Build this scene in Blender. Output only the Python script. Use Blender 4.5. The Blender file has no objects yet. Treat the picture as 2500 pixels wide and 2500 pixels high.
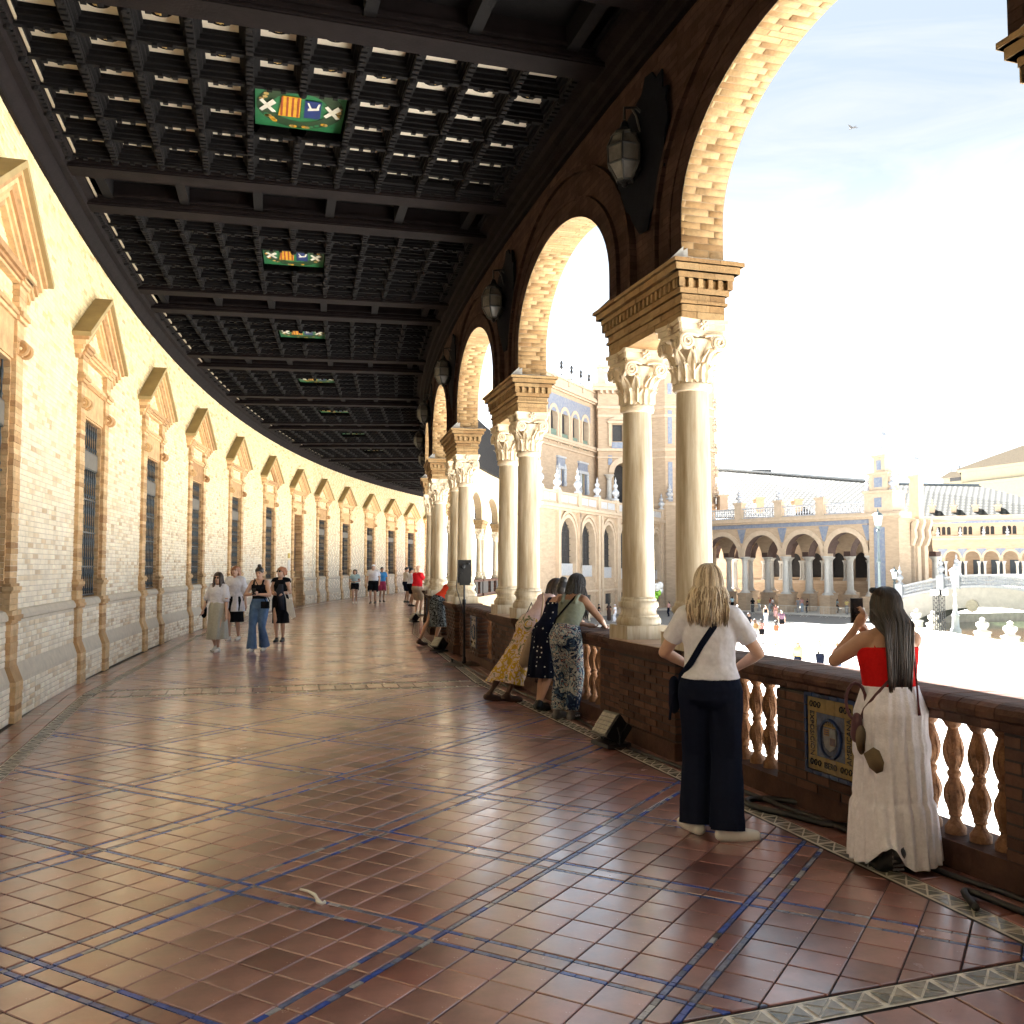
import bpy, bmesh, math, random
import numpy as np
from mathutils import Vector, Matrix
R=math.radians
random.seed(7); rng=np.random.default_rng(7)
scn=bpy.context.scene
col=scn.collection
# ---------------------------------------------------------------- camera
CAMH=1.62; FPX=2290.0; PITCH=math.atan(133/FPX)
cam=bpy.data.objects.new('camera',bpy.data.cameras.new('camera')); col.objects.link(cam)
cam.data.sensor_width=36; cam.data.lens=36*FPX/2500; cam.data.clip_start=.05; cam.data.clip_end=3000
cam.location=(0,0,CAMH); cam.rotation_euler=(R(90)+PITCH,0,0); scn.camera=cam
# ---------------------------------------------------------------- light
SUN_AZ=R(-14); SUN_EL=R(42)          # azimuth from +Y towards +X
world=bpy.data.worlds.new('World'); scn.world=world; world.use_nodes=True
nt=world.node_tree; nt.nodes.clear()
sky=nt.nodes.new('ShaderNodeTexSky'); sky.sky_type='NISHITA'; sky.sun_disc=False
sky.sun_elevation=SUN_EL; sky.sun_rotation=SUN_AZ; sky.air_density=1.0; sky.dust_density=2.2; sky.ozone_density=1.2
tc=nt.nodes.new('ShaderNodeTexCoord'); mp=nt.nodes.new('ShaderNodeMapping'); mp.inputs['Scale'].default_value=(1.6,1.6,6.5)
nz=nt.nodes.new('ShaderNodeTexNoise'); nz.inputs['Scale'].default_value=1.7; nz.inputs['Detail'].default_value=9; nz.inputs['Roughness'].default_value=.62; nz.inputs['Distortion'].default_value=.9
cr=nt.nodes.new('ShaderNodeValToRGB'); cr.color_ramp.elements[0].position=.42; cr.color_ramp.elements[1].position=.66
cr.color_ramp.elements[0].color=(0,0,0,1); cr.color_ramp.elements[1].color=(1,1,1,1)
mx=nt.nodes.new('ShaderNodeMixRGB'); mx.inputs[1].default_value=(1.70,2.0,2.32,1); mx.inputs[2].default_value=(2.3,2.42,2.5,1)   # thin high cloud
vl=nt.nodes.new('ShaderNodeMixRGB'); vl.inputs[0].default_value=.97
bg=nt.nodes.new('ShaderNodeBackground'); bg.inputs["Strength"].default_value=.05
wo=nt.nodes.new('ShaderNodeOutputWorld')
L=nt.links.new
L(tc.outputs['Generated'],mp.inputs['Vector']); L(mp.outputs[0],nz.inputs['Vector']); L(nz.outputs['Fac'],cr.inputs[0])
L(cr.outputs[0],mx.inputs[0]); L(sky.outputs[0],vl.inputs[1]); L(mx.outputs[0],vl.inputs[2]); 
sx=nt.nodes.new('ShaderNodeSeparateXYZ'); L(tc.outputs['Generated'],sx.inputs[0])
hz=nt.nodes.new('ShaderNodeMapRange'); hz.interpolation_type='SMOOTHSTEP'; hz.inputs['From Min'].default_value=.03; hz.inputs['From Max'].default_value=.42; hz.inputs['To Min'].default_value=1.6; hz.inputs['To Max'].default_value=.42; L(sx.outputs['Z'],hz.inputs['Value'])
ml=nt.nodes.new('ShaderNodeVectorMath'); ml.operation='SCALE'; L(vl.outputs[0],ml.inputs[0]); L(hz.outputs[0],ml.inputs['Scale']); L(ml.outputs[0],bg.inputs['Color']); L(bg.outputs[0],wo.inputs['Surface'])
sl=bpy.data.lights.new('sun','SUN'); sl.energy=3.6; sl.angle=R(.5); sl.color=(1,.985,.965)
sun=bpy.data.objects.new('sun',sl); col.objects.link(sun)
sd=Vector((math.sin(SUN_AZ)*math.cos(SUN_EL),math.cos(SUN_AZ)*math.cos(SUN_EL),math.sin(SUN_EL)))
sun.rotation_euler=sd.to_track_quat('Z','Y').to_euler(); sun.location=(0,60,80)
vs=scn.view_settings; vs.view_transform='Standard'; vs.look='None'; vs.gamma=1; vs.use_curve_mapping=False; vs.exposure=4.3
scn.cycles.max_bounces=10; scn.cycles.diffuse_bounces=7; scn.cycles.glossy_bounces=4
scn.cycles.caustics_reflective=False; scn.cycles.caustics_refractive=False
# ---------------------------------------------------------------- geometry frame
CX,CY=98.3,37.6               # centre of the curved gallery
def PP(r,ph,z):
    a=R(ph); return (CX-r*math.cos(a),CY+r*math.sin(a),z)
def ray(x,y):
    u=(x-1250)/FPX; v=(1250-y)/FPX
    return (u,math.cos(PITCH)-math.sin(PITCH)*v,math.sin(PITCH)+math.cos(PITCH)*v)
def at(x,y,Y):                # world point seen at pixel (x,y) (photo pixels) at distance Y
    d=ray(x,y); t=Y/d[1]; return Vector((d[0]*t,Y,CAMH+d[2]*t))
def ground(x,y,z=0.):
    d=ray(x,y); t=(z-CAMH)/d[2]; return Vector((d[0]*t,d[1]*t,z))
RW=107.25; RI=101.37; RO=100.97; RC=101.17; BAY=2.8; PIER0=-16.68
# ---------------------------------------------------------------- materials
MATS={}
def M(name,c,rough=.7,var=.12,scale=6.,bump=0.,bscale=40.,c2=None,attr=False,metal=0.,spec=.5,detail=6.,stretch=None,orand=0.,alpha=None):
    """noise varied principled material; attr = per-piece random value shifts the colour"""
    if name in MATS: return MATS[name]
    m=bpy.data.materials.new(name); m.use_nodes=True; t=m.node_tree; N=t.nodes; K=t.links.new
    b=N['Principled BSDF']; b.inputs['Roughness'].default_value=rough; b.inputs['Metallic'].default_value=metal; b.inputs['Specular IOR Level'].default_value=spec
    t_c=N.new('ShaderNodeTexCoord'); src=t_c.outputs['Object']
    if stretch:
        q=N.new('ShaderNodeMapping'); q.inputs['Scale'].default_value=stretch; K(src,q.inputs[0]); src=q.outputs[0]
    n=N.new('ShaderNodeTexNoise'); n.inputs['Scale'].default_value=scale; n.inputs['Detail'].default_value=detail; n.inputs['Roughness'].default_value=.65; K(src,n.inputs['Vector'])
    r=N.new('ShaderNodeValToRGB'); r.color_ramp.elements[0].position=.32; r.color_ramp.elements[1].position=.70
    if c2 is None:
        lo=[max(0,x*(1-var)) for x in c]; hi=[min(1,x*(1+var)) for x in c]
    else: lo,hi=c2,c
    r.color_ramp.elements[0].color=(*lo,1); r.color_ramp.elements[1].color=(*hi,1); K(n.outputs['Fac'],r.inputs[0]); out=r.outputs[0]
    if attr:
        a=N.new('ShaderNodeAttribute'); a.attribute_name='rnd'; oi=N.new('ShaderNodeObjectInfo')
        s=N.new('ShaderNodeMath'); s.operation='ADD'; K(a.outputs['Fac'],s.inputs[0]); K(oi.outputs['Random'],s.inputs[1])
        f=N.new('ShaderNodeMath'); f.operation='FRACT'; K(s.outputs[0],f.inputs[0])
        rr=N.new('ShaderNodeValToRGB'); E=rr.color_ramp.elements
        stops=attr if isinstance(attr,(list,tuple)) else [(0,(.7,.7,.7)),(1,(1.2,1.2,1.2))]
        E[0].position=stops[0][0]; E[0].color=(*stops[0][1],1); E[1].position=stops[-1][0]; E[1].color=(*stops[-1][1],1)
        for p,cc in stops[1:-1]:
            e=E.new(p); e.color=(*cc,1)
        K(f.outputs[0],rr.inputs[0])
        mm=N.new('ShaderNodeMixRGB'); mm.blend_type='MULTIPLY'; mm.inputs[0].default_value=1; K(out,mm.inputs[1]); K(rr.outputs[0],mm.inputs[2]); out=mm.outputs[0]
    K(out,b.inputs['Base Color'])
    if bump:
        n2=N.new('ShaderNodeTexNoise'); n2.inputs['Scale'].default_value=bscale; n2.inputs['Detail'].default_value=5; K(src,n2.inputs['Vector'])
        bp=N.new('ShaderNodeBump'); bp.inputs['Strength'].default_value=bump; bp.inputs['Distance'].default_value=.02; K(n2.outputs['Fac'],bp.inputs['Height']); K(bp.outputs[0],b.inputs['Normal'])
    if alpha is not None: b.inputs['Alpha'].default_value=alpha
    MATS[name]=m; return m
BR=[(0,(.70,.58,.46)),(.05,(.86,.78,.66)),(.2,(.97,.95,.92)),(.5,(1.03,1.02,1.0)),(.85,(1.08,1.07,1.04)),(.96,(.92,.84,.72)),(1,(.82,.7,.56))]
m_wallbrick=M('wall_brick',(.86,.76,.57),.85,.13,5,.25,60,attr=BR)
m_pilbrick=M('pilaster_brick',(.72,.53,.31),.85,.22,7,.25,50,attr=[(0,(.6,.46,.36)),(.3,(.9,.8,.68)),(.7,(1.05,1,.95)),(1,(.78,.62,.48))])
m_mortar=M('mortar',(.62,.54,.42),.9,.1,12)
m_arcbrick=M('arch_brick',(.30,.20,.098),.85,.22,9,.35,50,attr=[(0,(.74,.62,.5)),(.15,(.9,.82,.7)),(.45,(1,.97,.93)),(.75,(1.10,1.10,1.06)),(1,(.88,.77,.62))])
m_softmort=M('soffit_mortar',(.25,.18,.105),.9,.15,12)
m_arcshade=M('arcade_shaded_brick',(.056,.035,.030),.85,.25,4,.3,50,spec=.06,attr=[(0,(.7,.65,.6)),(1,(1.2,1.15,1.1))])  # shade of the backlit inner face is darkened into the brick colour
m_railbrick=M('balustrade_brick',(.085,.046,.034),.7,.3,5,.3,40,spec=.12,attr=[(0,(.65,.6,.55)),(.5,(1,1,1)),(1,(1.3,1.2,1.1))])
m_stone=M('cream_marble',(.58,.52,.41),.5,.1,2.6,.1,30,c2=(.25,.18,.095),stretch=(4,4,.35),detail=9)
m_carved=M('carved_marble',(.64,.54,.40),.6,.12,9,.25,40)
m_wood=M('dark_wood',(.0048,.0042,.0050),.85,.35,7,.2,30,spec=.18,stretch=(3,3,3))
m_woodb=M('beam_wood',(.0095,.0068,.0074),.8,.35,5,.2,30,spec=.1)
m_plaster=M('coffer_plaster',(.62,.56,.46),.9,.1,9)
m_gold=M('gilded_rosette',(.45,.30,.09),.45,.3,40,metal=.3)
m_green=M('panel_green',(.025,.15,.06),.4,.25,8)
m_yel=M('panel_yellow',(.62,.33,.03),.45,.2,12)
m_red=M('panel_red',(.30,.06,.02),.45,.2,12)
m_navy=M('panel_navy',(.012,.03,.14),.45,.2,12)
m_wreath=M('panel_wreath',(.02,.05,.02),.5,.3,30)
m_white=M('panel_white',(.7,.68,.6),.5,.1,12)
m_fruit=M('panel_fruit',(.45,.30,.10),.5,.3,30)
m_iron=M('black_iron',(.012,.013,.015),.45,.3,20,metal=.2)
m_ironb=M('blackened_grille',(.045,.055,.06),.4,.3,20,metal=.4)
m_glass=M('dark_window_glass',(.012,.02,.03),.08,.3,3)
m_board=M('transom_board',(.17,.155,.13),.6,.15,9)
m_doorwood=M('door_wood',(.09,.04,.022),.5,.3,9)
m_hood=M('hood_plaster',(.40,.30,.14),.85,.12,3)
m_terra=M('terracotta',(.27,.135,.062),.65,.3,14,.6,70,c2=(.11,.048,.022),spec=.2)
m_grout=M('grout',(.022,.017,.015),.8,.3,20)
m_lampglass=M('lantern_glass',(.085,.08,.075),.25,.35,6)
m_black=M('black_plastic',(.010,.010,.011),.4,.2,20)
m_plaza=M('plaza_paving',(.67,.645,.585),.85,.08,.6,.15,30)
m_rubber=M('cable_rubber',(.010,.010,.010),.45,.2,20)
def curved_brick(m,r_,bw=.25,bh=.0625,strength=.5,dark=.72,dist=.01):
    """brick courses that follow the curve of the gallery (arc length, height)"""
    t=m.node_tree; N=t.nodes; K=t.links.new; b=N['Principled BSDF']
    g=N.new('ShaderNodeNewGeometry'); s=N.new('ShaderNodeSeparateXYZ'); K(g.outputs['Position'],s.inputs[0])
    def mth(op,a_,b_):
        n=N.new('ShaderNodeMath'); n.operation=op
        for i,v in enumerate((a_,b_)):
            if isinstance(v,(int,float)): n.inputs[i].default_value=v
            else: K(v,n.inputs[i])
        return n.outputs[0]
    ang=mth('ARCTAN2',mth('SUBTRACT',s.outputs['Y'],37.6),mth('SUBTRACT',98.3,s.outputs['X']))
    c=N.new('ShaderNodeCombineXYZ'); K(mth('MULTIPLY',ang,r_),c.inputs[0]); K(s.outputs['Z'],c.inputs[1])
    k=N.new('ShaderNodeTexBrick'); k.inputs['Scale'].default_value=1; k.inputs['Brick Width'].default_value=bw; k.inputs['Row Height'].default_value=bh; k.inputs['Mortar Size'].default_value=.004; k.inputs['Mortar Smooth'].default_value=.3
    k.inputs['Color1'].default_value=(1,1,1,1); k.inputs['Color2'].default_value=(dark,dark*.97,dark*.94,1); k.inputs['Mortar'].default_value=(.62,.6,.58,1); K(c.outputs[0],k.inputs['Vector'])
    base=b.inputs['Base Color'].links[0].from_socket; mm=N.new('ShaderNodeMixRGB'); mm.blend_type='MULTIPLY'; mm.inputs[0].default_value=1; K(base,mm.inputs[1]); K(k.outputs['Color'],mm.inputs[2]); K(mm.outputs[0],b.inputs['Base Color'])
    bp=N.new('ShaderNodeBump'); bp.invert=True; bp.inputs['Strength'].default_value=strength; bp.inputs['Distance'].default_value=dist; K(k.outputs['Fac'],bp.inputs['Height'])
    if b.inputs['Normal'].links: K(b.inputs['Normal'].links[0].from_socket,bp.inputs['Normal'])
    K(bp.outputs[0],b.inputs['Normal'])
def bounce_tint(m):
    # sky and ground bounce painted into the brick: paler low down, yellower above
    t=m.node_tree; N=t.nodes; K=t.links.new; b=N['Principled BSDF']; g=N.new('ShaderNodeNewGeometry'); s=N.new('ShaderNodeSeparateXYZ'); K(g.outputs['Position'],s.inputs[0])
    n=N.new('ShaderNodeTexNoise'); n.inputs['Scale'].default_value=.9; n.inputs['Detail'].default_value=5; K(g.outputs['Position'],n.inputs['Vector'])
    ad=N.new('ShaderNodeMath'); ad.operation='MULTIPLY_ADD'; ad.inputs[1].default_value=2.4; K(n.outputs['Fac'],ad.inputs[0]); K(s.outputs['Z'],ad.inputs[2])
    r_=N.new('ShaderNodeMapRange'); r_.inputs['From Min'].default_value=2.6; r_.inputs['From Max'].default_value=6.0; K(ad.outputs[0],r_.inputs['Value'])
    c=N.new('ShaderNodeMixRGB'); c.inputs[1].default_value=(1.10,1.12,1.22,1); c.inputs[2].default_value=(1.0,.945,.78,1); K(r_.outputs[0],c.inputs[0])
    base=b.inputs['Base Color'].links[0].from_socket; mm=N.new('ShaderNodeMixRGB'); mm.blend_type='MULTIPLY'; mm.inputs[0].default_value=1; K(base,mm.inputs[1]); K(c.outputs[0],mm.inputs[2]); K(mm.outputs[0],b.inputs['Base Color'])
bounce_tint(m_wallbrick)
curved_brick(m_arcshade,101.3,.25,.0625,.8,.6)
# clay tiles: glossy, worn
def tile_mat():
    m=M('floor_tile',(.27,.125,.110),.3,.42,2.2,attr=[(0,(.55,.42,.40)),(.15,(.85,.76,.74)),(.4,(1,1,1)),(.75,(1.12,1.14,1.14)),(.93,(1.32,1.32,1.3)),(1,(.95,.62,.55))])
    t=m.node_tree; N=t.nodes; K=t.links.new; b=N['Principled BSDF']; b.inputs['Specular IOR Level'].default_value=.6; b.inputs['Coat Weight'].default_value=1; b.inputs['Coat IOR'].default_value=1.85; b.inputs['Coat Roughness'].default_value=.27
    base=b.inputs['Base Color'].links[0].from_socket
    c=N.new('ShaderNodeTexCoord')
    n=N.new('ShaderNodeTexNoise'); n.inputs['Scale'].default_value=3.2; n.inputs['Detail'].default_value=8; n.inputs['Roughness'].default_value=.7; K(c.outputs['Object'],n.inputs['Vector'])
    r=N.new('ShaderNodeMapRange'); r.inputs['From Min'].default_value=.3; r.inputs['From Max'].default_value=.7; r.inputs['To Min'].default_value=.26; r.inputs['To Max'].default_value=.46; K(n.outputs['Fac'],r.inputs['Value']); K(r.outputs[0],b.inputs['Roughness'])
    rc=N.new('ShaderNodeMapRange'); rc.inputs['From Min'].default_value=.3; rc.inputs['From Max'].default_value=.7; rc.inputs['To Min'].default_value=.12; rc.inputs['To Max'].default_value=.30; K(n.outputs['Fac'],rc.inputs['Value']); K(rc.outputs[0],b.inputs['Coat Roughness'])
    # scuffs and pale worn specks
    n3=N.new('ShaderNodeTexNoise'); n3.inputs['Scale'].default_value=26; n3.inputs['Detail'].default_value=7; n3.inputs['Roughness'].default_value=.75; n3.inputs['Distortion'].default_value=1.2; K(c.outputs['Object'],n3.inputs['Vector'])
    r3=N.new('ShaderNodeValToRGB'); r3.color_ramp.elements[0].position=.57; r3.color_ramp.elements[1].position=.75; r3.color_ramp.elements[1].color=(.55,.55,.55,1); K(n3.outputs['Fac'],r3.inputs[0])
    mm=N.new('ShaderNodeMixRGB'); mm.inputs[2].default_value=(.25,.19,.17,1); K(r3.outputs[0],mm.inputs[0]); K(base,mm.inputs[1]); K(mm.outputs[0],b.inputs['Base Color'])
    bp=N.new('ShaderNodeBump'); bp.inputs['Strength'].default_value=.12; bp.inputs['Distance'].default_value=.01
    n2=N.new('ShaderNodeTexNoise'); n2.inputs['Scale'].default_value=9; n2.inputs['Detail'].default_value=4; K(c.outputs['Object'],n2.inputs['Vector']); K(n2.outputs['Fac'],bp.inputs['Height']); K(bp.outputs[0],b.inputs['Normal'])
    return m
m_tile=tile_mat()
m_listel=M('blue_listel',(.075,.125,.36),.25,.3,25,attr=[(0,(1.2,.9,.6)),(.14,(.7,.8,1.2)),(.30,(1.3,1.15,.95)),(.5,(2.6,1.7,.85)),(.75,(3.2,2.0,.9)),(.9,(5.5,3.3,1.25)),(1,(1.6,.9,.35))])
m_mosaic=M('mosaic_piece',(.30,.29,.27),.25,.2,25,attr=[(0,(.45,.5,.5)),(.5,(1,1,1)),(1,(1.2,1.15,1.05))])
m_mosw=M('mosaic_white',(.72,.68,.60),.3,.12,25)
# ---------------------------------------------------------------- object helpers
def setp(o,label=None,cat=None,group=None,kind=None):
    if label: o['label']=label
    if cat: o['category']=cat
    if group: o['group']=group
    if kind: o['kind']=kind
    return o
def link(o,parent=None,inv=True):
    col.objects.link(o)
    if parent is not None:
        o.parent=parent
        if inv:
            o.matrix_parent_inverse=WM(parent).inverted()
    return o
def WM(o):
    m=o.matrix_basis.copy()
    if o.parent is not None: m=WM(o.parent)@o.matrix_parent_inverse@m
    return m
def E(name,loc,label,cat,group=None,rz=0):
    o=bpy.data.objects.new(name,None); o.empty_display_size=.2; o.location=loc; o.rotation_euler=(0,0,rz); col.objects.link(o)
    return setp(o,label,cat,group)
def copy_tree(o,parent=None):
    c=o.copy(); col.objects.link(c)
    if parent is not None: c.parent=parent
    for ch in list(o.children): copy_tree(ch,c)
    return c
class MB:
    def __init__(s,xf=None): s.v=[];s.f=[];s.m=[];s.uv=[];s.rn=[];s.xf=xf;s.cr=0.
    def V(s,p):
        s.v.append(tuple(s.xf(*p)) if s.xf else tuple(p)); s.rn.append(s.cr); return len(s.v)-1
    def F(s,idx,mi=0): s.f.append(tuple(idx)); s.m.append(mi)
    def poly(s,pts,mi=0): s.F([s.V(p) for p in pts],mi)
    def box(s,x0,x1,y0,y1,z0,z1,mi=0,ins=0.,skip=''):
        a=[s.V(p) for p in ((x0,y0,z0),(x1,y0,z0),(x1,y1,z0),(x0,y1,z0),(x0+ins,y0+ins,z1),(x1-ins,y0+ins,z1),(x1-ins,y1-ins,z1),(x0+ins,y1-ins,z1))]
        for k,q in (('b',(0,3,2,1)),('t',(4,5,6,7)),('y0',(0,1,5,4)),('x1',(1,2,6,5)),('y1',(2,3,7,6)),('x0',(3,0,4,7))):
            if k not in skip.split(): s.F([a[i] for i in q],mi)
    def boxc(s,c,sz,mi=0): s.box(c[0]-sz[0]/2,c[0]+sz[0]/2,c[1]-sz[1]/2,c[1]+sz[1]/2,c[2]-sz[2]/2,c[2]+sz[2]/2,mi)
    def prism(s,pts,d,mi=0):   # pts: closed loop, extruded by vector d
        n=len(pts); a=[s.V(p) for p in pts]; b=[s.V((p[0]+d[0],p[1]+d[1],p[2]+d[2])) for p in pts]
        s.F(a[::-1],mi); s.F(b,mi)
        for i in range(n): s.F((a[i],a[(i+1)%n],b[(i+1)%n],b[i]),mi)
    def lathe(s,prof,n=16,c=(0,0,0),mi=0,cap=True,sx=1,sy=1):
        rr=[]
        for r_,z in prof: rr.append([s.V((c[0]+sx*r_*math.cos(2*math.pi*i/n),c[1]+sy*r_*math.sin(2*math.pi*i/n),c[2]+z)) for i in range(n)])
        for a,b in zip(rr,rr[1:]):
            for i in range(n): s.F((a[i],a[(i+1)%n],b[(i+1)%n],b[i]),mi)
        if cap: s.F(rr[0][::-1],mi); s.F(rr[-1],mi)
    def tube(s,pts,r,n=8,mi=0,cap=True):
        pts=[Vector(p) for p in pts]; rs=r if isinstance(r,(list,tuple)) else [r]*len(pts); rr=[]; up=None
        for i,p in enumerate(pts):
            t=(pts[min(i+1,len(pts)-1)]-pts[max(i-1,0)])
            t=t.normalized() if t.length>1e-9 else Vector((0,0,1))
            if up is None: up=Vector((0,0,1)) if abs(t.z)<.9 else Vector((1,0,0))
            x=t.cross(up)
            if x.length<1e-6: x=t.orthogonal()
            x.normalize(); y=x.cross(t); up=y
            rr.append([s.V(p+(x*math.cos(2*math.pi*k/n)+y*math.sin(2*math.pi*k/n))*rs[i]) for k in range(n)])
        for a,b in zip(rr,rr[1:]):
            for i in range(n): s.F((a[i],b[i],b[(i+1)%n],a[(i+1)%n]),mi)
        if cap: s.F(rr[0],mi); s.F(rr[-1][::-1],mi)
    def sweep(s,prof,path,mi=0,closed=True,caps=True):  # prof: (a,b) offsets ; path: list of functions (a,b)->point
        rr=[[s.V(f(*p)) for p in prof] for f in path]; n=len(prof)
        for a,b in zip(rr,rr[1:]):
            for i in range(n if closed else n-1): s.F((a[i],a[(i+1)%n],b[(i+1)%n],b[i]),mi)
        if closed and caps: s.F(rr[0][::-1],mi); s.F(rr[-1],mi)
    def mesh(s,name,mats,smooth=False,fix=True):
        me=bpy.data.meshes.new(name); me.from_pydata(s.v,[],s.f)
        for m in (mats if isinstance(mats,(list,tuple)) else [mats]): me.materials.append(m)
        if any(s.m): me.polygons.foreach_set('material_index',s.m)
        if any(s.rn):
            a=me.attributes.new('rnd','FLOAT','POINT'); a.data.foreach_set('value',s.rn)
        if fix:
            bm=bmesh.new(); bm.from_mesh(me); bmesh.ops.recalc_face_normals(bm,faces=bm.faces[:]); bm.to_mesh(me); bm.free()
        if smooth: smooth_mesh(me,smooth)
        me.update(); return me
    def build(s,name,mats,parent=None,smooth=False,fix=True,inv=True,**kw):
        o=bpy.data.objects.new(name,s.mesh(name,mats,smooth,fix)); link(o,parent,inv)
        return setp(o,**kw)
def build_split(mb,name,mats,parent=None,smooth=False):
    """every connected shape in mb becomes an object of its own"""
    par=list(range(len(mb.v)))
    def fd(i):
        while par[i]!=i: par[i]=par[par[i]]; i=par[i]
        return i
    for f in mb.f:
        for i in f[1:]: par[fd(i)]=fd(f[0])
    gr={}
    for k,f in enumerate(mb.f): gr.setdefault(fd(f[0]),[]).append(k)
    for ks in gr.values():
        ids=sorted({i for k in ks for i in mb.f[k]}); mp={i:j for j,i in enumerate(ids)}; q=MB()
        q.v=[mb.v[i] for i in ids]; q.rn=[mb.rn[i] for i in ids]; q.f=[tuple(mp[i] for i in mb.f[k]) for k in ks]; q.m=[mb.m[k] for k in ks]
        q.build(name,mats,parent,smooth)
def smooth_mesh(me,ang=True):
    me.polygons.foreach_set('use_smooth',[True]*len(me.polygons))
    if ang is not True:
        try: me.set_sharp_from_angle(angle=R(ang))
        except Exception: pass
def place(me,name,parent,loc=(0,0,0),rz=0.,**kw):
    """an object (part) with shared mesh data placed in the PARENT's own frame"""
    o=bpy.data.objects.new(name,me); o.location=loc; o.rotation_euler=(0,0,rz); col.objects.link(o)
    if parent is not None: o.parent=parent
    return setp(o,**kw)
def bulk(name,V,Fq,rnd,mat,parent,kind='stuff'):
    """V: (n,k,3) vertices of n alike pieces, Fq: faces of one piece"""
    n,k,_=V.shape; me=bpy.data.meshes.new(name)
    faces=(np.asarray(Fq)[None]+ (np.arange(n)*k)[:,None,None]).reshape(-1,len(Fq[0]))
    me.vertices.add(n*k); me.vertices.foreach_set('co',V.reshape(-1).astype(np.float32))
    nf=len(faces); w=faces.shape[1]
    me.loops.add(nf*w); me.loops.foreach_set('vertex_index',faces.reshape(-1).astype(np.int32))
    me.polygons.add(nf); me.polygons.foreach_set('loop_start',(np.arange(nf)*w).astype(np.int32)); me.polygons.foreach_set('loop_total',np.full(nf,w,np.int32))
    me.update(calc_edges=True); me.validate()
    a=me.attributes.new('rnd','FLOAT','POINT'); a.data.foreach_set('value',np.repeat(rnd,k).astype(np.float32))
    me.materials.append(mat)
    o=bpy.data.objects.new(name,me); link(o,parent); 
    if kind: o['kind']=kind
    return o
def single(name,Vp,Fq,mat,parent,rnd=0.):
    me=bpy.data.meshes.new(name); me.from_pydata([tuple(p) for p in Vp],[],[tuple(f) for f in Fq]); me.materials.append(mat)
    o=bpy.data.objects.new(name,me); link(o,parent); return o
FR5=[(4,5,6,7),(0,1,5,4),(1,2,6,5),(2,3,7,6),(3,0,4,7)]
# ================================================================ GALLERY FLOOR
def clip(poly,quad):
    """convex clip (2D), quad counter-clockwise"""
    out=poly
    for i in range(len(quad)):
        a=quad[i]; b=quad[(i+1)%len(quad)]; inp=out; out=[]
        if not inp: return []
        ex,ey=b[0]-a[0],b[1]-a[1]
        d=[ex*(p[1]-a[1])-ey*(p[0]-a[0]) for p in inp]
        for j in range(len(inp)):
            p,q=inp[j],inp[(j+1)%len(inp)]; dp,dq=d[j],d[(j+1)%len(inp)]
            if dp>=0: out.append(p)
            if (dp>=0)!=(dq>=0):
                t=dp/(dp-dq); out.append((p[0]+t*(q[0]-p[0]),p[1]+t*(q[1]-p[1])))
    return out
def area(p): return .5*sum(p[i][0]*p[(i+1)%len(p)][1]-p[(i+1)%len(p)][0]*p[i][1] for i in range(len(p)))
def ccw(p): return p if area(p)>0 else p[::-1]
def inview(x,y,z=0.,mar=60):
    if y<.5: return None
    fw=math.cos(PITCH)*y+math.sin(PITCH)*(z-CAMH); up=-math.sin(PITCH)*y+math.cos(PITCH)*(z-CAMH)
    px,py=1250+FPX*x/fw,1250-FPX*up/fw
    return (px,py) if -mar<px<2500+mar and -mar<py<2500+mar else None
floor=E('gallery_floor',(0,6,0),None,None); floor['kind']='structure'
mb=MB(); NP=[-26+.7*i for i in range(59)]
mb.sweep([(100.9,-.009),(107.4,-.009),(107.4,-.35),(100.9,-.35)],[(lambda r_,z,ph=ph:PP(r_,ph,z)) for ph in NP])
mb.build('grout_bed',m_grout,floor)
mb=MB(); mb.sweep([(100.9,-.004),(107.4,-.004),(107.4,-.3),(100.9,-.3)],[(lambda r_,z,ph=ph:PP(r_,ph,z)) for ph in [-46+i for i in range(21)]]); mb.build('plain_paving',m_tile,floor)
TX=Vector((math.sin(R(30.2)),math.cos(R(30.2)))); TB=Vector((TX.y,-TX.x)); ORG=Vector((-1.397,4.855))
PA,PB=1.118,1.181
tiles=[]; lis=[]
def cells(P):
    # one period: strip tile (centred), joint with listel, five tiles, listel
    g=.006; ls=.024; st=.085; t5=(P-st-2*(ls+2*g)-4*g)/5; c=[]
    c.append((-st/2,st/2,'t')); x=st/2+g; c.append((x,x+ls,'l')); x+=ls+g
    for k in range(5): c.append((x,x+t5,'t')); x+=t5+g
    c.append((x,x+ls,'l')); return c
CA,CBc=cells(PA),cells(PB)
TR=[-25.08,-19.48,-13.88,-8.28,-2.68,2.92,8.52,14.12]; HW=.215
RF0,RF1=101.775,106.70
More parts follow.
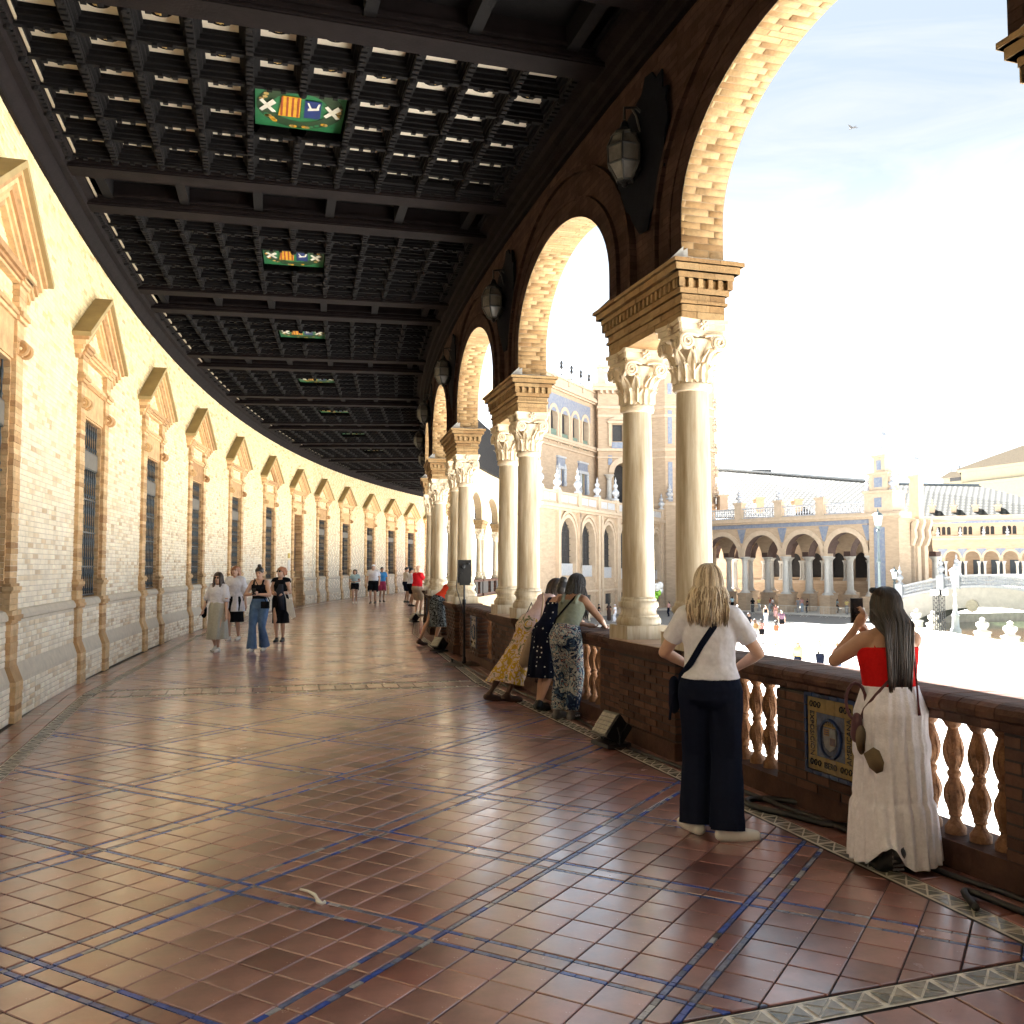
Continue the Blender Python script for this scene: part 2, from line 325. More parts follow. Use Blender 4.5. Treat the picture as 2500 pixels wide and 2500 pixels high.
for t0,t1 in zip(TR,TR[1:]):
    q=ccw([PP(RF0,t0+HW,0)[:2],PP(RF1,t0+HW,0)[:2],PP(RF1,t1-HW,0)[:2],PP(RF0,t1-HW,0)[:2]])
    uv=[((Vector(p)-ORG)@TX/PA,(Vector(p)-ORG)@TB/PB) for p in q]
    for ia in range(math.floor(min(u[0] for u in uv))-1,math.ceil(max(u[0] for u in uv))+1):
        for ib in range(math.floor(min(u[1] for u in uv))-1,math.ceil(max(u[1] for u in uv))+1):
            for a0,a1,ka in CA:
                for b0,b1,kb in CBc:
                    P4=[ORG+TX*(ia*PA+a)+TB*(ib*PB+b) for a,b in ((a0,b0),(a1,b0),(a1,b1),(a0,b1))]
                    P4=ccw([tuple(p) for p in P4]); c=clip(P4,q)
                    if len(c)<3 or area(c)<3e-4: continue
                    if ka=='l' or kb=='l': lis.append((c,ka,kb))
                    else: tiles.append((c,abs(area(c)-area(P4))<1e-6,a1-a0,b1-b0,(P4[0][0]+P4[2][0])/2,(P4[0][1]+P4[2][1])/2))
# border rows of tiles between the mosaic bands and the walls, and the transverse rows
def chordrow(t0,t1,r0,r1,n,skip=.0):
    a0,a1=Vector(PP(r0,t0,0)[:2]),Vector(PP(r0,t1,0)[:2]); b0,b1=Vector(PP(r1,t0,0)[:2]),Vector(PP(r1,t1,0)[:2])
    for i in range(n):
        f0,f1=i/n,(i+1)/n; w=.006/((a1-a0).length)
        P4=[tuple(a0.lerp(a1,f0+w)),tuple(a0.lerp(a1,f1-w)),tuple(b0.lerp(b1,f1-w)),tuple(b0.lerp(b1,f0+w))]
        tiles.append((ccw(P4),False,0,0,0,0))
for t0,t1 in zip(TR,TR[1:]):
    for (r0,r1) in ((101.26,101.44),(101.45,101.625)): chordrow(t0,t1,r0,r1,38)
    for (r0,r1) in ((106.86,107.02),(107.03,107.20)): chordrow(t0,t1,r0,r1,44)
for t in TR:
    for i in range(23):
        ra,rb=RF0+.02+i*.2132,RF0+.02+(i+1)*.2132-.012
        tiles.append((ccw([PP(ra,t-.115,0)[:2],PP(rb,t-.115,0)[:2],PP(rb,t+.115,0)[:2],PP(ra,t+.115,0)[:2]]),False,0,0,0,0))
full=[t for t in tiles if t[1] and t[2]>.15 and t[3]>.15 and inview(t[4],t[5],0,-20)]
full.sort(key=lambda t:t[4]**2+t[5]**2); parts=set(id(t) for t in full[:300])
w,h=full[0][2],full[0][3]
def frustum(mb,c,zt=0.,zb=-.009,ins=.0035):
    n=len(c); cx=sum(p[0] for p in c)/n; cy=sum(p[1] for p in c)/n
    a=[mb.V((p[0],p[1],zb)) for p in c]; m_=[mb.V((p[0],p[1],zt-.003)) for p in c]; top=[]
    for p in c:
        d=math.hypot(p[0]-cx,p[1]-cy) or 1; k=max(0,1-ins*1.4/d); top.append(mb.V((cx+(p[0]-cx)*k,cy+(p[1]-cy)*k,zt)))
    mb.F(top)
    for i in range(n):
        j=(i+1)%n; mb.F((a[i],a[j],m_[j],m_[i])); mb.F((m_[i],m_[j],top[j],top[i]))
pm=MB(); frustum(pm,[(-w/2,-h/2),(w/2,-h/2),(w/2,h/2),(-w/2,h/2)]); pme=pm.mesh('tile',m_tile)
rot=math.atan2(TX.y,TX.x)
# local x axis = direction A
mb=MB()
for t in tiles:
    if id(t) in parts:
        o=place(pme,'tile',floor,(t[4],t[5]-6,random.uniform(-.0008,.0008)),rot)
        o.rotation_euler=(random.gauss(0,.0022),random.gauss(0,.0022),rot)
    else:
        mb.cr=random.random(); frustum(mb,t[0],random.uniform(-.0007,.0007))
o=mb.build('tile',m_tile,floor,fix=False); o['kind']='stuff'
mb=MB()
for c,ka,kb in lis:
    c=ccw(c); n=len(c)
    # cut long listel pieces into short glazed bits
    xs=[Vector(p) for p in c]; d=TX if kb=='l' else TB
    if ka=='l' and kb=='l': segs=[c]
    else:
        lo=min(v@d for v in xs); hi=max(v@d for v in xs); k=max(1,int(round((hi-lo)/.07))); segs=[]
        nrm=Vector((-d.y,d.x)); s0=min(v@nrm for v in xs); s1=max(v@nrm for v in xs)
        for i in range(k):
            e0,e1=lo+(hi-lo)*i/k+.001,lo+(hi-lo)*(i+1)/k-.001
            segs.append(clip([tuple(d*e0+nrm*s0),tuple(d*e1+nrm*s0),tuple(d*e1+nrm*s1),tuple(d*e0+nrm*s1)],c))
    base=random.random()
    for sgm in segs:
        if len(sgm)>2:
            mb.cr=min(.999,max(.001,base*.62+.12+random.gauss(0,.09))); frustum(mb,sgm,-.001-random.random()*.0012,-.009,.001)
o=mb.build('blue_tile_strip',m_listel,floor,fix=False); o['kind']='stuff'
# mosaic bands
mw=MB(); mm=MB()
def mosaic(a,b,wd):
    a=Vector(a[:2]); b=Vector(b[:2]); d=(b-a); Ln=d.length; d/=Ln; n=Vector((-d.y,d.x))
    mw.poly([(*(a-n*wd/2),-.0035),(*(b-n*wd/2),-.0035),(*(b+n*wd/2),-.0035),(*(a+n*wd/2),-.0035)])
    k=max(1,int(Ln/.15)); u=Ln/k; g=.0065
    for i in range(k):
        c=a+d*(u*(i+.5)); hx,hy=u/2,wd/2-.012; far=c.length>16
        for tri in (((-hx+2*g,-hy),(hx-2*g,-hy),(0,-g)),((hx-2*g,hy),(-hx+2*g,hy),(0,g)),((-hx+.012,-hy+g*1.6),(-g*1.4,0),(-hx+.012,hy-g*1.6)),((hx-.012,hy-g*1.6),(g*1.4,0),(hx-.012,-hy+g*1.6))):
            mm.cr=random.random(); mm.poly([(*(c+d*p[0]+n*p[1]),0.0) for p in tri])
for t0,t1 in zip(TR,TR[1:]):
    mosaic(PP(101.70,t0+.02,0),PP(101.70,t1-.02,0),.135); mosaic(PP(106.78,t0+.02,0),PP(106.78,t1-.02,0),.14)
for t in TR:
    for s_ in (-1,1): mosaic(PP(RF0+.02,t+s_*.165,0),PP(RF1-.01,t+s_*.165,0),.14)
o=mw.build('mosaic_ground',m_mosw,floor); o=mm.build('mosaic_band',m_mosaic,floor); o['kind']='stuff'
# ================================================================ LEFT WALL
WIN=[-15.42,-12.71,-10.03,-7.36,-4.54,-1.78,.74,3.06,5.37,7.87,10.1,12.2,14.3]; DOOR=6
wall=E('gallery_wall',PP(RW,-12,0),'curved pale brick wall with a row of hooded grilled windows along the gallery','wall')
OH=.355   # half opening in degrees
WPROF=[(RW-.09,0),(RW-.09,.42),(RW-.035,.58),(RW-.035,1.04),(RW-.07,1.06),(RW-.07,1.10),(RW-.04,1.15),(RW,1.165)]
mb=MB(); edges=[-46]
for w_ in WIN: edges+=[w_-OH,w_+OH]
edges.append(16)
def arcs(a,b,st=.35): 
    n=max(1,int(math.ceil((b-a)/st))); return [a+(b-a)*i/n for i in range(n+1)]
def strip(mb,a,b,prof,mi=0):
    mb.sweep(prof,[(lambda r_,z,ph=ph:PP(r_,ph,z)) for ph in arcs(a,b)],mi,closed=False)
for i in range(0,len(edges)-1):
    a,b=edges[i],edges[i+1]
    if i%2==0: strip(mb,a,b,WPROF+[(RW,6.75)])
    elif (i//2)==DOOR: strip(mb,a,b,[(RW,3.79),(RW,6.75)])
    else: strip(mb,a,b,WPROF+[(RW+.3,1.16)]); strip(mb,a,b,[(RW+.3,3.79),(RW,3.79),(RW,6.75)])
strip(mb,-46,16,[(RW+.9,-.3),(RW+.9,9.)])
m_wallfar=M('wall_mortar_brick',(.62,.53,.385),.88,.1,9,.2,60); bounce_tint(m_wallfar)
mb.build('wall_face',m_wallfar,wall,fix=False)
# individual bricks laid on the wall face
BL,BH=.25,.062
def rowR(z):
    if z<.40: return RW-.09
    if z<.60: return None
    if z<1.0: return RW-.035
    if z<1.17: return None
    return RW
V=[];rn=[];cand=[]
def slab(ph0,ph1,z0,z1,r,d=.006,ins=.004):
    e=ins/107*57.3
    back=[PP(r,ph0,z0),PP(r,ph1,z0),PP(r,ph1,z1),PP(r,ph0,z1)]
    fr=[PP(r-d,ph0+e,z0+ins),PP(r-d,ph1-e,z0+ins),PP(r-d,ph1-e,z1-ins),PP(r-d,ph0+e,z1-ins)]
    return back+fr
z=.004;row=0
dph=math.degrees(BL/107.2)
while z<6.5:
    r_=rowR(z+BH/2)
    if r_ is None: z+=.02; continue
    lim=15.5 
    ph=-16.6+(row%2)*dph/2
    while ph<lim:
        L_=dph if random.random()<.72 else dph/2
        p0,p1=ph+.006,ph+L_-.006
        ok=True
        for k,w_ in enumerate(WIN):
            if p1>w_-OH-.01 and p0<w_+OH+.01 and (1.1<z+BH and z<3.80 or (k==DOOR and z<3.80)): ok=False
        if ok:
            # keep the wall's far end cheaper: courses three bricks long
            V.append(slab(p0,p1,z+.004,z+BH-.004,r_,.004+.004*random.random())); rn.append(random.random()); cand.append((ph,z,r_,L_))
        ph+=L_*(1 if ph<2 else 2.0)
    z+=BH; row+=1
def score(c):
    p=PP(c[2],c[0],c[1]); v=inview(p[0],p[1],p[2],-75)
    return (p[0]**2+p[1]**2) if v else 1e9
sc=np.array([score(c) for c in cand]); order=np.argsort(sc); pick=set(order[:300].tolist())
rest=[i for i in range(len(V)) if i not in pick]
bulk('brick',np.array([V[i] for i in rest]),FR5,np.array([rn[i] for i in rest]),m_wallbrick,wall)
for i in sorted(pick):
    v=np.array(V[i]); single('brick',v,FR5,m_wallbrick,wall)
# ---- window surround built once, in a straight frame: X towards the camera end, Y out of the wall, Z up
def wframe(ph): 
    a=R(ph); return math.atan2(-math.cos(a),-math.sin(a))
def spindle(x,y,z0,z1,n):
    pr=[]; L_=z1-z0
    for k in range(n):
        f=k/n; pr+=[(.011,z0+L_*f),(.011,z0+L_*(f+.1/n)),(.020,z0+L_*(f+.16/n)),(.011,z0+L_*(f+.22/n)),(.008,z0+L_*(f+.45/n)),(.016,z0+L_*(f+.62/n)),(.019,z0+L_*(f+.72/n)),(.011,z0+L_*(f+.86/n))]
    return pr+[(.011,z1)]
def courses(mb,x0,x1,y0,y1,z0,z1,h=.062,jit=.004):
    z=z0
    while z<z1-.01:
        e=min(h,z1-z); mb.cr=random.random(); j=random.uniform(-jit,jit)
        mb.box(x0-j*.4,x1+j*.4,y0,y1+j,z+.002,z+e-.002); z+=h
    mb.cr=0
def half_pilaster(sg):
    mb=MB(); x0,x1=sorted((sg*.675,sg*1.0))
    courses(mb,x0,x1,0,.145,0,.42)
    mb.cr=.3; mb.prism([(x0,0,.42),(x0,.145,.42),(x0,.085,.58),(x0,0,.58)],(x1-x0,0,0))
    courses(mb,x0,x1,0,.085,.58,1.04)
    for (a,b,y) in ((1.04,1.07,.105),(1.07,1.11,.125),(1.11,1.16,.105)): mb.cr=random.random(); mb.box(x0-.04,x1+.04,0,y,a,b)
    courses(mb,x0-.015,x1+.015,0,.07,1.16,1.34)
    for (a,b,y) in ((1.34,1.37,.09),(1.37,1.41,.105),(1.41,1.44,.08)): mb.cr=random.random(); mb.box(x0-.03,x1+.03,0,y,a,b)
    courses(mb,x0+.01,x1-.01,0,.062,1.44,4.22)
    for (a,b,y) in ((4.22,4.26,.09),(4.26,4.31,.12),(4.31,4.35,.095)): mb.cr=random.random(); mb.box(x0-.02,x1+.02,0,y,a,b)
    courses(mb,x0,x1,0,.075,4.35,4.60)
    for i,(a,b,y) in enumerate(((4.60,4.64,.10),(4.64,4.69,.13),(4.69,4.74,.16))): mb.cr=random.random(); mb.box(x0-.02-.01*i,x1+.02+.01*i,0,y,a,b)
    return mb
def volute(mb,x,y,z,r,sg,n=26,mi=0,w=.05,turns=1.75,axis='x'):
    # spiral scroll whose axis is X
    pts=[]
    for i in range(n):
        f=i/(n-1); a=math.pi/2+sg*f*turns*2*math.pi; rr=r*(1-.80*f)
        pts.append((x,y+rr*math.cos(a),z+rr*math.sin(a)))
    mb.tube(pts,[.026*(1-.5*i/n) for i in range(n)],6,mi)
win_meshes={}
win_meshes['pilaster']=[half_pilaster(s).mesh('pilaster',m_pilbrick) for s in (-1,1)]
mb=MB()     # face between the pilasters (flat gauged brick) around the opening
for x0,x1 in ((-.52,-.335*1.995),(.335*1.995,.52)): pass
mb.box(-.68,.68,0,.03,3.80,4.22); win_meshes['lintel']=mb.mesh('lintel',m_pilbrick)
mb=MB()     # two horizontal cornices
for z0,pr in ((4.22,((0,.04,.06),(.04,.075,.085),(.075,.11,.065))),(4.60,((0,.035,.08),(.035,.07,.11),(.07,.14,.145)))):
    for a,b,y in pr: mb.cr=random.random(); mb.box(-.67,.67,0,y,z0+a,z0+b)
for s in (-1,1): mb.cr=.4; mb.box(min(s*.67,s*1.02),max(s*.67,s*1.02),0,.13,4.655,4.735)
win_meshes['cornice']=mb.mesh('cornice',m_pilbrick)
mb=MB()     # raking pediment: moulded courses under a plaster hood
hwid=1.36; za,ze=5.60,4.80
def rake(mb,y0,y1,t0,t1,sg,mi,ext=0.):
    # slab following one slope, between perpendicular offsets t0..t1
    L_=Vector((hwid+ext,za-ze-0.0)); dn=Vector((za-ze,hwid)).normalized(); 
    a=Vector((0,za)); b=Vector((hwid+ext,za-(za-ze)*(hwid+ext)/hwid)); nrm=Vector(((za-ze),hwid)).normalized()
    # the mitre at the apex is vertical
    q=[]
    for t in (t0,t1):
        pb=b+nrm*t; pa=Vector((0,za+t*math.hypot(hwid,za-ze)/hwid)); q.append((pa,pb))
    pts=[(sg*q[0][0].x,y0,q[0][0].y),(sg*q[0][1].x,y0,q[0][1].y),(sg*q[1][1].x,y0,q[1][1].y),(sg*q[1][0].x,y0,q[1][0].y)]
    mb.prism(pts,(0,y1-y0,0),mi)
for sg in (-1,1):
    for t0,t1,y in ((-.34,-.27,.07),(-.27,-.205,.10),(-.205,-.14,.13),(-.14,-.07,.17),(-.07,0,.21)):
        mb.cr=random.random(); rake(mb,0,y,t0,t1,sg,0)
win_meshes['raking_moulding']=mb.mesh('raking_moulding',m_pilbrick)
mb=MB()
for sg in (-1,1): rake(mb,-.02,.26,.0,.065,sg,0,.05)
win_meshes['hood']=mb.mesh('hood',m_hood)
mb=MB()
for s in (-1,1):
    for x in (s*.74,s*.93): volute(mb,x,.085,3.92,.075,-1)
    mb.cr=.5; mb.box(min(s*.70,s*.97),max(s*.70,s*.97),.0,.075,3.86,3.99)
    mb.lathe([(0,-.12),(.026,-.12),(.026,.12),(0,.12)],8,(0,0,0)) if False else None
win_meshes['scroll_bracket']=mb.mesh('scroll_bracket',m_pilbrick,40)
mb=MB()
mb.box(-.70,.70,-.29,-.24,1.15,3.80); win_meshes['window_pane']=mb.mesh('window_pane',m_glass)
mb=MB(); 
for s in (-1,1): courses(mb,min(s*.655,s*.70),max(s*.655,s*.70),-.3,.01,1.165,3.79)
mb.cr=.2; mb.box(-.655,.655,-.3,.01,3.775,3.80); mb.box(-.655,.655,-.3,.0,1.14,1.17)
win_meshes['reveal']=mb.mesh('reveal',m_pilbrick)
mb=MB()
xs=[-.58+i*.145 for i in range(9)]
for x in xs:
    mb.lathe(spindle(x,0,1.2,3.08,4),6,(x,-.05,0)); mb.lathe(spindle(x,0,3.34,3.77,1),6,(x,-.05,0))
for z_ in (1.2,1.62,2.13,2.62,3.08,3.34): mb.box(-.65,.65,-.065,-.035,z_-.012,z_+.012)
win_meshes['grille']=mb.mesh('grille',m_ironb,40)
mb=MB(); mb.box(-.65,.65,-.075,-.03,3.09,3.33)
for i in range(5): mb.lathe([(.05,0),(.035,.012),(.0,.016)],8,(0,0,0),cap=False) if False else None
win_meshes['transom_board']=mb.mesh('transom_board',m_board)
mb=MB()
for i in range(2):
    for j in range(5): mb.box(-.62+i*.64,-.04+i*.64,-.26,-.2,.1+j*.6,.62+j*.6)
mb.box(-.66,.66,-.3,-.25,0,3.79); win_meshes['door']=mb.mesh('door_leaf',m_doorwood)
mb=MB()
for s in (-1,1): courses(mb,min(s*.655,s*.70),max(s*.655,s*.70),-.3,.13,0,1.165)
mb.box(-.66,.66,-.9,.1,-.05,.012); win_meshes['door_reveal']=mb.mesh('reveal',m_pilbrick)
for k,ph in enumerate(WIN):
    rz=wframe(ph); base=Vector(PP(RW,ph,0))
    w_=bpy.data.objects.new('doorway' if k==DOOR else 'window',None); link(w_,wall,False); w_.location=base-wall.location; w_.rotation_euler=(0,0,rz); w_.empty_display_size=.2
    for nm in ('pilaster','lintel','cornice','raking_moulding','hood','scroll_bracket','reveal')+(('door','door_reveal') if k==DOOR else ('window_pane','grille','transom_board')):
        for me in (win_meshes[nm] if isinstance(win_meshes[nm],list) else [win_meshes[nm]]): place(me,'door_leaf' if nm=='door' else ('reveal' if 'reveal' in nm else nm),w_)
# small notices beside the doorway
p=Vector(PP(RW-.02,DOOR and WIN[DOOR]-.75,1.55)); 
for nm,z0,h_,c in (('notice',1.45,.42,(.75,.73,.68)),('notice',1.95,.2,(.65,.45,.08))):
    o=MB(); o.box(-.16,.16,-.004,.012,0,h_); q=o.build(nm,M('paper_%.1f'%z0,c,.6,.04),None,inv=False)
    q.location=(p.x,p.y,z0); q.rotation_euler=(0,0,wframe(WIN[DOOR]-.75))
    setp(q,'white paper notice on the wall beside the brown doorway' if h_>.3 else 'small yellow sign on the wall above the white notice','notice')
# ================================================================ ARCADE (inner side of the ring)
SD=math.degrees(1/RC)          # degrees per metre along the arcade
NB=12; PIERS=[PIER0-BAY+BAY*k for k in range(0,NB+1)]; PIERS[0]-=.10      # pier 0 stands beside the camera
arc=E('arcade',PP(RC,PIER0,0),'brick arcade of round arches on paired cream columns beside the gallery','arcade')
AA,AB,AZ0,AZ=1.69,1.05,4.18,4.54
def archpts(d,n=28):
    pts=[(-(AA+d),AZ0)]
    for i in range(n+1):
        t=math.pi*(1-i/n); pts.append(((AA+d)*math.cos(t),AZ+(AB+d)*math.sin(t)))
    return pts+[(AA+d,AZ0)]
def aface(mb,fc,r_,d,top,mi=0,w=BAY/SD/2):
    pts=archpts(d); 
    xs=[(-w,AZ0)]+pts+[(w,AZ0)]
    for (x0,z0),(x1,z1) in zip(xs,xs[1:]):
        if abs(x1-x0)<1e-4: continue
        mb.poly([PP(r_,fc+x0*SD,z0),PP(r_,fc+x1*SD,z1),PP(r_,fc+x1*SD,top),PP(r_,fc+x0*SD,top)],mi)
def ringplate(mb,fc,d0,d1,r0,r1,mi=0):
    a,b=archpts(d0),archpts(d1)
    rows=[[mb.V(PP(r_,fc+x*SD,z)) for x,z in L_] for L_,r_ in ((a,r0),(a,r1),(b,r1),(b,r0))]
    for p,q in zip(rows,rows[1:]):
        for i in range(len(a)-1): mb.F((p[i],p[i+1],q[i+1],q[i]),mi)
mbf=MB(); mbr=MB(); mbs=MB(); mbo=MB(); VB=[];rb=[];near=[]
for k in range(-1,NB):
    fc=PIER0-BAY/2+BAY*k
    if k==-1: fc=PIER0-BAY*1.5
    aface(mbf,fc,RI-.06,.0,6.75)
    ringplate(mbr,fc,0,.2,RI-.06,RI); ringplate(mbr,fc,.2,.5,RI-.06,RI-.03); ringplate(mbr,fc,.485,.54,RI-.06,RI+.012); ringplate(mbr,fc,.185,.215,RI-.06,RI+.012)
    aface(mbo,fc,RO,0,9.5)
    pts=archpts(0); 
    a=[mbs.V(PP(RI,fc+x*SD,z)) for x,z in pts]; b=[mbs.V(PP(RO-.0,fc+x*SD,z)) for x,z in pts]
    for i in range(len(pts)-1): mbs.F((a[i],a[i+1],b[i+1],b[i]))
    # voussoir and jamb bricks on the soffit
    if k>8: continue
    fine=archpts(0,240); s=[0]
    for p,q in zip(fine,fine[1:]): s.append(s[-1]+math.hypot(q[0]-p[0],q[1]-p[1]))
    tot=s[-1]; n=int(tot/.058); sa=np.array(s); fx=np.array([p[0] for p in fine]); fz=np.array([p[1] for p in fine])
    for i in range(n):
        s0,s1=tot*i/n+.0022,tot*(i+1)/n-.0022
        x0,x1=np.interp(s0,sa,fx),np.interp(s1,sa,fx); z0,z1=np.interp(s0,sa,fz),np.interp(s1,sa,fz)
        tx,tz=x1-x0,z1-z0; l=math.hypot(tx,tz); nx,nz_=tz/l,-tx/l       # towards the opening
        cut=[RO+.004]+[RO+.43*f for f in ((.33,) if i%2 else (.66,))] if random.random()<.6 else [RO+.004]+[RO+.43*f for f in ((.5,) if i%2 else (.2,.85))]
        cut.append(RI-.002)
        for r0,r1 in zip(cut,cut[1:]):
            d=.003+.004*random.random(); e=.003
            Bk=[PP(r0+.0025,fc+x0*SD,z0),PP(r1-.0025,fc+x0*SD,z0),PP(r1-.0025,fc+x1*SD,z1),PP(r0+.0025,fc+x1*SD,z1)]
            ex,ez=tx/l*e,tz/l*e
            Fk=[PP(r0+.005,fc+(x0+nx*d+ex)*SD,z0+nz_*d+ez),PP(r1-.005,fc+(x0+nx*d+ex)*SD,z0+nz_*d+ez),PP(r1-.005,fc+(x1+nx*d-ex)*SD,z1+nz_*d-ez),PP(r0+.005,fc+(x1+nx*d-ex)*SD,z1+nz_*d-ez)]
            VB.append(Bk+Fk); rb.append(random.random()); near.append((k,i,n))
mbf.build('spandrel',m_arcshade,arc,fix=False); mbr.build('archivolt',m_arcshade,arc); mbo.build('outer_face',m_wallfar,arc,fix=False); mbs.build('soffit',m_softmort,arc,fix=False)
def sck(i):
    c=np.mean(np.array(VB[i]),axis=0); v=inview(c[0],c[1],c[2],-75); k,j,n=near[i]
    return (c[0]**2+c[1]**2) if v and j<n*.62 else 1e9
order=sorted(range(len(VB)),key=sck)[:300]; pick=set(order)
rest=[i for i in range(len(VB)) if i not in pick]
bulk('brick',np.array([VB[i] for i in rest]),FR5,np.array([rb[i] for i in rest]),m_arcbrick,arc)
for i in order: single('brick',VB[i],FR5,m_arcbrick,arc)
# ---- impost block (local: X along the arcade, Y towards the corridor, origin at the pier)
def aframe(ph): a=R(ph); return math.atan2(math.cos(a),math.sin(a))
mb=MB(); HX,HY=.792,.20
def bricklayer(mb,hx,hy,z0,z1,off,cy=0.0,bl=.27):
    # one course of bricks round a rectangular block
    for sy in (-1,1):
        x=-hx; n=max(1,round(2*hx/bl)); w=2*hx/n; o_=(off%2)*w/2
        xs=sorted(set([-hx,hx]+[min(hx,max(-hx,-hx+o_+i*w)) for i in range(n+1)]))
        for a,b in zip(xs,xs[1:]):
            mb.cr=random.random(); j=random.uniform(0,.004)
            y0,y1=sorted((cy,cy+sy*(hy+j))); mb.box(a+.002,b-.002,y0,y1,z0+.002,z1-.002)
    for sx in (-1,1):
        c_=(-hy,-hy*.3,hy) if off%2 else (-hy,hy*.3,hy)
        for a,b in zip(c_,c_[1:]):
            mb.cr=random.random(); j=random.uniform(.001,.006)
            x0,x1=sorted((sx*(hx-.12),sx*(hx+j))); mb.box(x0,x1,cy+a+.002,cy+b-.002,z0+.002,z1-.002)
    mb.cr=0
z=3.70
for i,(h_,ex) in enumerate(((.06,0),(.06,0),(.03,.02),(.055,.004),(.05,.03))): bricklayer(mb,HX+ex,HY+ex,z,z+h_,i); z+=h_
mb.box(-HX-.01,HX+.01,-HY-.01,HY+.01,z,z+.075); zd=z
for s in (-1,1):
    n=20
    for i in range(n): 
        x=-HX-.04+(2*HX+.08)*i/(n-1); mb.cr=random.random(); mb.box(x-.02,x+.02,min(s*HY,s*(HY+.05)),max(s*HY,s*(HY+.05)),zd,zd+.075)
    for i in range(6):
        y=-HY-.03+(2*HY+.06)*i/5; mb.cr=random.random(); mb.box(min(s*HX,s*(HX+.05)),max(s*HX,s*(HX+.05)),y-.02,y+.02,zd,zd+.075)
z=zd+.075
for i,(h_,ex) in enumerate(((.05,.06),(.06,.10),(.035,.125))): bricklayer(mb,HX+ex,HY+ex,z,z+h_,i+1,bl=.36); z+=h_
impost_me=mb.mesh('impost',m_arcbrick)
mb=MB()
for s in (-1,1): mb.prism([(s*(HX-.0),-HY,4.18),(s*(HX+.10),-HY-.08,4.185),(s*(HX+.10),HY+.08,4.185),(s*(HX-.0),HY,4.18)],(0,0,.004))
for s in (-1,1): mb.prism([(s*HX*1.0,HY-.02,4.185),(s*HX,HY+.11,4.185),(s*HX,HY-.02,4.31)],(-s*.02,0,0)) 
mb.prism([(-HX,HY-.06,4.185),(-HX,HY+.11,4.185),(-HX,HY-.06,4.30)],(2*HX,0,0))
flash_me=mb.mesh('sloped_flashing',M('lead_grey',(.40,.39,.37),.7,.15,8))
# ---- column
def superprof(): pass
mb=MB(); mb.box(-.215,.215,-.215,.215,.925,1.06); plinth_me=mb.mesh('plinth',m_stone)
base_prof=[(.150,1.05),(.208,1.06),(.216,1.085),(.214,1.115),(.20,1.135),(.192,1.14),(.192,1.155),(.176,1.165),(.168,1.19),(.172,1.215),(.186,1.23),(.192,1.232),(.194,1.25),(.192,1.272),(.182,1.285),(.172,1.288),(.172,1.312),(.162,1.318),(.158,1.33)]
mb=MB(); mb.lathe(base_prof,36); base_me=mb.mesh('base',m_stone,50)
mb=MB(); pr=[(.156-.020*(t**1.7),1.325+(3.115-1.325)*t) for t in [i/14 for i in range(15)]]; mb.lathe(pr,36); shaft_me=mb.mesh('shaft',m_stone,60)
mb=MB(); CZ=3.115
mb.lathe([(.14,CZ-.005),(.160,CZ+.004),(.168,CZ+.03),(.160,CZ+.056),(.140,CZ+.062),(.134,CZ+.08)],36)
mb.lathe([(.132,CZ+.07),(.136,CZ+.2),(.150,CZ+.33),(.172,CZ+.40),(.18,CZ+.43),(.17,CZ+.44)],28)
def leaf(mb,ang,z0,h_,w,curl,r0,lob=5):
    nu,nv=9,11; g=[]
    for j in range(nv):
        t=j/(nv-1); row=[]
        zz=z0+h_*(t if t<.82 else .82+.18*math.sin((t-.82)/.18*math.pi*.75)*.8)
        out=r0+.012+curl*max(0,(t-.35)/.65)**2.2; wd=w*(.55+.75*math.sin(math.pi*min(1,t*.85+.12)))*(1-.55*t**4)
        for i in range(nu):
            u=(i/(nu-1)-.5)*2; lobe=1+.16*math.sin(t*lob*math.pi*2)*abs(u)**2
            a=ang+u*wd*lobe/out*.5; rr=out+.018*(1-abs(u))+.011*math.cos(u*3.0*math.pi)-.03*abs(u)**2*(1-t*.3)*.4
            row.append(mb.V((rr*math.cos(a),rr*math.sin(a),zz-.02*abs(u)**2*t)))
        g.append(row)
    for j in range(nv-1):
        for i in range(nu-1): mb.F((g[j][i],g[j][i+1],g[j+1][i+1],g[j+1][i]))
for i in range(8): leaf(mb,i*math.pi/4,CZ+.065,.17,.115,.055,.136)
for i in range(8): leaf(mb,i*math.pi/4+math.pi/8,CZ+.085,.285,.12,.085,.138)
